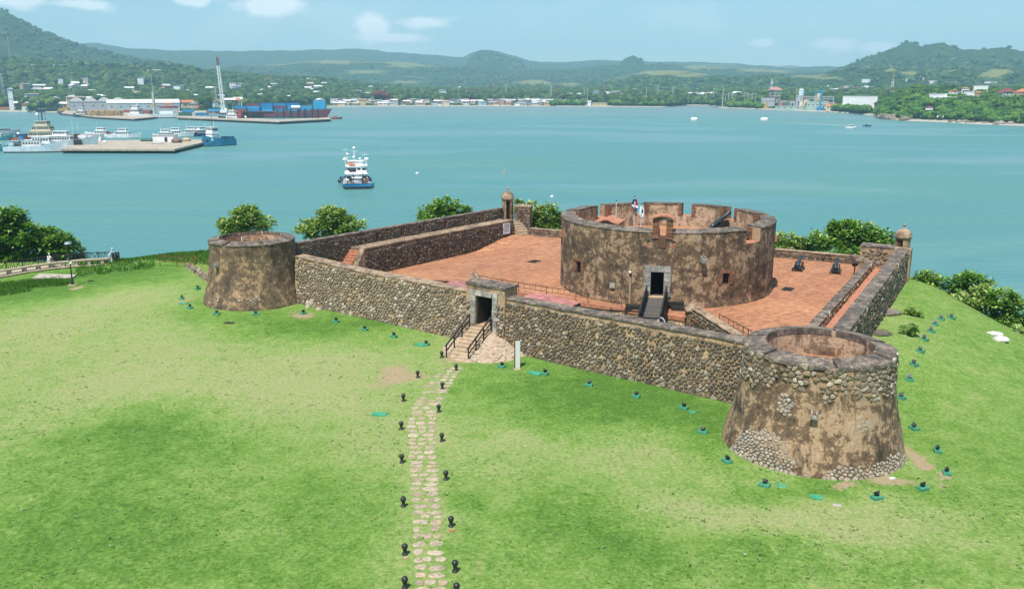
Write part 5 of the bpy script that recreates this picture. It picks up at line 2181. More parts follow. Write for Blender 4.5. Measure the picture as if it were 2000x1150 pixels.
# low lamp on the terrace near the cannon
tlamp = thing('floodlight', 'dark floodlight on a short post at the far end of the right terrace', 'floodlight', at(1668, 538, 2.0))
k = MB()
k.tube((0, 0, 0), (0, 0, .95), .06, n=6)
k.build('post', M['iron'], tlamp, False)
k = MB()
k.box((0, 0, 1.12), (.5, .22, .34), Matrix.Rotation(R(30), 3, 'X'))
k.build('lamp_head', M['iron'], tlamp, False)

# drain grates in the paving
for i, (px, py, lab) in enumerate(((1044, 511, 'dark drain grate in the paving left of the drum'), (1539, 565, 'dark drain grate in the paving right of the drum'))):
    p = at(px, py, terr_z(*at(px, py, 2.0).xy) + .0)
    p.z = terr_z(p.x, p.y)
    g = thing('drain_grate', lab, 'drain grate', (p.x, p.y, p.z + .012), R(52 if i == 0 else 58), 'drain grates in the terrace')
    k = MB()
    for (a, b, w, h) in ((0, .42, 1.3, .06), (0, -.42, 1.3, .06), (.62, 0, .06, .9), (-.62, 0, .06, .9)):
        k.box((a, b, .02), (w, h, .05))
    k.build('frame', M['iron'], g, False)
    k = MB()
    for q in range(10):
        k.box((-.55 + q * .122, 0, .012), (.05, .8, .03))
    k.build('bars', M['iron_rail'], g, False)
    k = MB()
    k.box((0, 0, -.03), (1.25, .85, .07))
    k.build('pit', M['dark'], g, False)

# ================================================================ black timber footbridge to the drum
br = thing('footbridge', 'black timber footbridge with railings leading up to the door of the drum', 'footbridge', (10.6, 64, 2.3))
e1 = dplace(0, .40, 2.93)
e0 = Vector((10.25, 62.6, 2.62))
bdv = (e1 - e0)
bl = bdv.length
bdv.normalize()
bs = Vector((-bdv.y, bdv.x, 0)).normalized()
npl = 40
for i in range(npl):
    a = e0 + bdv * (bl * i / npl + .012)
    b = e0 + bdv * (bl * (i + 1) / npl - .012)
    k = MB()
    u = Vector((0, 0, .05))
    k.hexa([a + bs * .78 - u, a - bs * .78 - u, b - bs * .78 - u, b + bs * .78 - u, a + bs * .78, a - bs * .78, b - bs * .78, b + bs * .78])
    k.build('plank', M['plank'], br)
for sg_ in (-1, 1):
    o = bs * (.80 * sg_)
    k = MB()
    k.bar(e0 + o - Vector((0, 0, .2)), e1 + o - Vector((0, 0, .2)), .14, .26)
    k.build('beam', M['timber_black'], br)
    for (h, w, hh) in ((1.02, .12, .08), (.72, .05, .09), (.42, .05, .09)):
        k = MB()
        k.bar(e0 + o + Vector((0, 0, h)), e1 + o + Vector((0, 0, h)), w, hh)
        k.build('rail', M['timber_black'], br)
    for f in (0, .17, .34, .5, .67, .83, 1):
        q = e0.lerp(e1, f) + o
        k = MB()
        k.box((q.x, q.y, q.z + .42), (.1, .1, 1.2))
        k.build('post', M['timber_black'], br)
for (x, y, z, w) in ((10.2, 70.4, 2.16, 1.0), (14.0, 70.0, 2.16, 1.1), (13.7, 70.5, 2.45, .9)):
    k = MB()
    k.box((x, y, z), (w * 1.4, .75, .32), Matrix.Rotation(R(-12), 3, 'Z'))
    k.build('abutment_block', M['timber_black'], br)
# walkway behind the wall from the gate to the bridge
wk = thing('walkway', 'black railed timber walkway behind the front wall leading to the footbridge', 'walkway', (5, 64, 2))
w0, w1 = fw(14.4, -2.1, 2.0), Vector((11.2, 61.6, 2.62))
k = MB()
k.bar(w0 - Vector((0, 0, .1)), w1 - Vector((0, 0, .1)), 1.5, .12)
k.build('deck', M['plank'], wk)
off = Vector((.615, .789, 0)) * .78
for h in (1.0, .55):
    k = MB()
    k.bar(w0 + off + Vector((0, 0, h)), Vector((9.55, 63.2, 2.62)) + Vector((0, 0, h)), .1, .09)
    k.build('rail', M['timber_black'], wk)
    k = MB()
    k.bar(w0 - off + Vector((0, 0, h)), w1 - off * .7 + Vector((0, 0, h)), .1, .09)
    k.build('rail', M['timber_black'], wk)
for i in range(9):
    f = i / 8
    for q in (w0.lerp(Vector((9.2, 63.4, 2.62)), f) + off * (1 if f < .95 else .9), w0.lerp(w1, f) - off * .85):
        k = MB()
        k.box((q.x, q.y, q.z + .48), (.09, .09, 1.1))
        k.build('post', M['timber_black'], wk)
k = MB()
for i in range(10):
    a0, a1 = math.pi * i / 9, math.pi * (i + 1) / 9
    if i < 9:
        k.bar((10.95 + .28 * math.cos(a0), 61.75, 3.1 + .42 * math.sin(a0)), (10.95 + .28 * math.cos(a1), 61.75, 3.1 + .42 * math.sin(a1)), .08, .08)
k.build('rail_hoop', M['white'], wk)

# pink corrugated roofs behind the wall, each sheet its own
def sheet_roof(label, pts, nsh, z_drop=.05):
    a, b, c, d = pts      # front left, front right, back right, back left
    t = thing('sheet_roof', label, 'roof', (a + c) / 2)
    for i in range(nsh):
        k = MB()
        m_ = 6
        vs = []
        for j in range(m_ + 1):
            f = (i + j / m_) / nsh
            w = .03 * (1 if j % 2 else -1) + (.012 if i % 2 else 0)
            p, q = a.lerp(b, f), d.lerp(c, f)
            vs += [p + Vector((0, 0, w)), q + Vector((0, 0, w)), q + Vector((0, 0, w - .02)), p + Vector((0, 0, w - .02))]
        fs = []
        for j in range(m_):
            for e in range(4):
                fs.append((j * 4 + e, j * 4 + (e + 1) % 4, (j + 1) * 4 + (e + 1) % 4, (j + 1) * 4 + e))
        k.add(vs, fs)
        k.build('roof_panel', M['pink_roof'], t)
    k = MB()
    for (p, q) in ((a, b), (b, c), (d, c)):
        k.bar(p - Vector((0, 0, .12)), q - Vector((0, 0, .12)), .06, .14)
    k.build('frame', M['timber_black'], t)
    k = MB()
    for p in (a, b, c, d):
        k.box((p.x, p.y, p.z / 2), (.1, .1, p.z - .2))
    k.build('post', M['timber_black'], t)


sheet_roof('pink corrugated sheet roof behind the front wall right of the gatehouse', (at(1008, 583, 4.0), at(1105, 602, 4.0), at(1133, 591, 3.9), at(1050, 570, 3.9)), 12)
sheet_roof('sliver of pink sheet roof showing over the wall left of the gatehouse', (at(868, 554, 4.15), at(912, 563, 4.15), at(922, 553, 4.05), at(884, 547, 4.05)), 5)


# thin iron railings on the terrace edge
def iron_rail(label, pts, every, h=.85):
    t = thing('iron_railing', label, 'railing', pts[0])
    k1, k2 = MB(), MB()
    for a, b in zip(pts, pts[1:]):
        k1.bar(a + Vector((0, 0, h)), b + Vector((0, 0, h)), .045, .045)
        k2.bar(a + Vector((0, 0, h - .42)), b + Vector((0, 0, h - .42)), .035, .035)
        n = max(1, round((b - a).length / every))
        for i in range(n):
            q = a.lerp(b, i / n)
            tall = i % 5 == 0
            k = MB()
            lo = -.25 if tall else h - .42
            k.bar(q + Vector((0, 0, lo)), q + Vector((0, 0, h + (.05 if tall else 0))), .05 if tall else .03, .05 if tall else .03)
            k.build('post' if tall else 'baluster', M['iron_rail'], t)
    k1.build('top_rail', M['iron_rail'], t)
    k2.build('lower_rail', M['iron_rail'], t)


def on_terr(x, y):
    return Vector((x, y, terr_z(x, y)))


iron_rail('thin iron railing along the terrace edge above the ditch, left of the footbridge', [on_terr(-3.3, 79.75), on_terr(.6, 76.6), on_terr(6.5, 72.4), on_terr(9.7, 70.3)], .62)
iron_rail('short thin iron railing on the terrace behind the near turret', [on_terr(16.1, 65.4), on_terr(17.2, 61.0), on_terr(17.9, 57.5)], .8)

# ================================================================ stone path across the lawn
EDGE = [(712, 868, 912), (730, 850, 893), (755, 826, 880), (790, 806, 862), (825, 796, 852), (870, 797, 852), (920, 800, 860), (970, 803, 862), (1030, 806, 866), (1090, 808, 872), (1150, 811, 878), (1200, 813, 884)]
LE = [(py, a) for py, a, b in EDGE]
RE = [(py, b) for py, a, b in EDGE]
path = thing('path', 'stepping stone path of flat pale stones leading over the lawn to the steps', None, hit(835, 950))
path['kind'] = 'structure'
mb = MB()
vs = []
ny = 60
for i in range(ny + 1):
    py = 712 + (1200 - 712) * i / ny
    l, r = interp(LE, py), interp(RE, py)
    for f in (0, .33, .67, 1):
        p = hit(lerp(l - 3, r + 3, f), py)
        vs.append((p.x, p.y, p.z - .02 + (.026 if f in (.33, .67) else 0)))
fs = [(i * 4 + j, (i + 1) * 4 + j, (i + 1) * 4 + j + 1, i * 4 + j + 1) for i in range(ny) for j in range(3)]
mb.add(vs, fs, True)
lawn_attr = mb.build('worn_turf', M['lawn'], path)
for nm, v in (('dry', .74), ('soil', 0.36)):
    a = lawn_attr.data.attributes.new(nm, 'FLOAT', 'POINT')
    a.data.foreach_set('value', [v] * len(vs))
rg = random.Random(5)
FLAT = []
for s in range(12):
    q = random.Random(100 + s)
    n = 9
    mbs = MB()
    ang = [2 * math.pi * (i + q.uniform(-.25, .25)) / n for i in range(n)]
    rad = [.5 * q.uniform(.82, 1.08) for _ in range(n)]
    sq = [max(.001, (abs(math.cos(a)) ** 3.2 + abs(math.sin(a)) ** 3.2)) ** (-1 / 3.2) for a in ang]
    lo = [(math.cos(a) * r * s_ * .97, math.sin(a) * r * s_ * .97, -1) for a, r, s_ in zip(ang, rad, sq)]
    hi = [(math.cos(a) * r * s_, math.sin(a) * r * s_, .5 + q.uniform(-.1, .1)) for a, r, s_ in zip(ang, rad, sq)]
    tp = [(math.cos(a) * r * s_ * .82, math.sin(a) * r * s_ * .82, .95 + q.uniform(-.1, .1)) for a, r, s_ in zip(ang, rad, sq)]
    mbs.add(lo + hi + tp, [(k * n + i, k * n + (i + 1) % n, (k + 1) * n + (i + 1) % n, (k + 1) * n + i) for k in (0, 1) for i in range(n)] + [tuple(range(2 * n, 3 * n))], False)
    FLAT.append(mbs.mesh('stone', M['stone_path']))
yw = hit(880, 716).y
y_end = hit(845, 1160).y
y = yw
row = 0


def img_of(x, yy):
    return img(x, yy, ground_z(x, yy))


while y > y_end - 1.2:
    py = img_of(-4, y)[1]
    l, r = hit(interp(LE, py), py), hit(interp(RE, py), py)
    wtot = r.x - l.x
    depth = rg.uniform(.46, .74)
    n = rg.choice([2, 2, 3, 3, 2]) if py > 735 else 3
    cuts_ = sorted(rg.uniform(.75, 1.25) for _ in range(n))
    rg.shuffle(cuts_)
    tot = sum(cuts_)
    x = l.x
    for c in cuts_:
        w = wtot * c / tot
        if rg.random() < .93:
            cx, cy = x + w / 2 + rg.uniform(-.05, .05), y - depth / 2 + rg.uniform(-.07, .07)
            o = bpy.data.objects.new('stone', rg.choice(FLAT))
            COL.objects.link(o)
            adopt(o, path)
            sc = rg.uniform(.80, .97)
            hh = depth * rg.uniform(.66, .90)
            o.location = (cx, cy, ground_z(cx, cy) + .0)
            o.rotation_euler = (0, 0, rg.uniform(-.14, .14) + (math.pi if rg.random() < .5 else 0))
            o.scale = (w * sc, hh, rg.uniform(.022, .04))
        x += w
    y -= depth * 1.02
    row += 1

# ================================================================ bollards
boll = thing('bollard', 'x', 'bollard', (0, 0, 0), 0, 'black ball bollards lining the path')
k = MB()
k.lathe([(.15, -.05), (.15, .05), (.125, .07), (.09, .12), (.085, .20), (.10, .24), (.09, .27)], (0, 0), 16)
k.build('post', M['iron'], boll, False)
k = MB()
k.lathe([(.001, .235)] + [(.155 * math.cos(R(-70 + 160 * i / 12)), .40 + .155 * math.sin(R(-70 + 160 * i / 12))) for i in range(13)], (0, 0), 18, cap=False)
k.build('ball', M['iron'], boll, False)
LB = [(863, 698), (816, 737), (788, 783), (784, 838), (785, 903), (788, 988), (791, 1082), (791, 1147)]
RB = [(891, 724), (864, 760), (857, 804), (863, 861), (871, 936), (881, 1027), (889, 1115), (892, 1160)]
ORD = ['first', 'second', 'third', 'fourth', 'fifth', 'sixth', 'seventh', 'eighth', 'ninth', 'tenth', 'eleventh', 'twelfth', 'thirteenth']
first = True
for nm, lst in (('left', LB), ('right', RB)):
    for i, (px, py) in enumerate(lst):
        lab = 'black ball bollard on the %s edge of the stone path, %s from the steps' % (nm, ORD[i])
        p = hit(px, py)
        if first:
            boll.location, boll['label'], boll.scale = p, lab, (.92, .92, .95)
            first = False
        else:
            copy_tree(boll, p, rg.uniform(0, 6), lab)
for (px, py, lab) in ((883, 1037, 'broken orange brick piece lying at a bollard right of the path'), (792, 1090, 'flat tan brick piece lying at a bollard left of the path')):
    p = hit(px, py)
    k = MB()
    k.box((0, 0, .03), (.22, .14, .08))
    o = k.build('brick_piece', M['tile_red' if px > 850 else 'step'])
    o.location, o.rotation_euler = p, (0, 0, .5)
    tag(o, lab, 'brick piece', kind='thing')

# ================================================================ floodlights in the grass
flood = thing('floodlight', 'x', 'floodlight', (0, 0, 0), 0, 'black floodlights on green blocks round the fort')
k = MB()
k.prism([(-.36, -.26), (.36, -.26), (.36, .26), (-.36, .26)], -.2, .20, zt=None)
k.build('block', M['green_block'], flood, False)
k = MB()
k.box((0, .02, .24), (.10, .08, .10))
k.bar((-.17, .02, .26), (.17, .02, .26), .05, .05)
k.build('bracket', M['iron'], flood, False)
k = MB()
rotm = Matrix.Rotation(R(-52), 3, 'X')
c0 = Vector((0, .02, .40))
k.hexa([c0 + rotm @ Vector(v) for v in ((-.10, -.08, -.11), (.10, -.08, -.11), (.10, .08, -.11), (-.10, .08, -.11), (-.19, -.14, .07), (.19, -.14, .07), (.19, .14, .07), (-.19, .14, .07))])
for f in (-.06, 0, .06):
    k.box(c0 + rotm @ Vector((f, 0, -.12)), (.015, .14, .05), rotm)
k.build('lamp_head', M['iron'], flood, False)
k = MB()
k.box(c0 + rotm @ Vector((0, 0, .075)), (.33, .23, .012), rotm)
k.build('lens', M['glass_lamp'], flood, False)
ROWS = [('round the far turret, %s from the fence', [(386, 565), (355, 584), (371, 602), (423, 614), (500, 615), (593, 613)], CL),
        ('along the wall left of the steps, %s from the turret', [(656, 629), (712, 645), (769, 658), (832, 674)], None),
        ('along the wall right of the steps, %s from the steps', [(980, 717), (1064, 731), (1150, 753), (1242, 775), (1335, 798), (1372, 845)], None),
        ('round the near turret, %s from the front wall', [(1420, 902), (1493, 949), (1712, 973), (1802, 955), (1849, 925), (1831, 882), (1785, 838)], CR),
        ('on the right slope, %s away from the near turret', [(1760, 778), (1776, 742), (1785, 713), (1797, 687), (1805, 664), (1818, 648), (1826, 635), (1838, 624), (1858, 622)], CR)]
first = True
for txt, pts, tgt in ROWS:
    for i, (px, py) in enumerate(pts):
        p = hit(px, py)
        lab = 'floodlight on green block ' + txt % ORD[i]
        if tgt:
            dv = Vector(tgt) - p.xy
        else:
            dv = Vector((-NF.x, -NF.y))
        rz = math.atan2(dv.y, dv.x) - math.pi / 2 + rg.uniform(-.3, .3)
        c = None
        if first:
            flood.location, flood.rotation_euler, flood['label'] = p, (0, 0, rz), lab
            first = False
        else:
            c = copy_tree(flood, p, rz, lab)
        (flood if c is None else c).scale = (.76, .76, .76)

LIDS = [(741, 809, .95, .62, -.1, 'faded green cover plate lying alone in the grass left of the path'), (822, 673, 1.0, .75, -.65, 'green cover plate beside the floodlight nearest the steps on their left'), (1045, 729, 1.0, .75, -.6, 'green cover plate beside a floodlight just right of the white pylon'),
        (1594, 971, .62, .48, -.35, 'bright green cover plate in the grass in front of the near turret'), (1353, 805, .45, .35, -.6, 'small green cover plate near the right end of the front wall'), (358, 593, .8, .6, .1, 'green cover plate in the arc by the far turret')]
for px, py, w, d_, rz, lab in LIDS:
    t = thing('cover_plate', lab, 'cover plate', hit(px, py), rz, 'green cover plates in the lawn')
    k = MB()
    k.box((0, 0, .0), (w, d_, .10))
    k.build('frame', M['green_block'], t, False)
    k = MB()
    k.box((0, 0, .055), (w * .9, d_ * .88, .03))
    k.build('lid', M['green_lid'], t, False)
t = thing('manhole', 'green ring manhole beside the floodlight in front of the near turret', 'manhole', hit(1525, 948), .3)
k = MB()
k.lathe([(.28, -.05), (.28, .04), (.16, .05), (.15, -.05)], (0, 0), 18, cap=False)
k.build('rim', M['green_lid'], t, False)
k = MB()
k.lathe([(.155, -.02), (.01, -.01)], (0, 0), 12, cap=False)
k.build('plug', M['dark'], t, False)
for px, py, lab, w, d_, rz, mt in ((448, 631, 'dark flat drain cover in the lawn before the far turret', .85, .55, -.1, 'iron_rail'), (1635, 987, 'grey flat slab in the grass in front of the near turret', .42, .25, -.3, 'concrete'), (1743, 934, 'small white slab at the foot of the near turret', .32, .18, .4, 'white'),
                                  (1787, 713, 'pale concrete block beside a slope floodlight', .55, .35, .2, 'concrete'), (1010, 722, 'pale slab under pylon sign', .5, .3, .2, 'step')):
    k = MB()
    k.prism([(-w / 2, -d_ / 2), (w / 2, -d_ / 2 * .7), (w / 2 * .9, d_ / 2), (-w / 2, d_ / 2)], -.05, .05)
    o = k.build('slab', M[mt])
    o.location, o.rotation_euler = hit(px, py), (0, 0, rz)
    tag(o, lab, 'slab', kind='thing')
for px, py, w, d_, h, lab in ((1943, 646, 1.25, .55, .28, 'long flat white boulder on the slope under the right hand trees'), (1955, 658, 1.15, .75, .42, 'round white boulder in front of the flat one by the trees')):
    k = MB()
    k.ball((0, 0, h * .35), (w / 2, d_ / 2, h * .7), 3, amp=.28, seed=px, freq=2)
    o = k.build('boulder', M['white'])
    o.data.materials[0] = paint('white_rock', (0.66, 0.65, 0.62), 0.8, 0.15, 5)
    o.location, o.rotation_euler = hit(px, py + 8), (0, 0, -.35)
    tag(o, lab, 'boulder', kind='thing')
for px, py, w, h, lab in ((608, 600, .9, .75, 'pale boulder in the corner where the far turret meets the front wall'), (623, 606, .6, .3, 'flat pale stone beside the corner boulder'), (1735, 612, 2.2, .35, 'flat dark rock outcrop on the slope near rampart'), (1722, 652, 1.6, .3, 'low rock ledge behind the shrub on the slope')):
    k = MB()
    k.ball((0, 0, h * .2), (w / 2, w * .35, h * .75), 3, amp=.5, seed=px, freq=1.8)
    o = k.build('boulder', M['rock' if px < 1000 else 'rock_dark'])
    o.location, o.rotation_euler = hit(px, py), (0, 0, .4)
    tag(o, lab, 'boulder', kind='thing')


# ================================================================ trees and shrubs
def leaf_quad(k, p, d, up, L_, w):
    s = d.cross(up)
    if s.length < 1e-3:
        s = Vector((1, 0, 0))
    s.normalize()
    n = s.cross(d)
    m_ = p + d * (L_ * .55) + n * (L_ * .08)
    e = p + d * L_ - n * (L_ * .06)
    k.v.extend([tuple(p), tuple(m_ - s * w * .5), tuple(e), tuple(m_ + s * w * .5)])
    b = len(k.v) - 4
    k.f.append([b, b + 1, b + 2, b + 3])
    k.mi.append(0)
    k.sm.append(False)


def rosette(k, c, rg, n, rad, L_, up=Vector((0, 0, 1))):
    for _ in range(n):
        th = rg.uniform(0, 2 * math.pi)
        el = rg.uniform(-.35, .95)
        d = Vector((math.cos(th) * math.cos(el), math.sin(th) * math.cos(el), math.sin(el)))
        p = c + d * rad * rg.uniform(.1, .75)
        l_ = L_ * rg.uniform(.7, 1.25)
        dd = (d + Vector((rg.uniform(-.3, .3), rg.uniform(-.3, .3), rg.uniform(-.35, .2)))).normalized()
        leaf_quad(k, p, dd, up, l_, l_ * .62)


def tree(name, label, cat, base, lobes, mat, rg, leaf=.30, dens=1.0, trunk=.2, group=None, lean=0.0, branches=9):
    """lobes: (x, y, z, rx, ry, rz) rounded masses of the crown, in world metres"""
    base = Vector(base)
    t = thing(name, label, cat, base, 0, group)
    k = MB()
    tips = []
    for (x, y, z, rx, ry, rz) in lobes:
        area = (rx * ry + rx * rz + ry * rz)
        n = int(area * 5.2 * dens) + 8
        for i in range(n):
            th = rg.uniform(0, 2 * math.pi)
            cz = rg.uniform(-.55, 1) if rg.random() < .8 else rg.uniform(-1, -.2)
            sr = math.sqrt(max(0, 1 - cz * cz))
            f = rg.uniform(.72, 1.08) + .16 * fbm(math.cos(th) * 2 + x, math.sin(th) * 2 + y, cz * 2, 3)
            c = Vector((x + rx * sr * math.cos(th) * f, y + ry * sr * math.sin(th) * f, z + rz * cz * f))
            rosette(k, c, rg, rg.randint(20, 30), .42 * leaf / .3, leaf)
            if i % max(1, n // 6) == 0:
                tips.append(c)
    k.build('crown', M[mat], t)
    tr = MB()
    low = Vector((base.x, base.y, base.z - .5))
    cen = Vector((sum(l[0] for l in lobes) / len(lobes), sum(l[1] for l in lobes) / len(lobes), sum(l[2] for l in lobes) / len(lobes)))
    fork = low.lerp(cen, .42)
    fork.x = lerp(fork.x, base.x + lean, .3)
    tr.tube(low, fork, trunk, trunk * .7, 8)
    rg.shuffle(tips)
    for c in tips[:branches]:
        mid = fork.lerp(c, .5) + Vector((rg.uniform(-.3, .3), rg.uniform(-.3, .3), rg.uniform(0, .4)))
        tr.tube(fork, mid, trunk * .5, trunk * .3, 6)
        tr.tube(mid, c, trunk * .3, trunk * .1, 5)
    tr.build('trunk', M['bark'], t)
    return t


def P(px, py, Y):
    return at_y(px, py, Y)


def lobes_at(Y, lst):
    """crown masses from how they sit in view: (px, py, half width px, half height px, dY)"""
    out = []
    for (px, py, hw, hh, dy) in lst:
        p = P(px, py, Y + dy)
        s = p.y * CP / 1700 * 1.02
        out.append((p.x, p.y, p.z, hw * s, hw * s * .85, hh * s))
    return out


tg = random.Random(21)


def tree_at(name, label, px, Y, lst, mat, group='sea almond trees round the fort', **kw):
    ls = lobes_at(Y, lst)
    x = P(px, 500, Y).x
    return tree(name, label, 'tree', (x, Y, ground_z(x, Y)), ls, mat, tg, group=group, **kw)


tree_at('almond_tree', 'flat tiered tree rising behind the far round turret', 478, 100, [(478, 426, 34, 12, 0), (458, 438, 34, 9, 0), (508, 437, 26, 9, 0), (480, 414, 22, 8, 0), (480, 446, 50, 10, 1)], 'leaf_pale', leaf=.44)
tree_at('almond_tree', 'spreading tree behind the left rampart close to the far turret', 640, 103, [(650, 428, 34, 15, 0), (622, 446, 40, 14, 0), (678, 441, 34, 13, 0), (645, 458, 52, 14, 1), (648, 418, 24, 9, 0)], 'leaf_pale', leaf=.44)
tree_at('almond_tree', 'rounded green tree behind the middle of the left rampart', 868, 116, [(868, 404, 30, 16, 0), (846, 418, 30, 13, 0), (894, 414, 24, 12, 0), (868, 428, 50, 14, 0)], 'leaf', leaf=.44)
tree_at('almond_tree', 'pale leafy tree between the left sentry box and the drum', 1050, 113, [(1035, 412, 26, 14, 0), (1068, 420, 28, 16, 0), (1090, 434, 22, 16, 0), (1040, 436, 36, 16, 0), (1012, 404, 14, 10, 1), (1060, 444, 50, 14, 1)], 'leaf_pale', leaf=.46, dens=1.1)
tree_at('almond_tree', 'pale leafy tree just right of the drum behind the low rear wall', 1545, 98, [(1535, 474, 26, 16, 0), (1562, 482, 18, 14, 0), (1525, 488, 26, 12, 0), (1560, 494, 40, 10, 1)], 'leaf_pale', leaf=.44)
tree_at('almond_tree', 'large broad tree behind the low rear wall left of the right sentry box', 1660, 96, [(1665, 452, 42, 16, 0), (1630, 468, 44, 18, 0), (1690, 468, 44, 18, 0), (1725, 474, 22, 20, 0), (1655, 486, 70, 14, 0), (1650, 444, 24, 8, 0)], 'leaf', leaf=.46, dens=1.1)
tree_at('almond_tree', 'big dark tree behind the promenade fence at the left edge', 40, 104, [(15, 425, 32, 14, 0), (-20, 450, 60, 40, 0), (40, 460, 45, 26, 0), (90, 470, 40, 22, 1), (120, 480, 30, 20, 0), (60, 495, 70, 24, 2), (135, 500, 26, 18, 1), (-30, 500, 70, 30, 2)], 'leaf_dark', leaf=.5, dens=1.1, trunk=.4, branches=16)
tree_at('almond_tree', 'upright light green tree at the edge of the slope nearest the right rampart', 1815, 84, [(1803, 543, 20, 13, 0), (1828, 555, 26, 16, 0), (1806, 572, 26, 16, 0), (1842, 578, 26, 16, 0), (1820, 590, 34, 12, 0)], 'leaf', leaf=.38, group='wind bent trees on the right slope')
tree_at('almond_tree', 'dark crowned tree on the right slope behind two neighbours', 1888, 82, [(1885, 545, 28, 12, 0), (1908, 556, 28, 15, 0), (1868, 568, 24, 13, 0), (1895, 574, 34, 14, 0)], 'leaf_dark', leaf=.38, group='wind bent trees on the right slope')
tree_at('almond_tree', 'wide pale tree in the middle of the right slope leaning over the sea', 1905, 78.5, [(1900, 588, 40, 15, 0), (1938, 576, 34, 16, 0), (1868, 600, 30, 12, 0), (1918, 608, 42, 14, 0)], 'leaf_pale', leaf=.38, group='wind bent trees on the right slope', branches=14)
tree_at('almond_tree', 'low spreading tree at the right edge above the white boulders', 1972, 77, [(1958, 586, 32, 18, 0), (1988, 602, 30, 17, 0), (1965, 622, 42, 15, 0), (1945, 634, 28, 11, 0), (1998, 630, 22, 12, 0)], 'leaf', leaf=.38, group='wind bent trees on the right slope', branches=14)
tree_at('almond_tree', 'small bright bush cut off by the right edge beside the boulders', 1997, 72, [(1992, 652, 20, 9, 0), (2012, 662, 20, 12, 0)], 'leaf_pale', leaf=.38, group='wind bent trees on the right slope')
for px, py, hw, hh, lab in ((1774, 640, 15, 13, 'dark rounded shrub on the slope beside the right rampart'), (1778, 607, 12, 7, 'thin pale shrub higher on the slope by the rampart corner'), (1790, 612, 9, 5, 'small shrub just right of the thin pale one')):
    b = hit(px, py + hh)
    s = b.y / 1700
    tree('shrub', lab, 'shrub', b, [(b.x, b.y, b.z + hh * s, hw * s, hw * s * .8, hh * s * .9)], 'leaf_dark' if px == 1774 else 'leaf_pale', tg, leaf=.20, dens=2.6, trunk=.06, branches=5, group='shrubs on the right slope')

# ================================================================ lamp post, promenade, fences
lp = thing('lamp_post', 'tall black street lamp with grey domed head on the far left of the lawn', 'street lamp', hit(142, 557))
k = MB()
k.lathe([(.20, -.1), (.20, .06), (.15, .10), (.15, .35), (.10, .5), (.07, .9), (.055, 2.6), (.045, 3.75)], (0, 0), 12)
k.build('post', M['iron'], lp, False)
k = MB()
k.lathe([(.05, 3.75), (.16, 3.82), (.18, 3.95), (.24, 4.15)], (0, 0), 14)
k.build('collar', M['iron'], lp, False)
k = MB()
k.lathe([(.24, 4.15), (.26, 4.30), (.24, 4.36)], (0, 0), 16)
k.build('lantern_glass', M['glass_lamp'], lp, False)
k = MB()
k.lathe([(.36, 4.34), (.34, 4.40), (.20, 4.52), (.02, 4.58)], (0, 0), 16)
k.build('hood', paint('lamp_hood', (0.25, 0.29, 0.33), 0.4, 0.1, 4), lp, False)
k = MB()
k.ball((.12, -.1, 2.35), .15, 2)
k.tube((0, 0, 2.3), (.12, -.1, 2.3), .03)
k.build('side_globe', M['white'], lp, False)
k = MB()
k.box((0, 0, .02), (.75, .75, .12))
k.build('footing', M['step'], lp, False)

PROM = [(-60, 552), (0, 541), (60, 531), (110, 524), (160, 519), (212, 516)]
pp = [hit(a, b) for a, b in PROM]
mb = MB()
vs = []
for i, p in enumerate(pp):
    d = (pp[min(i + 1, len(pp) - 1)] - pp[max(i - 1, 0)]).normalized()
    n = Vector((-d.y, d.x, 0))
    for w in (-.6, 2.2):
        q = p + n * w
        vs.append((q.x, q.y, 0.12 + p.z * .5))
mb.add(vs, [(2 * i, 2 * i + 2, 2 * i + 3, 2 * i + 1) for i in range(len(pp) - 1)])
M['sandy'] = paint('sandy_paving', (0.40, 0.33, 0.235), 0.9, 0.15, 2)
tag(mb.build('promenade', M['sandy']), kind='structure')
bench = thing('bench', 'very long curved concrete bench with stub legs along the promenade', 'bench', pp[2])
k = MB()
for a, b in zip(pp, pp[1:]):
    k.bar(a + Vector((0, .3, .62)), b + Vector((0, .3, .62)), .55, .13)
k.build('seat', M['sandy'], bench)
for a, b in zip(pp[:-1], pp[1:]):
    for f in (.25, .75):
        q = a.lerp(b, f)
        k = MB()
        k.box((q.x, q.y + .3, .28 + q.z), (.35, .4, .6))
        k.build('leg', M['concrete'], bench)
rail = thing('promenade_railing', 'dark timber railing with crossed panels along the promenade edge', 'railing', pp[2] + Vector((0, 2, 0)))
RP = []
for i, p in enumerate(pp):
    d = (pp[min(i + 1, len(pp) - 1)] - pp[max(i - 1, 0)]).normalized()
    RP.append(Vector((p.x, p.y, .1 + p.z * .5)) + Vector((-d.y, d.x, 0)) * 2.0)
RP.append(RP[-1] + Vector((1.0, -.35, -.05)))
for a, b in zip(RP, RP[1:]):
    for h in (1.05, .15):
        k = MB()
        k.bar(a + Vector((0, 0, h)), b + Vector((0, 0, h)), .08, .09)
        k.build('rail', M['timber_black'], rail)
    n = max(1, round((b - a).length / 1.7))
    for i in range(n):
        q0, q1 = a.lerp(b, i / n), a.lerp(b, (i + 1) / n)
        k = MB()
        k.box((q0.x, q0.y, q0.z + .55), (.10, .10, 1.2))
        k.build('post', M['timber_black'], rail)
        s0, s1 = q0.lerp(q1, .48), q1
        for (u, v) in ((.15, 1.05), (1.05, .15)):
            k = MB()
            k.bar(s0 + Vector((0, 0, u)), s1 + Vector((0, 0, v)), .06, .06)
            k.build('cross_brace', M['timber_black'], rail)
        for f in (.12, .24, .36, .48):
            q = q0.lerp(q1, f)
            k = MB()
            k.box((q.x, q.y, q.z + .6), (.05, .05, .9))
            k.build('baluster', M['timber_black'], rail)
e = RP[-1]
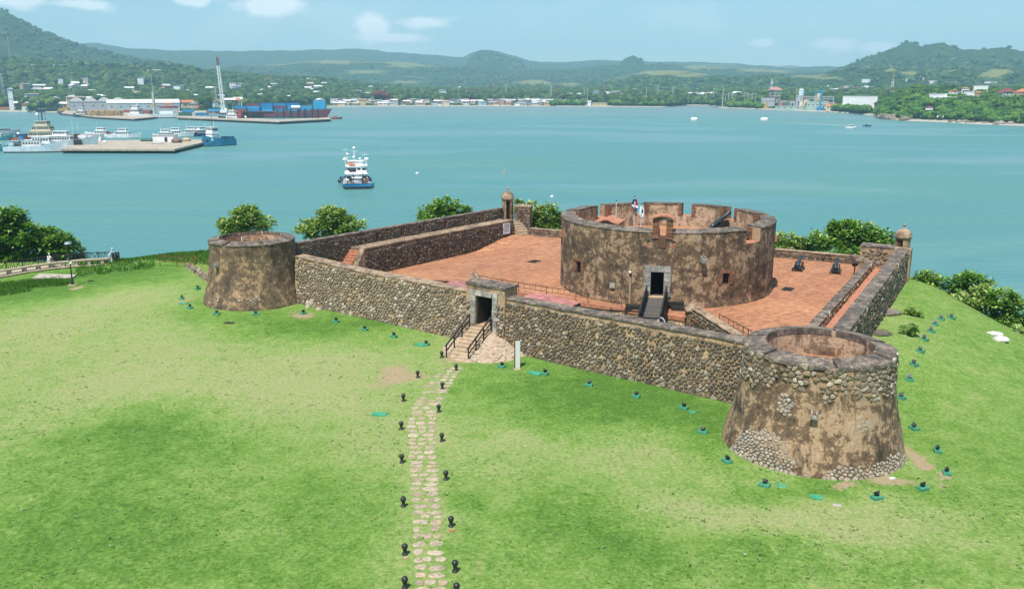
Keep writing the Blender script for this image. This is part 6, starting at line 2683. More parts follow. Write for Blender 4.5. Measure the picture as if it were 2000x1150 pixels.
for i in range(3):
    k = MB()
    k.box((e.x - .3 * i, e.y - .15 + .05 * i, e.z + .55 - .12 * i), (.12, .25, 1.3))
    k.build('end_post', M['timber_black'], rail)
k = MB()
sp = [at(62, 547), at(140, 547), at(150, 540), at(78, 538)]
k.prism([(p.x, p.y) for p in sp], -.3, .22)
tag(k.build('concrete_slab', M['concrete']), 'bare concrete slab in the grass behind the lamp post', 'slab', kind='thing')

# rusty fence and ruined wall beside the far turret
rf = thing('fence', 'rusty wire picket fence left of the far turret', 'fence', hit(313, 520))
fp = [hit(313, 520), hit(346, 521), hit(379, 524)]
fp2 = [hit(382, 527), hit(412, 531)]
for seq, hts in ((fp, (1.35, 1.2, 1.5)), (fp2, (1.6, .5))):
    for q, h in zip(seq, hts):
        k = MB()
        k.tube(q, q + Vector((0, 0, h)), .05, n=6)
        k.build('post', M['rust'], rf)
    for (a, ha), (b, hb) in zip(zip(seq, hts), zip(seq[1:], hts[1:])):
        for f in (.95, .45):
            k = MB()
            k.bar(a + Vector((0, 0, ha * f)), b + Vector((0, 0, hb * f)), .04, .04)
            k.build('rail', M['rust'], rf)
        if seq is fp:
            for i in range(1, 9):
                q = a.lerp(b, i / 9)
                h = lerp(ha, hb, i / 9)
                k = MB()
                k.tube(q + Vector((0, 0, h * .3)), q + Vector((0, 0, h * 1.08)), .015, n=4)
                k.build('picket', M['rust'], rf)
rwl = thing('ruined_wall', 'low broken stone wall running from the fence to the far turret', 'wall', hit(395, 515))
wa, wb = hit(360, 517), Vector((-29.6, 86.0, 0))
k = MB()
wall_body(k, wa, wb, (-.35, -.94), .6, -.4, lambda s: .30 + .03 * s, 0, 10)
k.build('core', M['mortar_brown'], rwl)
st = Stones('stone_mixed')
stone_face(st, wa, wb, 0, lambda s: .45 + .035 * s, (-.35, -.94), .5, .32, rng, 0, .14)
st.emit(rwl, rng)

# lush verge left of the path to the promenade: blades in clumps
def verge():
    k = MB()
    gr = random.Random(8)
    zones = [((-10, 560), (120, 548), 6), ((60, 556), (135, 552), 5), ((150, 530), (300, 512), 12), ((230, 512), (420, 498), 4), ((-40, 575), (60, 560), 8), ((300, 505), (418, 512), 8)]
    for (a, b, hgt) in zones:
        for _ in range(520):
            f = gr.random()
            px, py = lerp(a[0], b[0], f), lerp(a[1], b[1], f) + gr.uniform(-hgt, hgt)
            p = at(px, py, .05)
            p.z = ground_z(p.x, p.y)
            for _b in range(5):
                th = gr.uniform(0, 6.28)
                d = Vector((math.cos(th) * .5, math.sin(th) * .5, 1)).normalized()
                leaf_quad(k, p + Vector((gr.uniform(-.2, .2), gr.uniform(-.2, .2), -.05)), d, Vector((0, 1, 0)), gr.uniform(.22, .5), .07)
    tag(k.build('tall_grass', leaf_mat('verge_grass', (0.05, 0.14, 0.012), (0.085, 0.22, 0.02), (0.15, 0.26, 0.04), .3)), kind='stuff')


verge()


def tufts():
    """loose coarse tufts and weeds over the nearer lawn"""
    k = MB()
    gr = random.Random(18)
    n = 0
    while n < 8500:
        y = 26 + 52 * gr.random() ** 1.5
        x = gr.uniform(-.62, .62) * y * 1.05
        if land_dist(x, y) > -2 or fbm(x * .22, y * .22, 6.0) + gr.uniform(-.5, .5) < .02:
            continue
        if (Vector((x, y)) - Vector(CR)).length < 5.3 or (Vector((x, y)) - Vector(CL)).length < 5.2 or (Vector((x, y, 0)) - A0).dot(NF) < .6:
            continue
        z = ground_z(x, y)
        s = gr.uniform(.05, .13) * (1.6 if gr.random() < .06 else 1)
        for _ in range(4):
            th = gr.uniform(0, 6.28)
            d = Vector((math.cos(th), math.sin(th), gr.uniform(.35, 1.0))).normalized()
            leaf_quad(k, Vector((x + gr.uniform(-.06, .06), y + gr.uniform(-.06, .06), z - .01)), d, Vector((0, 0, 1)), s, s * .35)
        n += 1
    tag(k.build('grass_tufts', leaf_mat('lawn_tufts', (0.07, 0.17, 0.022), (0.12, 0.24, 0.04), (0.24, 0.32, 0.10), .3)), kind='stuff')


tufts()


# ================================================================ people
def person(label, loc, rz, joints, radii, bones, shirt, trousers, hat=None, bag=None):
    t = thing('person', label, 'person', loc, rz, None)

    def skin(name, js, rr_, bb, mat, grow=0.0):
        me = bpy.data.meshes.new(name)
        keys = list(js)
        me.from_pydata([js[k_] for k_ in keys], [(keys.index(a), keys.index(b)) for a, b in bb], [])
        o = bpy.data.objects.new(name, me)
        COL.objects.link(o)
        adopt(o, t, False)
        sk = o.modifiers.new('skin', 'SKIN')
        for i, k_ in enumerate(keys):
            me.skin_vertices[0].data[i].radius = (rr_[k_] + grow, rr_[k_] + grow)
        me.skin_vertices[0].data[0].use_root = True
        ss = o.modifiers.new('smooth', 'SUBSURF')
        ss.levels = ss.render_levels = 1
        me.materials.append(mat)
        return o
    skin('body', joints, radii, bones, M['skin'])
    tops = [b for b in bones if b in (('pelvis', 'chest'), ('chest', 'neck'), ('chest', 'lsh'), ('chest', 'rsh'), ('lsh', 'lel'), ('rsh', 'rel'))]
    legs = [b for b in bones if b in (('pelvis', 'lhip'), ('pelvis', 'rhip'), ('lhip', 'lkn'), ('rhip', 'rkn'), ('lkn', 'lan'), ('rkn', 'ran'))]
    for nm, bb, mt in (('shirt', tops, shirt), ('trousers', legs, trousers)):
        ks = {x: joints[x] for b in bb for x in b}
        skin(nm, ks, radii, bb, mt, .018)
    hd = Vector(joints['head'])
    k = MB()
    k.ball(hd + Vector((0, .02, .05)), (.105, .115, .10), 2)
    k.build('hair' if hat is None else 'cap', hat or paint('hair', (0.02, 0.015, 0.012), 0.6, 0.2, 8), t, False)
    k = MB()
    k.ball(hd + Vector((0, -.105, -.01)), (.018, .02, .022), 1)
    k.build('nose', M['skin'], t, False)
    if bag:
        k = MB()
        k.ball(Vector(joints['chest']) + Vector((0, .17, -.08)), (.15, .09, .2), 2)
        k.build('backpack', bag, t, False)


RAD = dict(pelvis=.135, chest=.145, neck=.06, head=.095, lsh=.065, rsh=.065, lel=.048, rel=.048, lha=.035, rha=.035, lhip=.09, rhip=.09, lkn=.06, rkn=.06, lan=.045, ran=.045, lft=.035, rft=.035)
BON = [('pelvis', 'chest'), ('chest', 'neck'), ('neck', 'head'), ('chest', 'lsh'), ('chest', 'rsh'), ('lsh', 'lel'), ('rsh', 'rel'), ('lel', 'lha'), ('rel', 'rha'), ('pelvis', 'lhip'), ('pelvis', 'rhip'), ('lhip', 'lkn'), ('rhip', 'rkn'), ('lkn', 'lan'), ('rkn', 'ran'), ('lan', 'lft'), ('ran', 'rft')]
SIT = dict(pelvis=(0, 0, .16), chest=(0, -.06, .55), neck=(0, -.10, .74), head=(0, -.13, .90), lsh=(.20, -.07, .64), rsh=(-.20, -.07, .64), lel=(.25, -.20, .40), rel=(-.25, -.20, .40), lha=(.14, -.40, .30), rha=(-.14, -.40, .30),
           lhip=(.10, -.05, .12), rhip=(-.10, -.05, .12), lkn=(.13, -.50, .12), rkn=(-.13, -.50, .12), lan=(.13, -.48, -.38), ran=(-.13, -.48, -.38), lft=(.14, -.66, -.44), rft=(-.14, -.66, -.44))
STAND = dict(pelvis=(0, .05, .92), chest=(0, -.10, 1.28), neck=(0, -.20, 1.45), head=(0, -.27, 1.59), lsh=(.20, -.13, 1.36), rsh=(-.20, -.13, 1.36), lel=(.26, -.36, 1.16), rel=(-.26, -.36, 1.16), lha=(.18, -.58, 1.14), rha=(-.18, -.58, 1.14),
             lhip=(.10, .05, .86), rhip=(-.10, .05, .86), lkn=(.11, .03, .48), rkn=(-.12, -.04, .48), lan=(.12, .10, .08), ran=(-.13, .0, .08), lft=(.13, -.08, .035), rft=(-.14, -.18, .035))
p = hit(95, 525)
person('person in a loose white shirt sitting on the promenade bench', (p.x, p.y + .3, p.z + .70), R(160), SIT, RAD, BON, paint('white_shirt', (0.74, 0.73, 0.70), 0.8, 0.06, 5), paint('pale_trousers', (0.50, 0.47, 0.42), 0.85, 0.08, 5), paint('white_cap', (0.72, 0.70, 0.67), 0.8, 0.05, 4))
p = hit(214, 517)
person('person in white cap and light blue top leaning on promenade railing', (p.x, p.y + .5, p.z + .1), R(135), STAND, RAD, BON, paint('blue_shirt', (0.33, 0.55, 0.66), 0.8, 0.06, 5), paint('white_trousers', (0.62, 0.62, 0.60), 0.85, 0.08, 5), paint('cap_white', (0.70, 0.70, 0.70), 0.8, 0.05, 4))

# ================================================================ boats
def hull(k, L, B, zb, zm, zs, bow=.32, draft=.7, stripe=None, bul=.7, mi=(0, 1, 2)):
    """hull along +X from -L/2 to L/2, waterline z = 0: materials bottom, topside, deck"""
    n = 12
    vs, st_ = [], []
    for i in range(n + 1):
        t = i / n
        x = -L / 2 + L * t
        w = B / 2 * (1 - max(0, (t - (1 - bow * 1.6)) / (bow * 1.6)) ** 2.1) * (.90 + .10 * smooth(t / .25))
        w = max(w, .02)
        sh = zm + (zb - zm) * max(0, (t - .45) / .55) ** 1.9 + (zs - zm) * max(0, (.35 - t) / .35) ** 1.6
        rake = max(0, (t - .72) / .28) ** 2 * L * .055
        wl = w * (.93 - .25 * max(0, (t - .6) / .4))
        s_ = stripe if stripe is not None else .25
        for sgn in (1, -1):
            pts = [(x - rake * .3, 0.0, -draft), (x - rake * .2, sgn * wl * .8, -draft * .7), (x, sgn * wl, s_), (x + rake, sgn * w, sh), (x + rake, sgn * max(.01, w - .12), sh), (x + rake, sgn * max(.01, w - .12), sh - bul)]
            vs += pts
    fs, m_ = [], []
    for i in range(n):
        for q in (0, 1):
            a, b = i * 12 + q * 6, (i + 1) * 12 + q * 6
            for j in range(5):
                f = (a + j, b + j, b + j + 1, a + j + 1)
                fs.append(f if q else f[::-1])
                m_.append(mi[0] if j < 2 else mi[1])
        a, b = i * 12, (i + 1) * 12
        fs.append((a + 5, a + 11, b + 11, b + 5))
        m_.append(mi[2])
    fs.append((0, 1, 2, 8, 7, 6))
    m_.append(mi[0])
    fs.append((2, 3, 9, 8))
    m_.append(mi[1])
    fs.append((3, 4, 5, 11, 10, 9))
    m_.append(mi[1])
    b0 = len(k.v)
    k.v += vs
    for f, m__ in zip(fs, m_):
        k.f.append([b0 + v for v in f])
        k.mi.append(m__)
        k.sm.append(False)


PM = {}


def pm(c):
    """a paint for a named or given colour, made once"""
    if isinstance(c, str):
        c = {'white': (.80, .80, .79), 'blue': (.02, .25, .50), 'black': (.02, .022, .025), 'red': (.33, .05, .04), 'maroon': (.17, .04, .045), 'cream': (.60, .52, .38), 'grey': (.34, .37, .40), 'deck': (.36, .33, .29),
             'orange': (.50, .17, .05), 'yellow': (.50, .30, .05), 'glass': (.02, .03, .04), 'ltblue': (.42, .56, .62), 'rustred': (.24, .075, .05), 'tan': (.45, .34, .22), 'green': (.10, .24, .17), 'mint': (.36, .46, .40), 'pink': (.55, .30, .27), 'teal': (.05, .25, .30), 'dkblue': (.015, .07, .16), 'roof': (.58, .58, .57), 'zinc': (.42, .44, .45), 'terracotta': (.48, .17, .08), 'dkgreen': (.03, .10, .07), 'brown': (.16, .09, .06)}[c]
    if c not in PM:
        PM[c] = paint('paint_%d_%d_%d' % tuple(int(x * 255) for x in c), c, .55, .12, .6)
    return PM[c]


def boat(name, label, cat, px, py, rot, L, B, sheer, cols, cabins, masts=(), extras=None, stripe=.25, bul=.7, group=None, sc=None):
    """cabins: (x0, x1, width, z0, z1, colour, windows?); masts: (x, y, z0, z1, radius, colour)"""
    t = thing(name, label, cat, at(px, py, SEA), rot, group)
    if sc:
        t.scale = sc
    k = MB()
    hull(k, L, B, sheer[0], sheer[1], sheer[2], stripe=stripe, bul=bul)
    k.build('hull', [pm(cols[0]), pm(cols[1]), pm(cols[2])], t, False)
    for (x0, x1, w, z0, z1, c, win) in cabins:
        k = MB()
        r_ = (z1 - z0) * .10
        k.hexa([(x0, -w / 2, z0), (x1, -w / 2, z0), (x1, w / 2, z0), (x0, w / 2, z0), (x0 + r_, -w / 2 + r_ * .5, z1), (x1 - r_ * 2, -w / 2 + r_ * .5, z1), (x1 - r_ * 2, w / 2 - r_ * .5, z1), (x0 + r_, w / 2 - r_ * .5, z1)])
        k.box(((x0 + x1) / 2 - r_ * .5, 0, z1 + .06), (x1 - x0 + .2, w + .25, .12))
        cb = k.build('cabin', pm(c), t, False)
        if win:
            k = MB()
            zc, hh = z0 + (z1 - z0) * .62, (z1 - z0) * .30
            nx = max(2, int((x1 - x0) / 1.3))
            for s in (-1, 1):
                for i in range(nx):
                    xx = x0 + .35 + (x1 - x0 - 1.0) * (i + .5) / nx
                    k.box((xx, s * (w / 2 - .02), zc), ((x1 - x0) / nx * .62, .10, hh))
            ny = max(2, int(w / 1.1))
            for i in range(ny):
                yy = -w / 2 + w * (i + .5) / ny
                k.box((x1 - r_ * 1.3, yy, zc), (.16, w / ny * .66, hh))
                if win != 'fore':
                    k.box((x0 + r_ * .6, yy, zc), (.12, w / ny * .6, hh))
            w_ = k.build('window', pm('glass'), cb, False)
    for (x, y, z0, z1, r_, c) in masts:
        k = MB()
        k.tube((x, y, z0), (x, y, z1), r_, r_ * .6, 6)
        if z1 - z0 > 3.5:
            k.bar((x, y - .9, z1 - 1.0), (x, y + .9, z1 - 1.0), .1, .1)
        k.build('mast', pm(c), t, False)
    for (nm, c, fn) in (extras or []):
        k = MB()
        fn(k)
        k.build(nm, pm(c), t, False)
    return t


def rails(x0, x1, w, z, h):
    def fn(k):
        for s in (-1, 1):
            k.bar((x0, s * w / 2, z + h), (x1, s * w / 2, z + h), .07, .07)
            for i in range(int((x1 - x0) / 1.2) + 1):
                x = x0 + i * 1.2
                k.bar((x, s * w / 2, z), (x, s * w / 2, z + h), .05, .05)
    return fn


def balls(lst):
    def fn(k):
        for (x, y, z, r_) in lst:
            k.ball((x, y, z), r_, 2)
    return fn


def boxes(lst):
    def fn(k):
        for (x, y, z, a, b, c) in lst:
            k.box((x, y, z), (a, b, c))
    return fn


boat('fishing_boat', 'blue and white trawler anchored alone in the middle of the bay, seen from astern', 'boat', 697, 362, R(101), 23, 7.6, (4.6, 1.9, 1.9), ('black', 'blue', 'deck'),
     [(-3.5, 6.5, 5.4, 1.4, 4.2, 'white', True), (-1.8, 5.8, 5.0, 4.3, 6.6, 'white', True), (.5, 4.6, 3.6, 6.7, 8.2, 'white', 'fore'), (-7.0, -4.0, 2.2, 1.2, 3.2, 'white', False)],
     [(2.2, .3, 8.2, 12.6, .14, 'white'), (1.2, 2.3, 6.6, 13.2, .05, 'white'), (1.0, 2.0, 6.6, 10.6, .09, 'white'), (1.5, -2.2, 6.6, 11.5, .05, 'white'), (-1.2, -1.0, 6.6, 9.2, .09, 'white'), (-8.6, -1.4, 1.6, 5.6, .11, 'dkblue'), (-8.2, .9, 1.6, 5.2, .11, 'dkblue')],
     [('radome', 'white', balls([(.8, 2.7, 8.9, .55), (.8, -2.7, 8.9, .55), (2.2, .3, 12.7, .42), (1.0, 2.0, 10.7, .40), (-1.2, -1.0, 9.3, .36), (2.0, .5, 9.6, .35)])),
      ('life_raft', 'orange', balls([(-.8, 1.3, 7.2, .55), (-.7, .6, 7.1, .5), (-.2, 1.8, 7.6, .4)])),
      ('fender', 'black', balls([(0, 4.0, 1.6, .7), (6, 3.6, 2.0, .6)])),
      ('awning', 'white', boxes([(-1.2, -1.9, 6.9, 2.2, 1.9, .18), (-2.9, 0, 4.4, 1.4, 5.2, .12)])),
      ('deck_gear', 'brown', boxes([(-9.0, -2.1, 2.2, 1.5, 1.3, 1.1), (-8.6, -.6, 2.0, 1.2, .8, .9), (-6.6, -2.4, 2.4, 1.6, 1.2, 1.3), (-9.6, 1.0, 1.8, 1.0, 1.4, .6), (-7.4, 2.4, 2.0, 1.2, .8, 1.0)])),
      ('net_drum', 'zinc', boxes([(-10.0, -.2, 2.1, .9, 1.7, .7), (-9.9, 2.6, 2.3, .5, .5, .8), (-10.3, -2.8, 2.1, .5, .6, .6)])),
      ('deck_doors', 'glass', boxes([(-3.45, 1.5, 2.5, .2, .8, 1.7), (-3.45, -1.2, 2.5, .2, .8, 1.7), (-1.6, .9, 5.4, .4, 1.7, 1.2)])),
      ('railing', 'white', rails(-1.5, 5.8, 5.2, 6.7, 1.0))], stripe=.95, sc=(1, 1.30, .93))
boat('dinghy', 'small tan dinghy tied at the left side of the anchored trawler', 'boat', 673, 357, R(20), 4.2, 1.8, (.9, .6, .6), ('tan', 'tan', 'brown'), [], bul=.3)
boat('tugboat', 'blue workboat with white wheelhouse at the end of the nearer pier', 'boat', 427, 285, R(238), 19, 7.4, (4.6, 2.9, 2.6), ('black', (.03, .24, .40), 'deck'),
     [(1.0, 6.2, 5.0, 2.2, 5.0, 'white', False), (1.4, 5.8, 4.6, 5.1, 7.4, 'white', True)], [(3.5, 0, 7.4, 14.2, .16, 'rustred'), (3.2, 1.2, 7.4, 10, .08, 'white')],
     [('fender', 'black', balls([(8.6, 1.8, 2.4, .6), (8.6, -1.8, 2.4, .6)])), ('winch', 'dkblue', boxes([(-4, 0, 2.9, 2.2, 2.2, 1.4), (-8.5, 0, 2.7, .8, 4.8, 1.6)]))], bul=.9, sc=(1, 1.05, 1.35))
boat('patrol_boat', 'long white patrol boat with rust along its waterline, bow to the right', 'boat', 71, 298, R(6), 28, 6.4, (4.6, 2.3, 2.1), ((.13, .07, .05), (.62, .68, .70), 'deck'),
     [(-11.5, -6.5, 4.8, 1.5, 3.9, 'ltblue', False), (-5.5, 3.5, 4.4, 1.8, 4.2, 'white', True), (-1.0, 7.5, 3.6, 3.0, 5.4, 'white', True)], [(1.5, 0, 5.4, 10.5, .10, 'white'), (0, .8, 5.4, 8.2, .06, 'grey')],
     [('doorway', 'black', boxes([(-7.6, -2.42, 2.4, 2.8, .1, 2.4)])), ('deck_drum', 'blue', boxes([(-5.6, -1.4, 4.9, 1.4, 1.2, 1.3)])), ('life_raft', 'orange', balls([(-8.6, 0, 4.5, .5), (-7.9, 1, 4.5, .5), (-9.4, -1, 4.4, .45)])), ('railing', 'white', rails(-12.0, 8.0, 5.8, 2.4, .9))], stripe=.45, sc=(1, 1, 1.4))
boat('patrol_boat', 'light blue grey ship with a dark painted band, bow against the pier', 'ship', 128, 291, R(8), 31, 7.6, (6.2, 3.6, 3.0), ('dkblue', (.36, .50, .56), 'deck'),
     [(-9.0, 4.0, 5.6, 3.0, 5.8, 'white', True), (-5.0, 2.0, 4.6, 5.9, 7.8, 'white', True)], [(4.5, 0, 5, 12.5, .10, 'white'), (7, 0, 5, 12, .06, 'white'), (-2, 0, 7.8, 13, .12, 'grey')], [('dark_band', 'black', boxes([(7.2, -3.05, 2.6, 3.6, .9, 3.0)])), ('deck_locker', 'white', boxes([(9, 0, 5.4, 4, 2.4, 1.0)]))], stripe=.6, sc=(1, 1, 1.15))
boat('naval_ship', 'cream ship with stepped superstructure and dark lattice mast behind the patrol boats', 'ship', 88, 279, R(5), 36, 8.5, (5.2, 3.4, 3.0), ('black', 'maroon', 'deck'),
     [(-7.5, 7.0, 7.4, 3.0, 6.4, 'cream', True), (-5.5, 5.0, 6.4, 6.5, 9.4, 'cream', True), (-3.6, 3.4, 5.4, 9.5, 12.2, 'cream', True)], [(0, 0, 12, 25, .42, 'dkblue'), (1.6, .4, 12, 17.5, .16, 'dkblue'), (-1.6, -.4, 12, 17, .16, 'dkblue')],
     [('radar', 'grey', boxes([(0, 0, 16, 4.6, .3, .4), (0, 0, 19, 3.2, .3, .3), (2.6, 0, 14.8, 2.4, .4, .4)])), ('radome', 'white', balls([(-2.4, 0, 15.8, 1.0), (-14, 0, 5, .9)])), ('dark_tarp', 'dkblue', boxes([(-12, 0, 4.2, 5.5, 4.4, 1.6)]))])
for (lab, px, py, rot, L, B, cols, mx) in (('blue hulled boat cut off by the left edge nearest the white patrol boat', -8, 295, R(12), 17, 5.5, ('black', (.03, .26, .40), 'deck'), 0), ('blue boat with white rail at the left edge behind the nearer blue hull', -3, 274, R(8), 16, 5, ('dkblue', 'teal', 'deck'), 0), ('grey launch with dark cabin at the far left edge', 12, 262, R(10), 17, 4.6, ('black', 'grey', 'deck'), 1)):
    boat('moored_boat', lab, 'boat', px, py, rot, L, B, (3.6, 2.0, 1.8), cols, [(-4, 2.5, B * .6, 1.5, 3.6, 'white' if not mx else 'grey', True)], [(-1, 0, 3.6, 8, .09, 'grey')])
for (lab, px, py, rot, L, c1, c2) in (('white fishing boat with red trim behind the left half of the nearer pier', 197, 268, R(172), 20, 'white', 'red'), ('white boat with raked bow right of the red trimmed one behind the pier', 243, 270, R(6), 19, 'white', 'white'), ('white yacht behind the middle of the nearer pier', 345, 268, R(15), 20, 'white', 'white'),
                                    ('large white cruiser with tall flybridge behind the pier end', 372, 266, R(195), 19, 'white', 'white'), ('dark blue fishing boat half hidden by the pier end', 396, 266, R(50), 15, 'dkblue', 'red'), ('small white cabin boat beside the shed on the pier', 322, 272, R(185), 13, 'white', 'grey')):
    boat('moored_boat', lab, 'boat', px, py, rot, L, 5.2, (3.6, 2.1, 1.9), ('black' if c1 != 'white' else 'rustred', c1, 'deck'),
         [(-5, 3.5, 3.8, 1.6, 4.0, 'white', True), (-3, 2, 3.2, 4.1, 5.8, 'white', True)], [(-.5, 0, 5.8, 11, .09, 'grey'), (2, 0, 5, 9, .06, 'white')], [('trim', c2, boxes([(-6, 0, 2.3, 2.5, 4.2, .9)]))])
# cargo ship with deck crane
boat('cargo_ship', 'grey cargo ship with red waterline and tall deck crane at the far quay', 'ship', 316, 231, R(-4), 66, 11, (6.2, 4.0, 5.2), ('maroon', (.66, .68, .68), 'grey'),
     [(-31, -21, 9.5, 4.0, 9.5, 'white', True), (-29, -23, 8.0, 9.6, 12.4, 'white', True)], [(-7, 0, 4, 26, 1.9, 'zinc'), (-7, 0, 26, 44, .35, 'zinc'), (-25, 0, 12, 18, .3, 'white')],
     [('hold_cover', 'rustred', boxes([(-14, 0, 6.3, 8, 8, 3.4)])), ('hatch', 'white', boxes([(7, 0, 5.6, 14, 8, 2.6)])), ('stern_ramp', 'dkgreen', boxes([(27, -4.9, 3.3, 13.5, 1.4, 5.6)])), ('crane_jib', 'yellow', boxes([(-7, -.3, 13, 2.6, 2.6, 3.2)]))], stripe=.9)
boat('container_ship', 'long maroon ship lying behind the outer quay under its blue containers', 'ship', 550, 230, R(-2), 96, 14, (9.0, 6.2, 6.2), ('black', 'maroon', 'brown'), [(-46, -36, 11, 6, 11, 'white', True)], [(-41, 0, 11, 16, .3, 'white')], stripe=.8)
boat('tugboat', 'black hulled tug with white wheelhouse and red funnel at the outer quay', 'boat', 462, 236, R(176), 32, 8, (4.4, 2.6, 2.4), ('black', 'black', 'deck'), [(-2, 9, 6.0, 2.4, 6.0, 'white', True), (1, 7, 5.0, 6.1, 9.0, 'white', True)], [(3, 0, 9, 16, .16, 'white')],
     [('funnel', 'red', boxes([(-4.5, -1.7, 6.3, 2.6, 2.2, 5.6), (-4.5, 1.7, 6.3, 2.6, 2.2, 5.6)])), ('life_raft', 'white', balls([(-9, 0, 3.4, 1.1)]))])
boat('barge', 'little rusty orange barge beyond the end of the outer quay', 'boat', 655, 233, R(0), 13, 4.5, (2.2, 1.6, 1.4), ('black', 'rustred', 'brown'), [(-2, 1.5, 2.4, 1.4, 3.0, 'orange', False)])
boat('tugboat', 'cream topped tug with dark hull beside the timber stacks on the far quay', 'boat', 173, 229, R(178), 30, 8, (4.4, 2.6, 2.4), ('black', 'dkblue', 'deck'), [(2, 12, 6.2, 2.6, 6.5, 'cream', True), (4, 9, 5, 6.6, 9.5, 'white', True)], [(5, 0, 9.5, 15, .3, 'black')])

# floats, buoys, motorboat
for (px, py, w, h, lab) in ((1356, 236, 7.6, 3.0, 'square white float out in the bay, the one farther left'), (1493, 236, 8.2, 2.8, 'square white float in the bay before the power plant'), (1078, 385, .9, .5, 'tiny white mooring buoy above the trees by the drum'), (815, 340, 1.3, .6, 'small white and dark buoy right of the anchored trawler'), (985, 337, .8, .9, 'small reddish buoy above the left sentry box')):
    t = thing('buoy', lab, 'buoy', at(px, py, SEA), .1)
    k = MB()
    k.lathe([(w * .34, -.3), (w * .5, .0), (w * .5, h * .6), (w * .36, h)], (0, 0), 4 if w > 5 else 10)
    k.build('body', pm('white' if px != 985 else 'pink'), t, False)
    k = MB()
    k.lathe([(w * .51, -.25), (w * .53, .05), (w * .5, .12)], (0, 0), 4 if w > 5 else 10)
    k.build('waterline_band', pm('black' if px == 815 else 'zinc'), t, False)
boat('motor_launch', 'rounded white launch with canopy lying near the right shore', 'boat', 1662, 252, R(4), 8.2, 3.6, (2.0, 1.7, 1.5), ('dkblue', 'white', 'white'), [(-2.6, 2.2, 3.0, 1.2, 2.8, 'white', True)])
boat('speedboat', 'small dark speedboat with two riders towing a white wake', 'boat', 1693, 247.5, R(-6), 6.5, 2.2, (1.3, .9, .8), ('black', 'dkblue', 'brown'), [(-1, .6, 1.2, .7, 1.5, 'black', False)], bul=.3)
k = MB()
wkp = []
for i in range(17):
    px = 1689 - 150 * (i / 16) ** 1.1
    c = at(px, 247.6 - 7.5 * (i / 16), SEA)
    w = (1.6 - .9 * i / 16) * (1 + .3 * math.sin(i * 2.1))
    wkp += [(c.x, c.y - w * 2.2, SEA + .06), (c.x, c.y + w * 2.2, SEA + .06)]
k.add(wkp, [(2 * i, 2 * i + 1, 2 * i + 3, 2 * i + 2) for i in range(16)])
tag(k.build('wake_foam', paint('foam', (.62, .68, .68), .9, .2, .3)), kind='stuff')

# ================================================================ piers and quays
M['quay'] = plaster('quay_concrete', (0.40, 0.34, 0.26), (0.32, 0.27, 0.21), (0.19, 0.16, 0.125), 0.1, 0.04, (0.46, 0.40, 0.32))


def quay(name, label, pts, z, piles=None, mt='quay'):
    """pts: deck outline as pixels at deck height"""
    t = thing(name, label, 'pier', at(*pts[0], SEA))
    ps = [at(px, py, SEA + z) for px, py in pts]
    k = MB()
    k.prism([(p.x, p.y) for p in ps], SEA + z - .9, SEA + z)
    k.build('deck', M[mt], t)
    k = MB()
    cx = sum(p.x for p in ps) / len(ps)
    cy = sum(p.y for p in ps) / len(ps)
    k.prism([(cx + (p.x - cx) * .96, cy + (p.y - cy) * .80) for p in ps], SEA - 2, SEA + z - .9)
    k.build('under_deck_shade', M['dark'], t)  # near-black block added for the shade beneath the deck, behind the piles
    a, b = at(*piles[0], SEA), at(*piles[1], SEA)
    n = piles[2]
    for i in range(n):
        q = a.lerp(b, (i + .5) / n)
        k = MB()
        k.tube((q.x, q.y - .1, SEA - 1), (q.x, q.y - .1, SEA + z - .7), .7, n=8)
        k.build('pile', M['concrete'], t)
    return t


quay('pier', 'nearer concrete pier on stubby piles with moored boats around it', [(120, 291), (340, 291.5), (402, 277), (396, 273), (120, 275)], 2.1, ((170, 293.5), (340, 294), 14))
quay('quay', 'outer concrete quay in front of the maroon container ship', [(345, 229), (545, 237.5), (648, 232.5), (642, 229.5), (546, 233.5), (350, 225.5)], 2.4, ((545, 241), (648, 235.5), 12))
quay('quay', 'inner far quay where timber is stacked, left of the cargo ship', [(120, 221), (185, 228), (262, 232), (300, 229), (250, 218), (130, 215)], 2.2, ((185, 231), (262, 235), 10))


def on_quay(px, py, z):
    return at(px, py, SEA + z)


SHED = thing('shed', 'white flat roofed shed on the nearer pier', 'shed', on_quay(322, 277, 2.1), .05)
k = MB()
k.box((0, 0, 1.7), (11, 5, 3.4))
k.build('wall', pm('white'), SHED, False)
k = MB()
k.box((0, 0, 3.5), (11.6, 5.6, .22))
k.build('roof', pm('zinc'), SHED, False)
k = MB()
k.box((1.5, -2.5, 1.3), (1.6, .1, 2.4))
k.build('door', pm('glass'), SHED, False)
SH2 = copy_tree(SHED, on_quay(181, 274.5, 2.1), .02, 'white shed with dark bay on the left part of nearer pier')
for px, py, lab, c, s in ((290, 276, 'pile of dark nets on the nearer pier', 'dkgreen', (9, 4, 1.6)), (307, 281, 'upturned skiff lying flat on the nearer pier', 'grey', (7, 2.4, .6)), (345, 279, 'heap of brown gear near the pier end', 'brown', (6, 4, 2.4)), (205, 279, 'white tarpaulined bundle on the left of the nearer pier', 'white', (2.2, 2, 1.2)), (365, 276, 'tan crates stacked at the pier end', 'tan', (5, 3, 2.0))):
    k = MB()
    k.ball((0, 0, s[2] * .4), (s[0] / 2, s[1] / 2, s[2] * .62), 2, amp=.4, seed=px, freq=2)
    o = k.build('cargo_heap', pm(c))
    o.location = on_quay(px, py, 2.1)
    tag(o, lab, 'cargo', kind='thing')

# containers
CT = {}


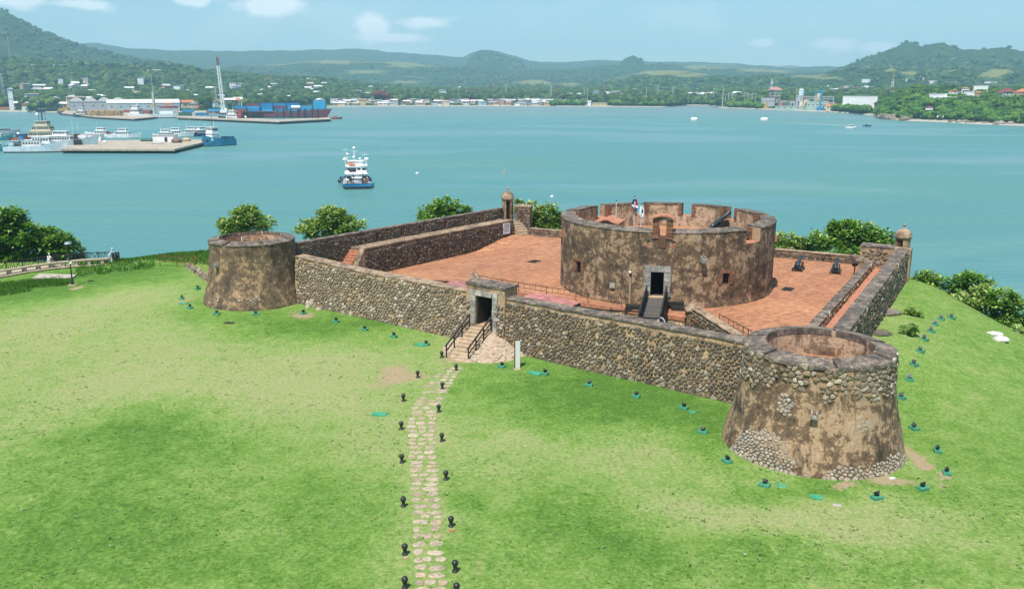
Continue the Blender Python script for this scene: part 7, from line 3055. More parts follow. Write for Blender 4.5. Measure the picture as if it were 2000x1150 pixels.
def container(c, px, pyb, r_, level, label, group, rot=0.0, L=12.2, zbase=None):
    key = (c, L)
    if key not in CT:
        k = MB()
        k.box((0, 0, 1.28), (L, 2.4, 2.56))
        for i in range(int(L / .6)):
            k.box((-L / 2 + .3 + i * .6, -1.215, 1.28), (.22, .06, 2.2))
        for x in (-L / 2 + .1, L / 2 - .1):
            k.box((x, -1.23, 1.28), (.22, .1, 2.62))
        k.box((0, -1.23, 2.5), (L, .1, .16))
        k.box((0, -1.23, .08), (L, .1, .16))
        CT[key] = k.mesh('shipping_container', pm(c))
    o = bpy.data.objects.new('shipping_container', CT[key])
    COL.objects.link(o)
    p = at_r(px, pyb, r_)
    z = (zbase if zbase is not None else SEA + 2.4) + 2.62 * level
    o.location = (p.x, p.y, z)
    o.rotation_euler = (0, 0, rot)
    tag(o, label, 'container', group, 'thing')
    return o


rg2 = random.Random(3)
rq = math.hypot(*at(548, 230, SEA).xy)
LV = ['lowest', 'second', 'third', 'top']
for i in range(7):
    px = 470 + i * 25.8
    for lv in range(4):
        if (i < 1 and lv > 1) or (1 <= i < 6 and lv > 2) or (i == 5 and lv == 2):
            continue
        c = rg2.choice([(.03, .29, .54), (.06, .38, .62), (.015, .20, .42)]) if rg2.random() < .82 else rg2.choice(['rustred', 'maroon', (.05, .30, .50), 'maroon'])
        if i < 1 and lv == 0:
            c = 'rustred'
        if i >= 6:
            c = (.03, .32, .58)
        container(c, px, 220, rq - 3, lv + 1.6, 'blue and red containers: %s box in column %s from the left on the maroon ship' % (LV[min(lv, 3)], ORD[i]), 'containers stacked on the maroon ship', R(-2), 12.6, SEA + 2.6)
        container((.03, .26, .50) if c != 'rustred' else 'maroon', px + 1.5, 219, rq + 3, lv + 1.6, 'inner row container on the maroon ship, %s box behind column %s' % (LV[min(lv, 3)], ORD[i]), 'inner row of ship containers', R(-2), 12.6, SEA + 2.6)
for px, py, lv, c, lab in ((368, 222, 0, (.03, .22, .42), 'blue container on the quay right of the cargo ship, lower left'), (368, 222, 1, (.04, .26, .46), 'blue container stacked on the quay beside cargo ship, upper'), (395, 225, 0, (.03, .19, .38), 'blue container standing alone on the quay, right of the stacked pair'), (330, 214, 1, 'orange', 'orange container high on the cargo ship'), (322, 217, 0, 'rustred', 'red container on the cargo ship below the orange one'), (338, 217, 0, 'maroon', 'dark red container on the cargo ship near its stern'), (415, 219, 0, 'rustred', 'red container between quay and maroon ship'),
                       (432, 221, 0, 'maroon', 'dark red container left of the main stack beside the crane'), (432, 221, 1, (.03, .27, .50), 'blue container on top of a dark red one by the crane'), (418, 221, 1, (.05, .34, .56), 'pale blue container on the red one between quay and maroon ship'), (8, 211, 0, 'orange', 'orange container on the shore at the far left'), (24, 211, 0, 'yellow', 'yellow container on the far left shore'), (40, 210, 0, 'rustred', 'red container on the far left shore'), (36, 210, 1, 'maroon', 'dark red container upper left by the shore trees'), (52, 208, 1, 'maroon', 'dark red container stacked beside the shore tree'), (60, 213, 0, 'teal', 'teal container next to the shore tree'),
                       (124, 214, 0, 'yellow', 'yellow container at the left end of the inner quay'), (138, 213, 0, 'maroon', 'maroon container on the inner quay'), (152, 213, 0, 'yellow', 'second yellow container on the inner quay'), (134, 211, 1, 'red', 'red container on top at inner quay'), (205, 204, 1, 'maroon', 'maroon container raised behind the timber stacks'), (244, 218, 0, 'red', 'red drum like container right of the timber stacks')):
    r_ = math.hypot(*at(px, py + 6, SEA).xy)
    container(c, px, py, r_, lv + (1.6 if px in (330, 322, 338) else 0), lab, 'containers around the port', R(rg2.uniform(-8, 8)))
# timber stacks
LOG = MB()
LOG.tube((-3, 0, 0), (3, 0, 0), .45, n=7)
LOGM = LOG.mesh('log', paint('cut_timber', (.50, .36, .18), .85, .3, .8))
for s in range(5):
    t = thing('timber_stack', 'stack of pale yellow timber on the inner quay, %s from the left' % ORD[s], 'timber', at(182 + s * 13, 226.5, SEA + 2.2), 0, 'timber stacks on the inner quay')
    for lv in range(6):
        for q in range(7 - lv // 3):
            o = bpy.data.objects.new('log', LOGM)
            COL.objects.link(o)
            adopt(o, t, False)
            o.location = (-3.3 + q * 1.05 + .5 * (lv % 2) + rg2.uniform(-.2, .2), rg2.uniform(-.5, .5), .5 + lv * .95)
            o.rotation_euler = (0, 0, R(90) + rg2.uniform(-.5, .5))

# lattice boom crane
cr = thing('crane', 'tall lattice boom crane with red tip standing on the outer quay', 'crane', at(438, 224, SEA + 2.4))
b0 = at(438, 224, SEA + 2.4)
base = Vector((b0.x, b0.y, SEA + 2.4))
tip = at_y(424, 112, b0.y)
k = MB()
k.box(base + Vector((0, 0, 3.4)), (7, 5, 3.2))
k.box(base + Vector((2.5, 0, 5.6)), (2.2, 2.4, 2.2))
k.build('cab', pm('white'), cr)
k = MB()
for s in (-1, 1):
    k.box(base + Vector((0, s * 2.4, .9)), (8, 1.2, 1.8))
k.build('crawler_track', pm('black'), cr)
foot = base + Vector((-.6, 0, 5))
for nm, f0, f1, c in (('boom', 0, .84, 'white'), ('boom_tip', .84, 1, 'rustred')):
    k = MB()
    a, b = foot.lerp(tip, f0), foot.lerp(tip, f1)
    nn_ = 16 if nm == 'boom' else 6
    w = 1.35 if nm == 'boom' else .9
    ax, ay = Vector((1, 0, .12)) * w, Vector((0, 1, 0)) * w
    cs = [(-1, -1), (1, -1), (1, 1), (-1, 1)]
    for (p_, q_) in cs:
        k.bar(a + ax * p_ + ay * q_, b + ax * p_ * .8 + ay * q_ * .8, .42, .42)
    for i in range(nn_):
        u, v = a.lerp(b, i / nn_), a.lerp(b, (i + 1) / nn_)
        for j in range(4):
            p1, p2 = cs[j], cs[(j + 1) % 4]
            k.bar(u + ax * p1[0] * .9 + ay * p1[1] * .9, v + ax * p2[0] * .9 + ay * p2[1] * .9, .24, .24)
    k.build(nm, pm(c), cr)
k = MB()
k.tube(tip, base + Vector((4, 0, 6)), .12, n=4)
k.build('stay_cable', pm('grey'), cr)
dg_ = thing('digger', 'small orange excavator on the quay between the containers', 'excavator', at(385, 214, SEA + 2.4))
k = MB()
k.box((0, 0, 1.4), (4, 3, 2.4))
k.build('body', pm('orange'), dg_, False)
k = MB()
k.bar((1.5, 0, 2), (6, 0, 6), .6, .7)
k.bar((6, 0, 6), (9, 0, 3), .5, .6)
k.build('arm', pm('orange'), dg_, False)
# dark steel racks at the quay end
for i, px in enumerate((548, 562, 576, 590, 604, 616)):
    t = thing('steel_rack', 'tall open steel rack near the quay end, %s from the left' % ORD[i], 'rack', at(px, 231, SEA + 2.4), 0, 'steel racks at the quay end')
    for lv in range(3):
        k = MB()
        k.box((0, 0, 2.5 + lv * 2.6), (5.6, 3.4, .3))
        k.build('shelf', pm('maroon' if (i + lv) % 2 else 'dkblue'), t, False)
    for x in (-2.7, 2.7):
        for y_ in (-1.6, 1.6):
            k = MB()
            k.box((x, y_, 4.2), (.45, .45, 8.4))
            k.build('post', pm('black' if i % 2 else 'dkblue'), t, False)
tk = thing('tank', 'white cylindrical tank on top of the steel racks', 'tank', at(579, 231, SEA + 2.4))
k = MB()
k.tube((-4, 0, 10.1), (4, 0, 10.1), 1.5, n=12)
k.build('shell', pm('white'), tk, False)
k = MB()
k.box((0, 0, 8.6), (7, 2.2, .5))
k.build('cradle', pm('maroon'), tk, False)


# ================================================================ far buildings
HOUSES = []


def far_pos(px, d):
    az = az_of(px)
    r_ = coast_r(az) + d
    x, y = r_ * math.sin(az), r_ * math.cos(az)
    return Vector((x, y, hill_z(az, r_))), r_, az


def building(name, label, px0, px1, py_top, d, wall, roof, kind='flat', depth=10.0, win=0, hmax=None, group=None, cat='building'):
    if d > 500:
        d = hill_hit((px0 + px1) / 2, py_top + 6)
        hmax = None
    c, r_, az = far_pos((px0 + px1) / 2, d)
    w = (px1 - px0) * c.y / (1700 * .985)
    z1 = at_r((px0 + px1) / 2, py_top, r_).z
    h = max(2.6, z1 - c.z)
    if hmax:
        h = min(h, hmax)
    t = thing(name, label, cat, c, -az, group)
    rh = 0 if kind == 'flat' else min(h * .4, w * .22, 4.5)
    hw = h - rh
    k = MB()
    k.box((0, 0, hw / 2 - .6), (w, depth, hw + 1.2))
    wl_ = k.build('wall', pm(wall), t, False)
    k = MB()
    e = .5
    if kind == 'flat':
        k.box((0, 0, hw + .2), (w + e, depth + e, .4))
    elif kind == 'gable':
        a, b = w / 2 + e, depth / 2 + e
        k.add([(-a, -b, hw), (a, -b, hw), (a, b, hw), (-a, b, hw), (-a, 0, hw + rh), (a, 0, hw + rh)], [(0, 1, 5, 4), (2, 3, 4, 5), (0, 4, 3), (1, 2, 5), (3, 2, 1, 0)])
    elif kind == 'hip':
        a, b = w / 2 + e, depth / 2 + e
        i_ = max(.1, a - b)
        k.add([(-a, -b, hw), (a, -b, hw), (a, b, hw), (-a, b, hw), (-i_, 0, hw + rh), (i_, 0, hw + rh)], [(0, 1, 5, 4), (2, 3, 4, 5), (0, 4, 3), (1, 2, 5), (3, 2, 1, 0)])
    else:
        n = max(3, int(w / 14))
        vs, fs = [], []
        m_ = n * 6
        for i in range(m_ + 1):
            x = -w / 2 - e + (w + 2 * e) * i / m_
            zz = hw + rh * abs(math.sin(math.pi * i / 6)) ** .8
            vs += [(x, -depth / 2 - e, zz), (x, depth / 2 + e, zz)]
        k.add(vs, [(2 * i, 2 * i + 2, 2 * i + 3, 2 * i + 1) for i in range(m_)])
        k.add([(v[0], v[1], v[2]) for v in vs[0::2]] + [(v[0], v[1], hw) for v in vs[0::2]], [(i, m_ + 1 + i, m_ + 2 + i, i + 1) for i in range(m_)])
    k.build('roof', pm(roof), t, False)
    for i in range(win):
        k = MB()
        x = -w / 2 + w * (i + .5) / win
        k.box((x, -depth / 2, hw * .6), (min(1.6, w / win * .4), .16, min(1.5, hw * .3)))
        k.build('window', pm('glass'), t, False)
    HOUSES.append((c.x, c.y, max(w, depth) * .5))
    return t


B_ = building
B_('warehouse', 'long port warehouse with scalloped white roof behind the timber quay', 140, 235, 191, 10, 'grey', 'roof', 'vault', 26, 6)
B_('warehouse', 'low white warehouse with light roof right of the scalloped one', 215, 340, 194, 4, 'zinc', 'roof', 'gable', 22, 8)
B_('building', 'white block with domed top at the far left shore', 14, 22, 180, 20, 'white', 'white', 'flat', 12, 2)
B_('building', 'pale hotel wing high on the left wooded hillside', 42, 72, 126, 830, 'cream', 'white', 'flat', 14, 5, 9)
B_('building', 'white long house on the left hillside right of hotel wing', 110, 136, 127, 830, 'white', 'white', 'flat', 14, 3, 7)
B_('building', 'cream long house among trees above the cargo ship', 290, 318, 136, 760, 'cream', 'tan', 'hip', 14, 3, 8)
B_('building', 'pink and white houses on the slope above the warehouses', 230, 252, 152, 520, 'white', 'pink', 'hip', 14, 3, 9)
B_('building', 'yellow roofed hall behind the port warehouses', 262, 290, 168, 330, 'yellow', 'yellow', 'gable', 16, 2, 8)
B_('building', 'white slab building on the beach left of mangroves', 1143, 1155, 197, 14, 'white', 'zinc', 'flat', 10, 3)
B_('building', 'yellow and mint row house on the beach right of the white slab', 1158, 1186, 201, 14, (.55, .42, .20), 'mint', 'flat', 9, 5)
B_('warehouse', 'long low white factory roof among trees behind the mangroves', 1103, 1152, 181, 330, 'white', 'white', 'gable', 26, 0, 9)
B_('warehouse', 'white industrial sheds inland of the tall poles', 1350, 1398, 179, 300, 'white', 'roof', 'gable', 24, 0, 10)
B_('building', 'pale domed villa beyond the mangroves', 1235, 1262, 189, 200, 'white', 'terracotta', 'hip', 14, 3)
# power plant
B_('substation', 'small mint green substation hut among steel gantries', 1439, 1456, 199, 26, 'mint', 'zinc', 'flat', 10, 0)
B_('power_house', 'grey boiler house of the power plant beside the chimney', 1490, 1514, 191, 40, 'zinc', 'brown', 'flat', 18, 4)
B_('power_house', 'dark green boiler tower in the power plant', 1582, 1606, 176, 80, 'dkgreen', 'dkgreen', 'gable', 18, 0)
B_('power_house', 'green louvred cooling block with yellow edge at the power plant', 1526, 1544, 197, 24, 'green', 'yellow', 'flat', 14, 4)
B_('power_house', 'pale mint low hall on the power plant waterfront', 1520, 1590, 208, 6, 'mint', 'mint', 'flat', 10, 6)
B_('power_house', 'mint green machine hall right of the gantry in the power plant', 1580, 1618, 199, 26, 'mint', 'mint', 'flat', 16, 5)
B_('building', 'long cream building with orange tiled roof right of the power plant', 1620, 1664, 203, 22, 'cream', 'terracotta', 'gable', 12, 8)
B_('storage_tank', 'wide white storage shed behind the wooded point', 1652, 1712, 189, 70, 'white', 'white', 'flat', 26, 0)
B_('building', 'pale pink block of flats on the slope behind the power plant', 1636, 1660, 175, 420, 'pink', 'white', 'flat', 12, 4, 9)
B_('building', 'white flats on the slope left of the radio mast', 1660, 1692, 171, 450, 'white', 'grey', 'flat', 12, 5, 9)
# houses on the wooded point
B_('villa', 'white cubic villa with three small windows on the wooded point', 1819, 1849, 184.5, 120, 'white', 'white', 'flat', 14, 3)
B_('villa', 'low white annex right of the cubic villa', 1849, 1868, 190, 118, 'white', 'white', 'flat', 10, 2)
B_('house', 'orange roofed house above the cubic villa', 1855, 1877, 174, 205, 'white', 'terracotta', 'hip', 13, 3)
B_('house', 'smaller orange roofed house at the top of the wooded point', 1880, 1893, 170, 235, 'white', 'terracotta', 'hip', 10, 2)
B_('house', 'white house without coloured roof right of the orange roofed pair', 1888, 1903, 180, 165, 'white', 'roof', 'flat', 10, 2)
B_('house', 'tan house with orange hip roof in the middle of the point houses', 1905, 1920, 178, 175, 'tan', 'terracotta', 'hip', 11, 2)
B_('house', 'white and blue three storey house with dark red roof near the right edge', 1950, 1986, 173, 180, (.52, .60, .66), 'maroon', 'hip', 14, 6)
B_('house', 'pink house with stacked orange roofs at the right edge', 1984, 2012, 173, 165, 'pink', 'terracotta', 'hip', 16, 4)
B_('house', 'long white roof behind the point houses', 1904, 1928, 168, 260, 'white', 'white', 'flat', 11, 3)
B_('house', 'low brown roofed cottage under the palms of the point', 1813, 1826, 208, 52, 'white', 'rustred', 'hip', 9, 2)
for px, pt, d, lab in ((1776, 154, 1350, 'white farmhouse on the green slope right of the mast'), (1795, 152, 1400, 'white hillside house right of the farmhouse'), (1820, 158, 1200, 'white and pink house on the slope above the point'), (1930, 160, 1150, 'long white house under the round green hill'), (1945, 160, 1130, 'tall white house under the round green hill'), (1690, 155, 900, 'pale house below the left radio mast slope')):
    B_('house', lab, px - 7, px + 7, pt, d, 'white', 'roof', 'flat', 12, 2, 11)

WALLS = ['white', 'cream', 'tan', 'zinc', 'pink', 'mint', (.55, .42, .20), 'ltblue']
ROOFS = [('white', 'white'), ('zinc', 'grey sheet'), ('roof', 'pale'), ('rustred', 'rusty'), ('tan', 'tan'), ('terracotta', 'red tile'), ('brown', 'brown')]
HM = {}


def hut_mesh(wall, roof, v):
    key = (wall, roof, v)
    if key not in HM:
        k = MB()
        w, d_, h = ((9, 7, 3.0), (12, 8, 3.2), (7, 6, 2.8), (10, 8, 5.6))[v]
        k.box((0, 0, h / 2 - 1), (w, d_, h + 2), mi=0)
        a, b, rh = w / 2 + .6, d_ / 2 + .6, (1.3, 1.0, 1.2, .3)[v]
        k.cur = 1
        k.add([(-a, -b, h), (a, -b, h), (a, b, h), (-a, b, h), (-a, 0, h + rh), (a, 0, h + rh)], [(0, 1, 5, 4), (2, 3, 4, 5), (0, 4, 3), (1, 2, 5), (3, 2, 1, 0)])
        k.cur = 2
        for x in (-.25, .22):
            k.box((x * w, -d_ / 2, h * .55), (1.2, .1, 1.2))
        HM[key] = k.mesh('town_house', [pm(wall), pm(roof), pm('glass')])
    return HM[key]


hr = random.Random(44)
ZONE = {'crowded beach town': (652, 1140), 'trees behind beach town': (660, 1180), 'slope above the port': (0, 640), 'port shore': (0, 440), 'flat town behind power lines': (1190, 1480), 'suburb behind power plant': (1600, 1700)}


def hut(px, d, zone, weights, sc=1.0):
    c, r_, az = far_pos(px, d)
    wall = hr.choice(WALLS[:4] if hr.random() < .7 else WALLS)
    roof, rn = hr.choices(ROOFS, weights)[0]
    o = bpy.data.objects.new('town_house', hut_mesh(wall, roof, hr.choice((0, 0, 1, 2, 3))))
    COL.objects.link(o)
    o.location = c
    o.rotation_euler = (0, 0, -az + hr.uniform(-.6, .6) + (math.pi / 2 if hr.random() < .3 else 0))
    s = sc * hr.uniform(.85, 1.25)
    o.scale = (s, s, s * (1.0 if zone == 'crowded beach town' else 1.5))
    wn = {'white': 'white', 'cream': 'cream', 'tan': 'tan', 'zinc': 'grey', 'pink': 'pink', 'mint': 'mint', 'ltblue': 'blue'}.get(wall if isinstance(wall, str) else '', 'yellow')
    z0, z1 = ZONE.get(zone, (0, 2000))
    q = (px - z0) / (z1 - z0)
    sec = ('at the left end', 'left of centre', 'at the centre', 'right of centre', 'at the right end')[max(0, min(4, int(q * 5)))]
    rowt = 'front' if d < 40 else ('middle' if d < 80 else 'back')
    lab = '%s house, %s roof, %s row, %s, %s' % (wn, rn, rowt, sec, zone)
    tag(o, lab, 'house', 'houses: ' + lab, 'thing')
    HOUSES.append((c.x, c.y, 6 * s))


for i in range(150):
    hut(hr.uniform(652, 1140), 12 + 95 * hr.random() ** 1.3, 'crowded beach town', (7, 6, 5, 4, 3, 2, 1), 1.15)
for i in range(24):
    hx0 = hr.uniform(660, 1180)
    hut(hx0, hill_hit(hx0, hr.uniform(176, 196)) + 4, 'trees behind beach town', (6, 3, 5, 2, 2, 2, 1), 1.3)
for i in range(62):
    hx0 = hr.uniform(-10, 640)
    hut(hx0, hill_hit(hx0, 206 - 46 * hr.random() ** 1.4) + 4, 'slope above the port', (8, 4, 6, 1, 2, 2, 0), 1.35)
for i in range(18):
    hut(hr.uniform(0, 440), 8 + 60 * hr.random(), 'port shore', (6, 4, 5, 1, 2, 1, 1), 1.3)
for i in range(22):
    hx0 = hr.uniform(1190, 1480)
    hut(hx0, hill_hit(hx0, hr.uniform(180, 200)) + 4, 'flat town behind power lines', (8, 3, 6, 1, 1, 2, 0), 1.4)
for i in range(20):
    hx0 = hr.uniform(1600, 1700)
    hut(hx0, hill_hit(hx0, hr.uniform(172, 188)) + 4, 'suburb behind power plant', (5, 3, 4, 1, 2, 4, 1), 1.3)


# masts and pylons
def lattice(label, px, py_top, d, cols, w0=4.5, w1=.6, arms=0, name='pylon', group='pylons on the far shore'):
    c, r_, az = far_pos(px, d)
    top = at_r(px, py_top, r_)
    H = top.z - c.z
    t = thing(name, label, 'pylon', c, -az, group)
    n = 8
    for b in range(len(cols)):
        k = MB()
        for i in range(n * b // len(cols), n * (b + 1) // len(cols)):
            z0, z1 = H * i / n, H * (i + 1) / n
            a0, a1 = lerp(w0, w1, (i / n) ** .7) / 2, lerp(w0, w1, ((i + 1) / n) ** .7) / 2
            cs = [(-1, -1), (1, -1), (1, 1), (-1, 1)]
            for j in range(4):
                p, q = cs[j], cs[(j + 1) % 4]
                k.bar((p[0] * a0, p[1] * a0, z0), (p[0] * a1, p[1] * a1, z1), .40, .40)
                k.bar((p[0] * a0, p[1] * a0, z0), (q[0] * a1, q[1] * a1, z1), .24, .24)
        k.build('lattice', pm(cols[b]), t, False)
    for i in range(arms):
        k = MB()
        k.bar((-4.5 + i, 0, H * (.97 - .13 * i)), (4.5 - i, 0, H * (.97 - .13 * i)), .45, .45)
        k.build('cross_arm', pm(cols[-1]), t, False)


for px, pt, d, arms, c, lab in ((1076, 166, 120, 3, 'zinc', 'grey lattice pylon inland of the beach, left of the rusty pair'), (958, 163, 140, 2, 'rustred', 'rusty pylon above the right end of the beach town'), (988, 166, 200, 2, 'zinc', 'grey pylon above the right end of the beach town'), (1091, 163, 160, 0, 'rustred', 'thin rusty mast behind the grey pylon'), (1177, 164, 60, 2, 'rustred', 'rusty lattice mast above the row house'),
                            (1285, 167, 150, 3, 'zinc', 'grey pylon between mangroves and poles, left'), (1315, 171, 180, 3, 'zinc', 'grey pylon between mangroves and poles, right'), (1378, 167, 110, 2, 'rustred', 'red lattice mast left of the tall poles'), (1380, 180, 40, 2, 'tan', 'tan pylon left of the tall poles'), (5, 143, 200, 2, 'zinc', 'grey pylon at the far left edge above the port'), (420, 170, 60, 1, 'zinc', 'thin grey mast beside the crane')):
    lattice(lab, px, pt, d, [c], arms=arms)
lattice('red and white banded radio mast on the slope right of the power plant', 1743, 146, 420, ['red', 'white', 'red', 'white', 'tan'], 6, 1.2, 0, 'radio_mast')
lattice('pale radio mast high on the left mountain slope', 27, 72, 1500, ['zinc', 'pink'], 7, 1.2, 1, 'radio_mast')
for px, pt, d, r_, lab in ((1395, 172, 16, .9, 'tall white pole on the spit, left of the pair'), (1413, 171, 14, .9, 'tall white pole on the spit, right of the pair'), (1263, 171, 24, .6, 'slim white pole over the mangroves'), (1148, 171, 30, .5, 'thin white pole beside the white slab building'), (1142, 171, 60, .5, 'thin white pole behind the white slab building'), (895, 171, 120, .5, 'thin white pole inland of the beach town'), (910, 171, 130, .5, 'second thin pole inland of the beach town')):
    c, rr_, az = far_pos(px, d)
    H = at_r(px, pt, rr_).z - c.z
    t = thing('pole', lab, 'pole', c)
    k = MB()
    k.tube((0, 0, -1), (0, 0, H), r_, r_ * .55, 8)
    k.build('shaft', pm('zinc'), t, False)
    k = MB()
    k.bar((-2, 0, H - .6), (2, 0, H - .6), .3, .3)
    k.build('cross_arm', pm('zinc'), t, False)
# chimney, tanks, gantry
c, rr_, az = far_pos(1515, 56)
t = thing('process_tower', 'open steel process tower under a pink roof beside the chimney', 'tower', c, -az)
H = at_r(1515, 176, rr_).z - c.z
for x in (-7, 0, 7):
    for y_ in (-5, 5):
        k = MB()
        k.box((x, y_, H / 2), (.8, .8, H))
        k.build('post', pm('zinc'), t, False)
for i in range(1, 5):
    k = MB()
    k.box((0, 0, H * i / 5), (15 if i > 1 else 20, 11, .7))
    k.build('floor_deck', pm('tan' if i % 2 else 'zinc'), t, False)
for i, (x, z, r_, cl) in enumerate(((-4, .30, 2.2, 'brown'), (3, .28, 2.6, 'grey'), (-3, .5, 1.8, 'cream'), (4, .66, 1.6, 'zinc'), (0, .85, 1.4, 'white'), (5, .1, 2.4, 'rustred'))):
    k = MB()
    k.tube((x, -3, H * z - 2), (x + 1, -3, H * z + 3), r_, n=10)
    k.build('vessel', pm(cl), t, False)
k = MB()
k.add([(-11, -7, H), (11, -7, H), (11, 7, H), (-11, 7, H), (-3, 0, H + 4), (3, 0, H + 4)], [(0, 1, 5, 4), (2, 3, 4, 5), (0, 4, 3), (1, 2, 5), (3, 2, 1, 0)])
k.build('roof', pm((.42, .19, .21)), t, False)
for i, (px, d, w, h, cl, lab) in enumerate(((1486, 22, 9, 6, 'zinc', 'grey hut at the left end of the power plant'), (1531, 14, 7, 8, 'red', 'red and white pump house on the plant waterfront'), (1548, 34, 10, 9, 'mint', 'mint block between the two plant halves'), (1561, 30, 6, 14, 'zinc', 'narrow grey duct tower beside the silo'), (1575, 34, 9, 11, 'cream', 'cream box unit right of the silo'), (1598, 40, 7, 15, 'tan', 'tan stair tower beside the dark green boiler tower'), (1612, 34, 8, 10, 'zinc', 'grey filter house under the pipe gantry'), (1626, 30, 12, 7, 'white', 'white cabin at the right end of the gantry'), (1634, 12, 8, 4, 'white', 'white truck shelter on the plant shore'))):
    c, rr_, az = far_pos(px, d)
    t = thing('plant_unit', lab, 'plant unit', c, -az)
    k = MB()
    k.box((0, 0, h / 2 - .5), (w, w * .8, h + 1))
    k.build('casing', pm(cl), t, False)
    k = MB()
    k.tube((-w * .3, -w * .45, 0), (-w * .3, -w * .45, h * 1.25), .5, n=6)
    k.tube((-w * .3, -w * .45, h * 1.2), (w * .6, -w * .45, h * 1.2), .45, n=6)
    k.build('pipe', pm('zinc' if i % 2 else 'rustred'), t, False)
    k = MB()
    k.box((w * .15, -w * .42, h * .4), (w * .25, .3, h * .5))
    k.build('door', pm('glass'), t, False)
c, rr_, az = far_pos(1507, 50)
H = at_r(1507, 155, rr_).z - c.z
t = thing('chimney', 'tall silver power plant chimney with a spiral strake', 'chimney', c)
k = MB()
k.tube((0, 0, 0), (0, 0, H), 2.6, 1.7, 14)
k.build('stack', pm('zinc'), t, False)
k = MB()
for i in range(40):
    a0, a1 = i * .42, (i + 1) * .42
    z0, z1 = H * (.45 + .55 * i / 40), H * (.45 + .55 * (i + 1) / 40)
    k.bar((2.3 * math.cos(a0), 2.3 * math.sin(a0), z0), (2.3 * math.cos(a1), 2.3 * math.sin(a1), z1), .7, .9)
k.build('strake', pm('grey'), t, False)
for px, pt, d, r_, cl, lab in ((1566, 174, 60, 3.6, 'ltblue', 'tall blue grey silo in the power plant'), (1567, 200, 16, 2.6, 'cream', 'short cream tank below the silo'), (1508, 186, 66, 2.4, 'white', 'white exhaust drum left under the pink roof'), (1515, 186, 66, 2.4, 'white', 'white exhaust drum in the middle under the pink roof'), (1601, 183, 50, 2.6, 'cream', 'cream tank right of the dark green tower')):
    c, rr_, az = far_pos(px, d)
    H = max(4, at_r(px, pt, rr_).z - c.z)
    t = thing('tank', lab, 'tank', c)
    k = MB()
    k.lathe([(r_, -1), (r_, H * .93), (r_ * .7, H), (.05, H + .3)], (0, 0), 14)
    k.build('shell', pm(cl), t, False)
    k = MB()
    for z in (H * .3, H * .62, H * .9):
        k.lathe([(r_ + .12, z - .15), (r_ + .15, z + .15)], (0, 0), 14, cap=False)
    k.build('hoop', pm('grey'), t, False)
t = thing('gantry', 'long steel pipe gantry across the power plant', 'gantry', far_pos(1590, 46)[0])
a, b = far_pos(1557, 46)[0], far_pos(1630, 46)[0]
for z in (14, 11.5):
    k = MB()
    k.bar(a + Vector((0, 0, z)), b + Vector((0, 0, z)), 1.6, 1.1)
    k.build('pipe_bridge', pm('zinc'), t)
for i in range(9):
    q = a.lerp(b, i / 8)
    k = MB()
    k.bar(q, q + Vector((0, 0, 15 if i else 24)), .9, .9)
    k.build('leg', pm('zinc' if i % 3 else 'yellow'), t)
for px, h_, cl, lab in ((1604, 25, 'blue', 'blue harbour crane in front of the power plant'), (1498, 9, 'yellow', 'yellow loader at the power plant waterfront')):
    c = far_pos(px, 10)[0]
    t = thing('crane', lab, 'crane', c)
    k = MB()
    k.box((0, 0, 2), (6, 4, 4))
    k.build('carriage', pm(cl), t, False)
    k = MB()
    k.bar((0, 0, 3), (1, 0, h_), 1.6, 1.6)
    k.bar((1, 0, h_ * .6), (4, 0, h_ * 1.15), .8, .8)
    k.build('boom', pm(cl), t, False)
for i, px in enumerate((1421, 1427, 1434, 1459, 1466, 1474)):
    c, rr_, az = far_pos(px, 30)
    t = thing('gantry', 'white steel portal of the substation, %s from the left' % ORD[i], 'gantry', c, -az, 'substation portals')
    H = 17 + 2 * (i % 2)
    for s in (-1, 1):
        k = MB()
        k.bar((s * 3.4, 0, -1), (s * 1.6, 0, H), .55, .55)
        k.build('leg', pm('zinc'), t, False)
    k = MB()
    k.bar((-4, 0, H), (4, 0, H), .6, .6)
    k.build('beam', pm('zinc'), t, False)
# shore sign on the point
c = at_r(1836, 231, coast_r(az_of(1836)) + 6)
t = thing('shore_sign', 'small white sign board with dark lettering at the shore of the wooded point', 'sign', c, -az_of(1836))
k = MB()
k.box((0, 0, 1.4), (5.6, .15, 1.7))
k.build('board', M['white'], t, False)
k = MB()
for i in range(8):
    if i != 3:
        k.box((-2.1 + .6 * i, -.09, 1.4), (.36, .03, .6 + .15 * (i % 2)))
k.build('lettering', pm('grey'), t, False)
for s in (-2.2, 2.2):
    k = MB()
    k.box((s, .1, 0), (.2, .2, 3))
    k.build('post', pm('brown'), t, False)
# rocks at the foot of the point
rk = random.Random(9)
RKN = {}
ORD += ['fourteenth', 'fifteenth', 'sixteenth', 'seventeenth', 'eighteenth', 'nineteenth', 'twentieth'] + ['twenty-' + o for o in ORD[:9]] + ['thirtieth'] + ['thirty-' + o for o in ORD[:9]]
for i, px in enumerate(sorted(rk.choice([rk.uniform(1724, 1782), rk.uniform(1856, 1912), rk.uniform(1860, 1990)]) for _ in range(44))):
    c, rr_, az = far_pos(px, rk.uniform(-3, 7))
    s = rk.uniform(2.0, 5.0) * (1.25 if px < 1790 else .7)
    k = MB()
    k.ball((0, 0, 0), (s * 1.3, s, s * .75), 2, amp=.55, seed=i * 3.1, freq=1.7)
    o = k.build('shore_rock', M['rock_dark'])
    o.location = c
    lab = 'dark weathered rock at the tip of the wooded point' if px < 1790 else 'low dark rock along the shore of the wooded point'
    RKN[lab] = RKN.get(lab, -1) + 1
    tag(o, lab + ', %s from the left' % ORD[RKN[lab]], 'rock', 'shore rocks of the wooded point', 'thing')

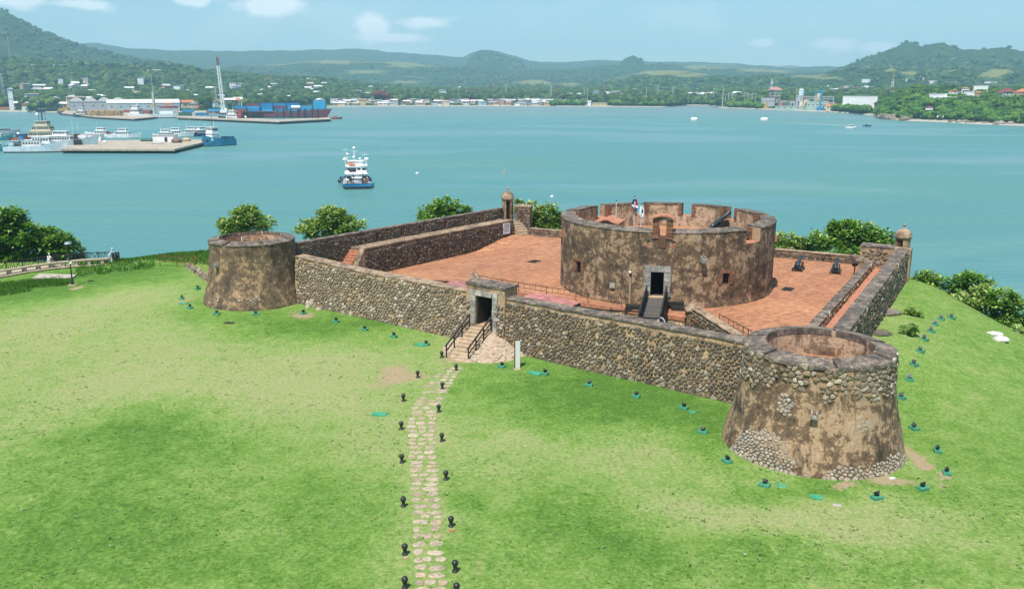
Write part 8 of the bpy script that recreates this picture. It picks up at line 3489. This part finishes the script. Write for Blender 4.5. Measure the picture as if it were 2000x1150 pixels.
# ================================================================ far woods (instanced crowns)
def crown_proto(name, seed, lumps, mat, squash=.8):
    q = random.Random(seed)
    k = MB()
    for i in range(lumps):
        th, rr_ = q.uniform(0, 6.28), q.uniform(.0, .55)
        r_ = q.uniform(.38, .62)
        k.ball((rr_ * math.cos(th), rr_ * math.sin(th), .55 + q.uniform(-.1, .35)), (r_, r_, r_ * squash), 2, amp=.55, seed=seed * 7.3 + i, freq=2.6)
    k.tube((0, 0, -.4), (0, 0, .6), .07, n=5)
    o = bpy.data.objects.new(name, k.mesh(name, mat))
    return o


def palm_proto(name, seed, mat):
    q = random.Random(seed)
    k = MB()
    k.tube((0, 0, -.3), (.06, 0, 1.0), .035, .025, 5)
    for i in range(13):
        th = 6.28 * i / 13 + q.uniform(-.2, .2)
        d = Vector((math.cos(th), math.sin(th), 0))
        s = Vector((-d.y, d.x, 0)) * .07
        a, b, c = Vector((.06, 0, 1.0)), Vector((.06, 0, 1.12)) + d * .26, Vector((.06, 0, .92)) + d * .52
        k.add([a, b - s, c, b + s], [(0, 1, 2, 3)])
    o = bpy.data.objects.new(name, k.mesh(name, mat))
    return o


def far_leaf(name, stops):
    m, nt, N, L, B = _nt(name)
    oi = N.new('ShaderNodeObjectInfo').outputs['Random']
    col = _ramp(N, L, oi, stops)
    n = _noise(N, L, _pos(N), .55, 4, .7)
    col = _mix(N, L, 1.0, col, _ramp(N, L, n, [(.3, .55), (.7, 1.4)]), 'MULTIPLY')
    L.new(col, B.inputs['Base Color'])
    B.inputs['Roughness'].default_value = .9
    B.inputs['Specular IOR Level'].default_value = .1
    _bump(N, L, B, n, .9, 1.2)
    return m


M['far_leaf'] = far_leaf('distant_leaves', [(0, (.016, .042, .012)), (.35, (.030, .070, .016)), (.7, (.050, .098, .022)), (.9, (.085, .140, .030)), (1, (.10, .15, .045))])
M['point_leaf'] = far_leaf('point_leaves', [(0, (.022, .066, .014)), (.3, (.045, .115, .018)), (.7, (.075, .165, .024)), (1, (.12, .20, .035))])


def scatter(name, pts, protos):
    col_ = bpy.data.collections.new(name + '_kinds')
    for o in protos:
        col_.objects.link(o)
    me = bpy.data.meshes.new(name)
    me.from_pydata([p[0] for p in pts], [], [])
    for nm, i in (('size', 1), ('turn', 2)):
        a = me.attributes.new(nm, 'FLOAT', 'POINT')
        a.data.foreach_set('value', [p[i] for p in pts])
    a = me.attributes.new('pick', 'INT', 'POINT')
    a.data.foreach_set('value', [p[3] for p in pts])
    ng = bpy.data.node_groups.new(name, 'GeometryNodeTree')
    ng.interface.new_socket('Geometry', in_out='INPUT', socket_type='NodeSocketGeometry')
    ng.interface.new_socket('Geometry', in_out='OUTPUT', socket_type='NodeSocketGeometry')
    N, L = ng.nodes, ng.links
    gi, go = N.new('NodeGroupInput'), N.new('NodeGroupOutput')
    ci = N.new('GeometryNodeCollectionInfo')
    ci.inputs['Collection'].default_value = col_
    ci.inputs['Separate Children'].default_value = True
    ci.inputs['Reset Children'].default_value = True
    iop = N.new('GeometryNodeInstanceOnPoints')
    iop.inputs['Pick Instance'].default_value = True

    def na(nm, ty):
        n = N.new('GeometryNodeInputNamedAttribute')
        n.data_type = ty
        n.inputs['Name'].default_value = nm
        return n.outputs['Attribute']
    rot = N.new('ShaderNodeCombineXYZ')
    L.new(na('turn', 'FLOAT'), rot.inputs[2])
    L.new(gi.outputs[0], iop.inputs['Points'])
    L.new(ci.outputs[0], iop.inputs['Instance'])
    L.new(na('pick', 'INT'), iop.inputs['Instance Index'])
    L.new(rot.outputs[0], iop.inputs['Rotation'])
    L.new(na('size', 'FLOAT'), iop.inputs['Scale'])
    L.new(iop.outputs[0], go.inputs[0])
    o = bpy.data.objects.new(name, me)
    COL.objects.link(o)
    md = o.modifiers.new('scatter', 'NODES')
    md.node_group = ng
    return tag(o, kind='stuff')


GRID = {}
for (x, y, r_) in HOUSES:
    GRID.setdefault((int(x // 80), int(y // 80)), []).append((x, y, r_))


def blocked(x, y, s):
    """no tree on a house, nor close in front of one"""
    for i in (-1, 0, 1):
        for j in (-1, 0, 1):
            for (hx_, hy_, r_) in GRID.get((int(x // 80) + i, int(y // 80) + j), ()):
                rr_ = math.hypot(hx_, hy_)
                dx, dy = ((x - hx_) * hy_ - (y - hy_) * hx_) / rr_, ((x - hx_) * hx_ + (y - hy_) * hy_) / rr_
                if abs(dx) < r_ + s * .45 and -((24 if hx_ > .42 * hy_ else 62) + r_ * 1.2) < dy < r_ + s * .4:
                    return True
    return False


def in_meadow(x, y, z, r_):
    ix, iy = img(x, y, z)
    for (px, py, rx, ry, s, n_, f_) in MEADOW:
        if n_ < r_ < f_ and ((ix - px) / rx) ** 2 + ((iy - py) / ry) ** 2 < 1.5:
            return True
    return False


fr = random.Random(77)
pts = []
for zone, n in (('shore', 9500), ('plain', 15000), ('slope', 30000), ('high', 26000)):
    for _ in range(n):
        az = R(fr.uniform(-36, 36))
        rc = coast_r(az)
        if zone == 'shore':
            d, s = 12 + 330 * fr.random() ** 1.2, fr.uniform(6.5, 11)
        elif zone == 'plain':
            d, s = fr.uniform(200, 1000), fr.uniform(6.5, 11)
        elif zone == 'slope':
            d, s = fr.uniform(800, 2600), fr.uniform(7.5, 12)
        else:
            d, s = fr.uniform(2300, 4600), fr.uniform(9, 14)
        if az > az_of(1716) and d < 310:
            continue
        r_ = rc + d
        x, y = r_ * math.sin(az), r_ * math.cos(az)
        ipx = 1000 + 1700 * math.tan(az) / CP
        if zone == 'shore' and ((d < 26 and not 1060 < ipx < 1145 and not 1200 < ipx < 1400) or (650 < ipx < 1140 and d < 105 and fr.random() < .88)):
            continue
        if ipx < 660 and d < 60 and fr.random() < .6:
            continue
        if 1480 < ipx < 1640 and d < 95:
            continue
        if zone in ('shore', 'plain') and blocked(x, y, s):
            continue
        if zone in ('slope', 'high') and fbm(x * .0028, y * .0028, 4) > (.06 if zone == 'slope' else -.05) and fr.random() < .9:
            continue
        z = hill_z(az, r_)
        if r_ > 3100 and fr.random() < .75:
            continue
        if zone in ('slope', 'high') and in_meadow(x, y, z, r_):
            continue
        palm = zone == 'shore' and fr.random() < .25
        pts.append(((x, y, z - (.5 if zone in ('shore', 'plain') else .42 * s)), s * (1.2 if palm else 1), fr.uniform(0, 6.28), 5 if palm else fr.randrange(5)))
scatter('far_woods', pts, [crown_proto('wood_crown_%s' % 'abcde'[i], i + 1, 3, M['far_leaf'], .8) for i in range(5)] + [palm_proto('wood_palm', 3, M['far_leaf'])])
pts = []
for _ in range(7000):
    az = fr.uniform(az_of(1716), R(36))
    d = 5 + 310 * fr.random() ** .9
    r_ = coast_r(az) + d
    x, y = r_ * math.sin(az), r_ * math.cos(az)
    s = fr.uniform(3.5, 6) if d < 25 else fr.uniform(4.5, 7.5)
    ipx = 1000 + 1700 * math.tan(az) / CP
    if blocked(x, y, s) or (d < 11 and not 1722 < ipx < 1780) or (1826 < ipx < 1846 and d < 9):
        continue
    palm = fr.random() < .10 and d > 40
    pts.append(((x, y, hill_z(az, r_) - .4), s * (1.5 if palm else 1), fr.uniform(0, 6.28), 5 if palm else fr.randrange(5)))
scatter('point_woods', pts, [crown_proto('point_crown_%s' % 'abcde'[i], i + 21, 3, M['point_leaf'], .75) for i in range(5)] + [palm_proto('point_palm', 5, M['point_leaf'])])
# mangrove belt beside the inlet and shore tree at the port
pts = []
for _ in range(420):
    px = fr.choice([fr.uniform(1208, 1320), fr.uniform(1320, 1395), fr.uniform(1425, 1490), fr.uniform(1075, 1100), fr.uniform(1110, 1140), fr.uniform(1630, 1700)])
    c, r_, az = far_pos(px, fr.uniform(4, 26))
    pts.append((tuple(c), fr.uniform(5, 8), fr.uniform(0, 6.28), fr.randrange(5)))
scatter('mangroves', pts, [crown_proto('mangrove_crown_%s' % 'abcde'[i], i + 41, 3, M['point_leaf'], .75) for i in range(5)])
for (px, py0, d, s, mt, nm, lab, cat) in ((80, 200, 4, 22, 'far_leaf', 'shore_tree', 'big dark spreading tree on the shore left of the timber quay', 'tree'), (58, 204, 4, 13, 'far_leaf', 'shore_tree', 'smaller dark tree touching the big shore tree on its left', 'tree'), (748, 186, 95, 25, None, 'flame_tree', 'dark red crowned tree above the beach town', 'tree')):
    c, r_, az = far_pos(px, d)
    t = thing(nm, lab, cat, c)
    q = random.Random(px)
    k = MB()
    for i in range(9):
        k.ball((q.uniform(-.45, .45) * s, q.uniform(-.3, .3) * s, s * (.45 if mt else .5) + q.uniform(-.12, .16) * s), (s * .28, s * .28, s * .2), 3, amp=.6, seed=i * 2.2, freq=3)
    k.build('crown', M[mt] if mt else paint('flame_blossom', (.12, .022, .012), .9, .5, .5), t, False)
    k = MB()
    k.tube((0, 0, -1), (0, 0, s * .5), s * .04, n=6)
    k.build('trunk', M['bark'], t, False)
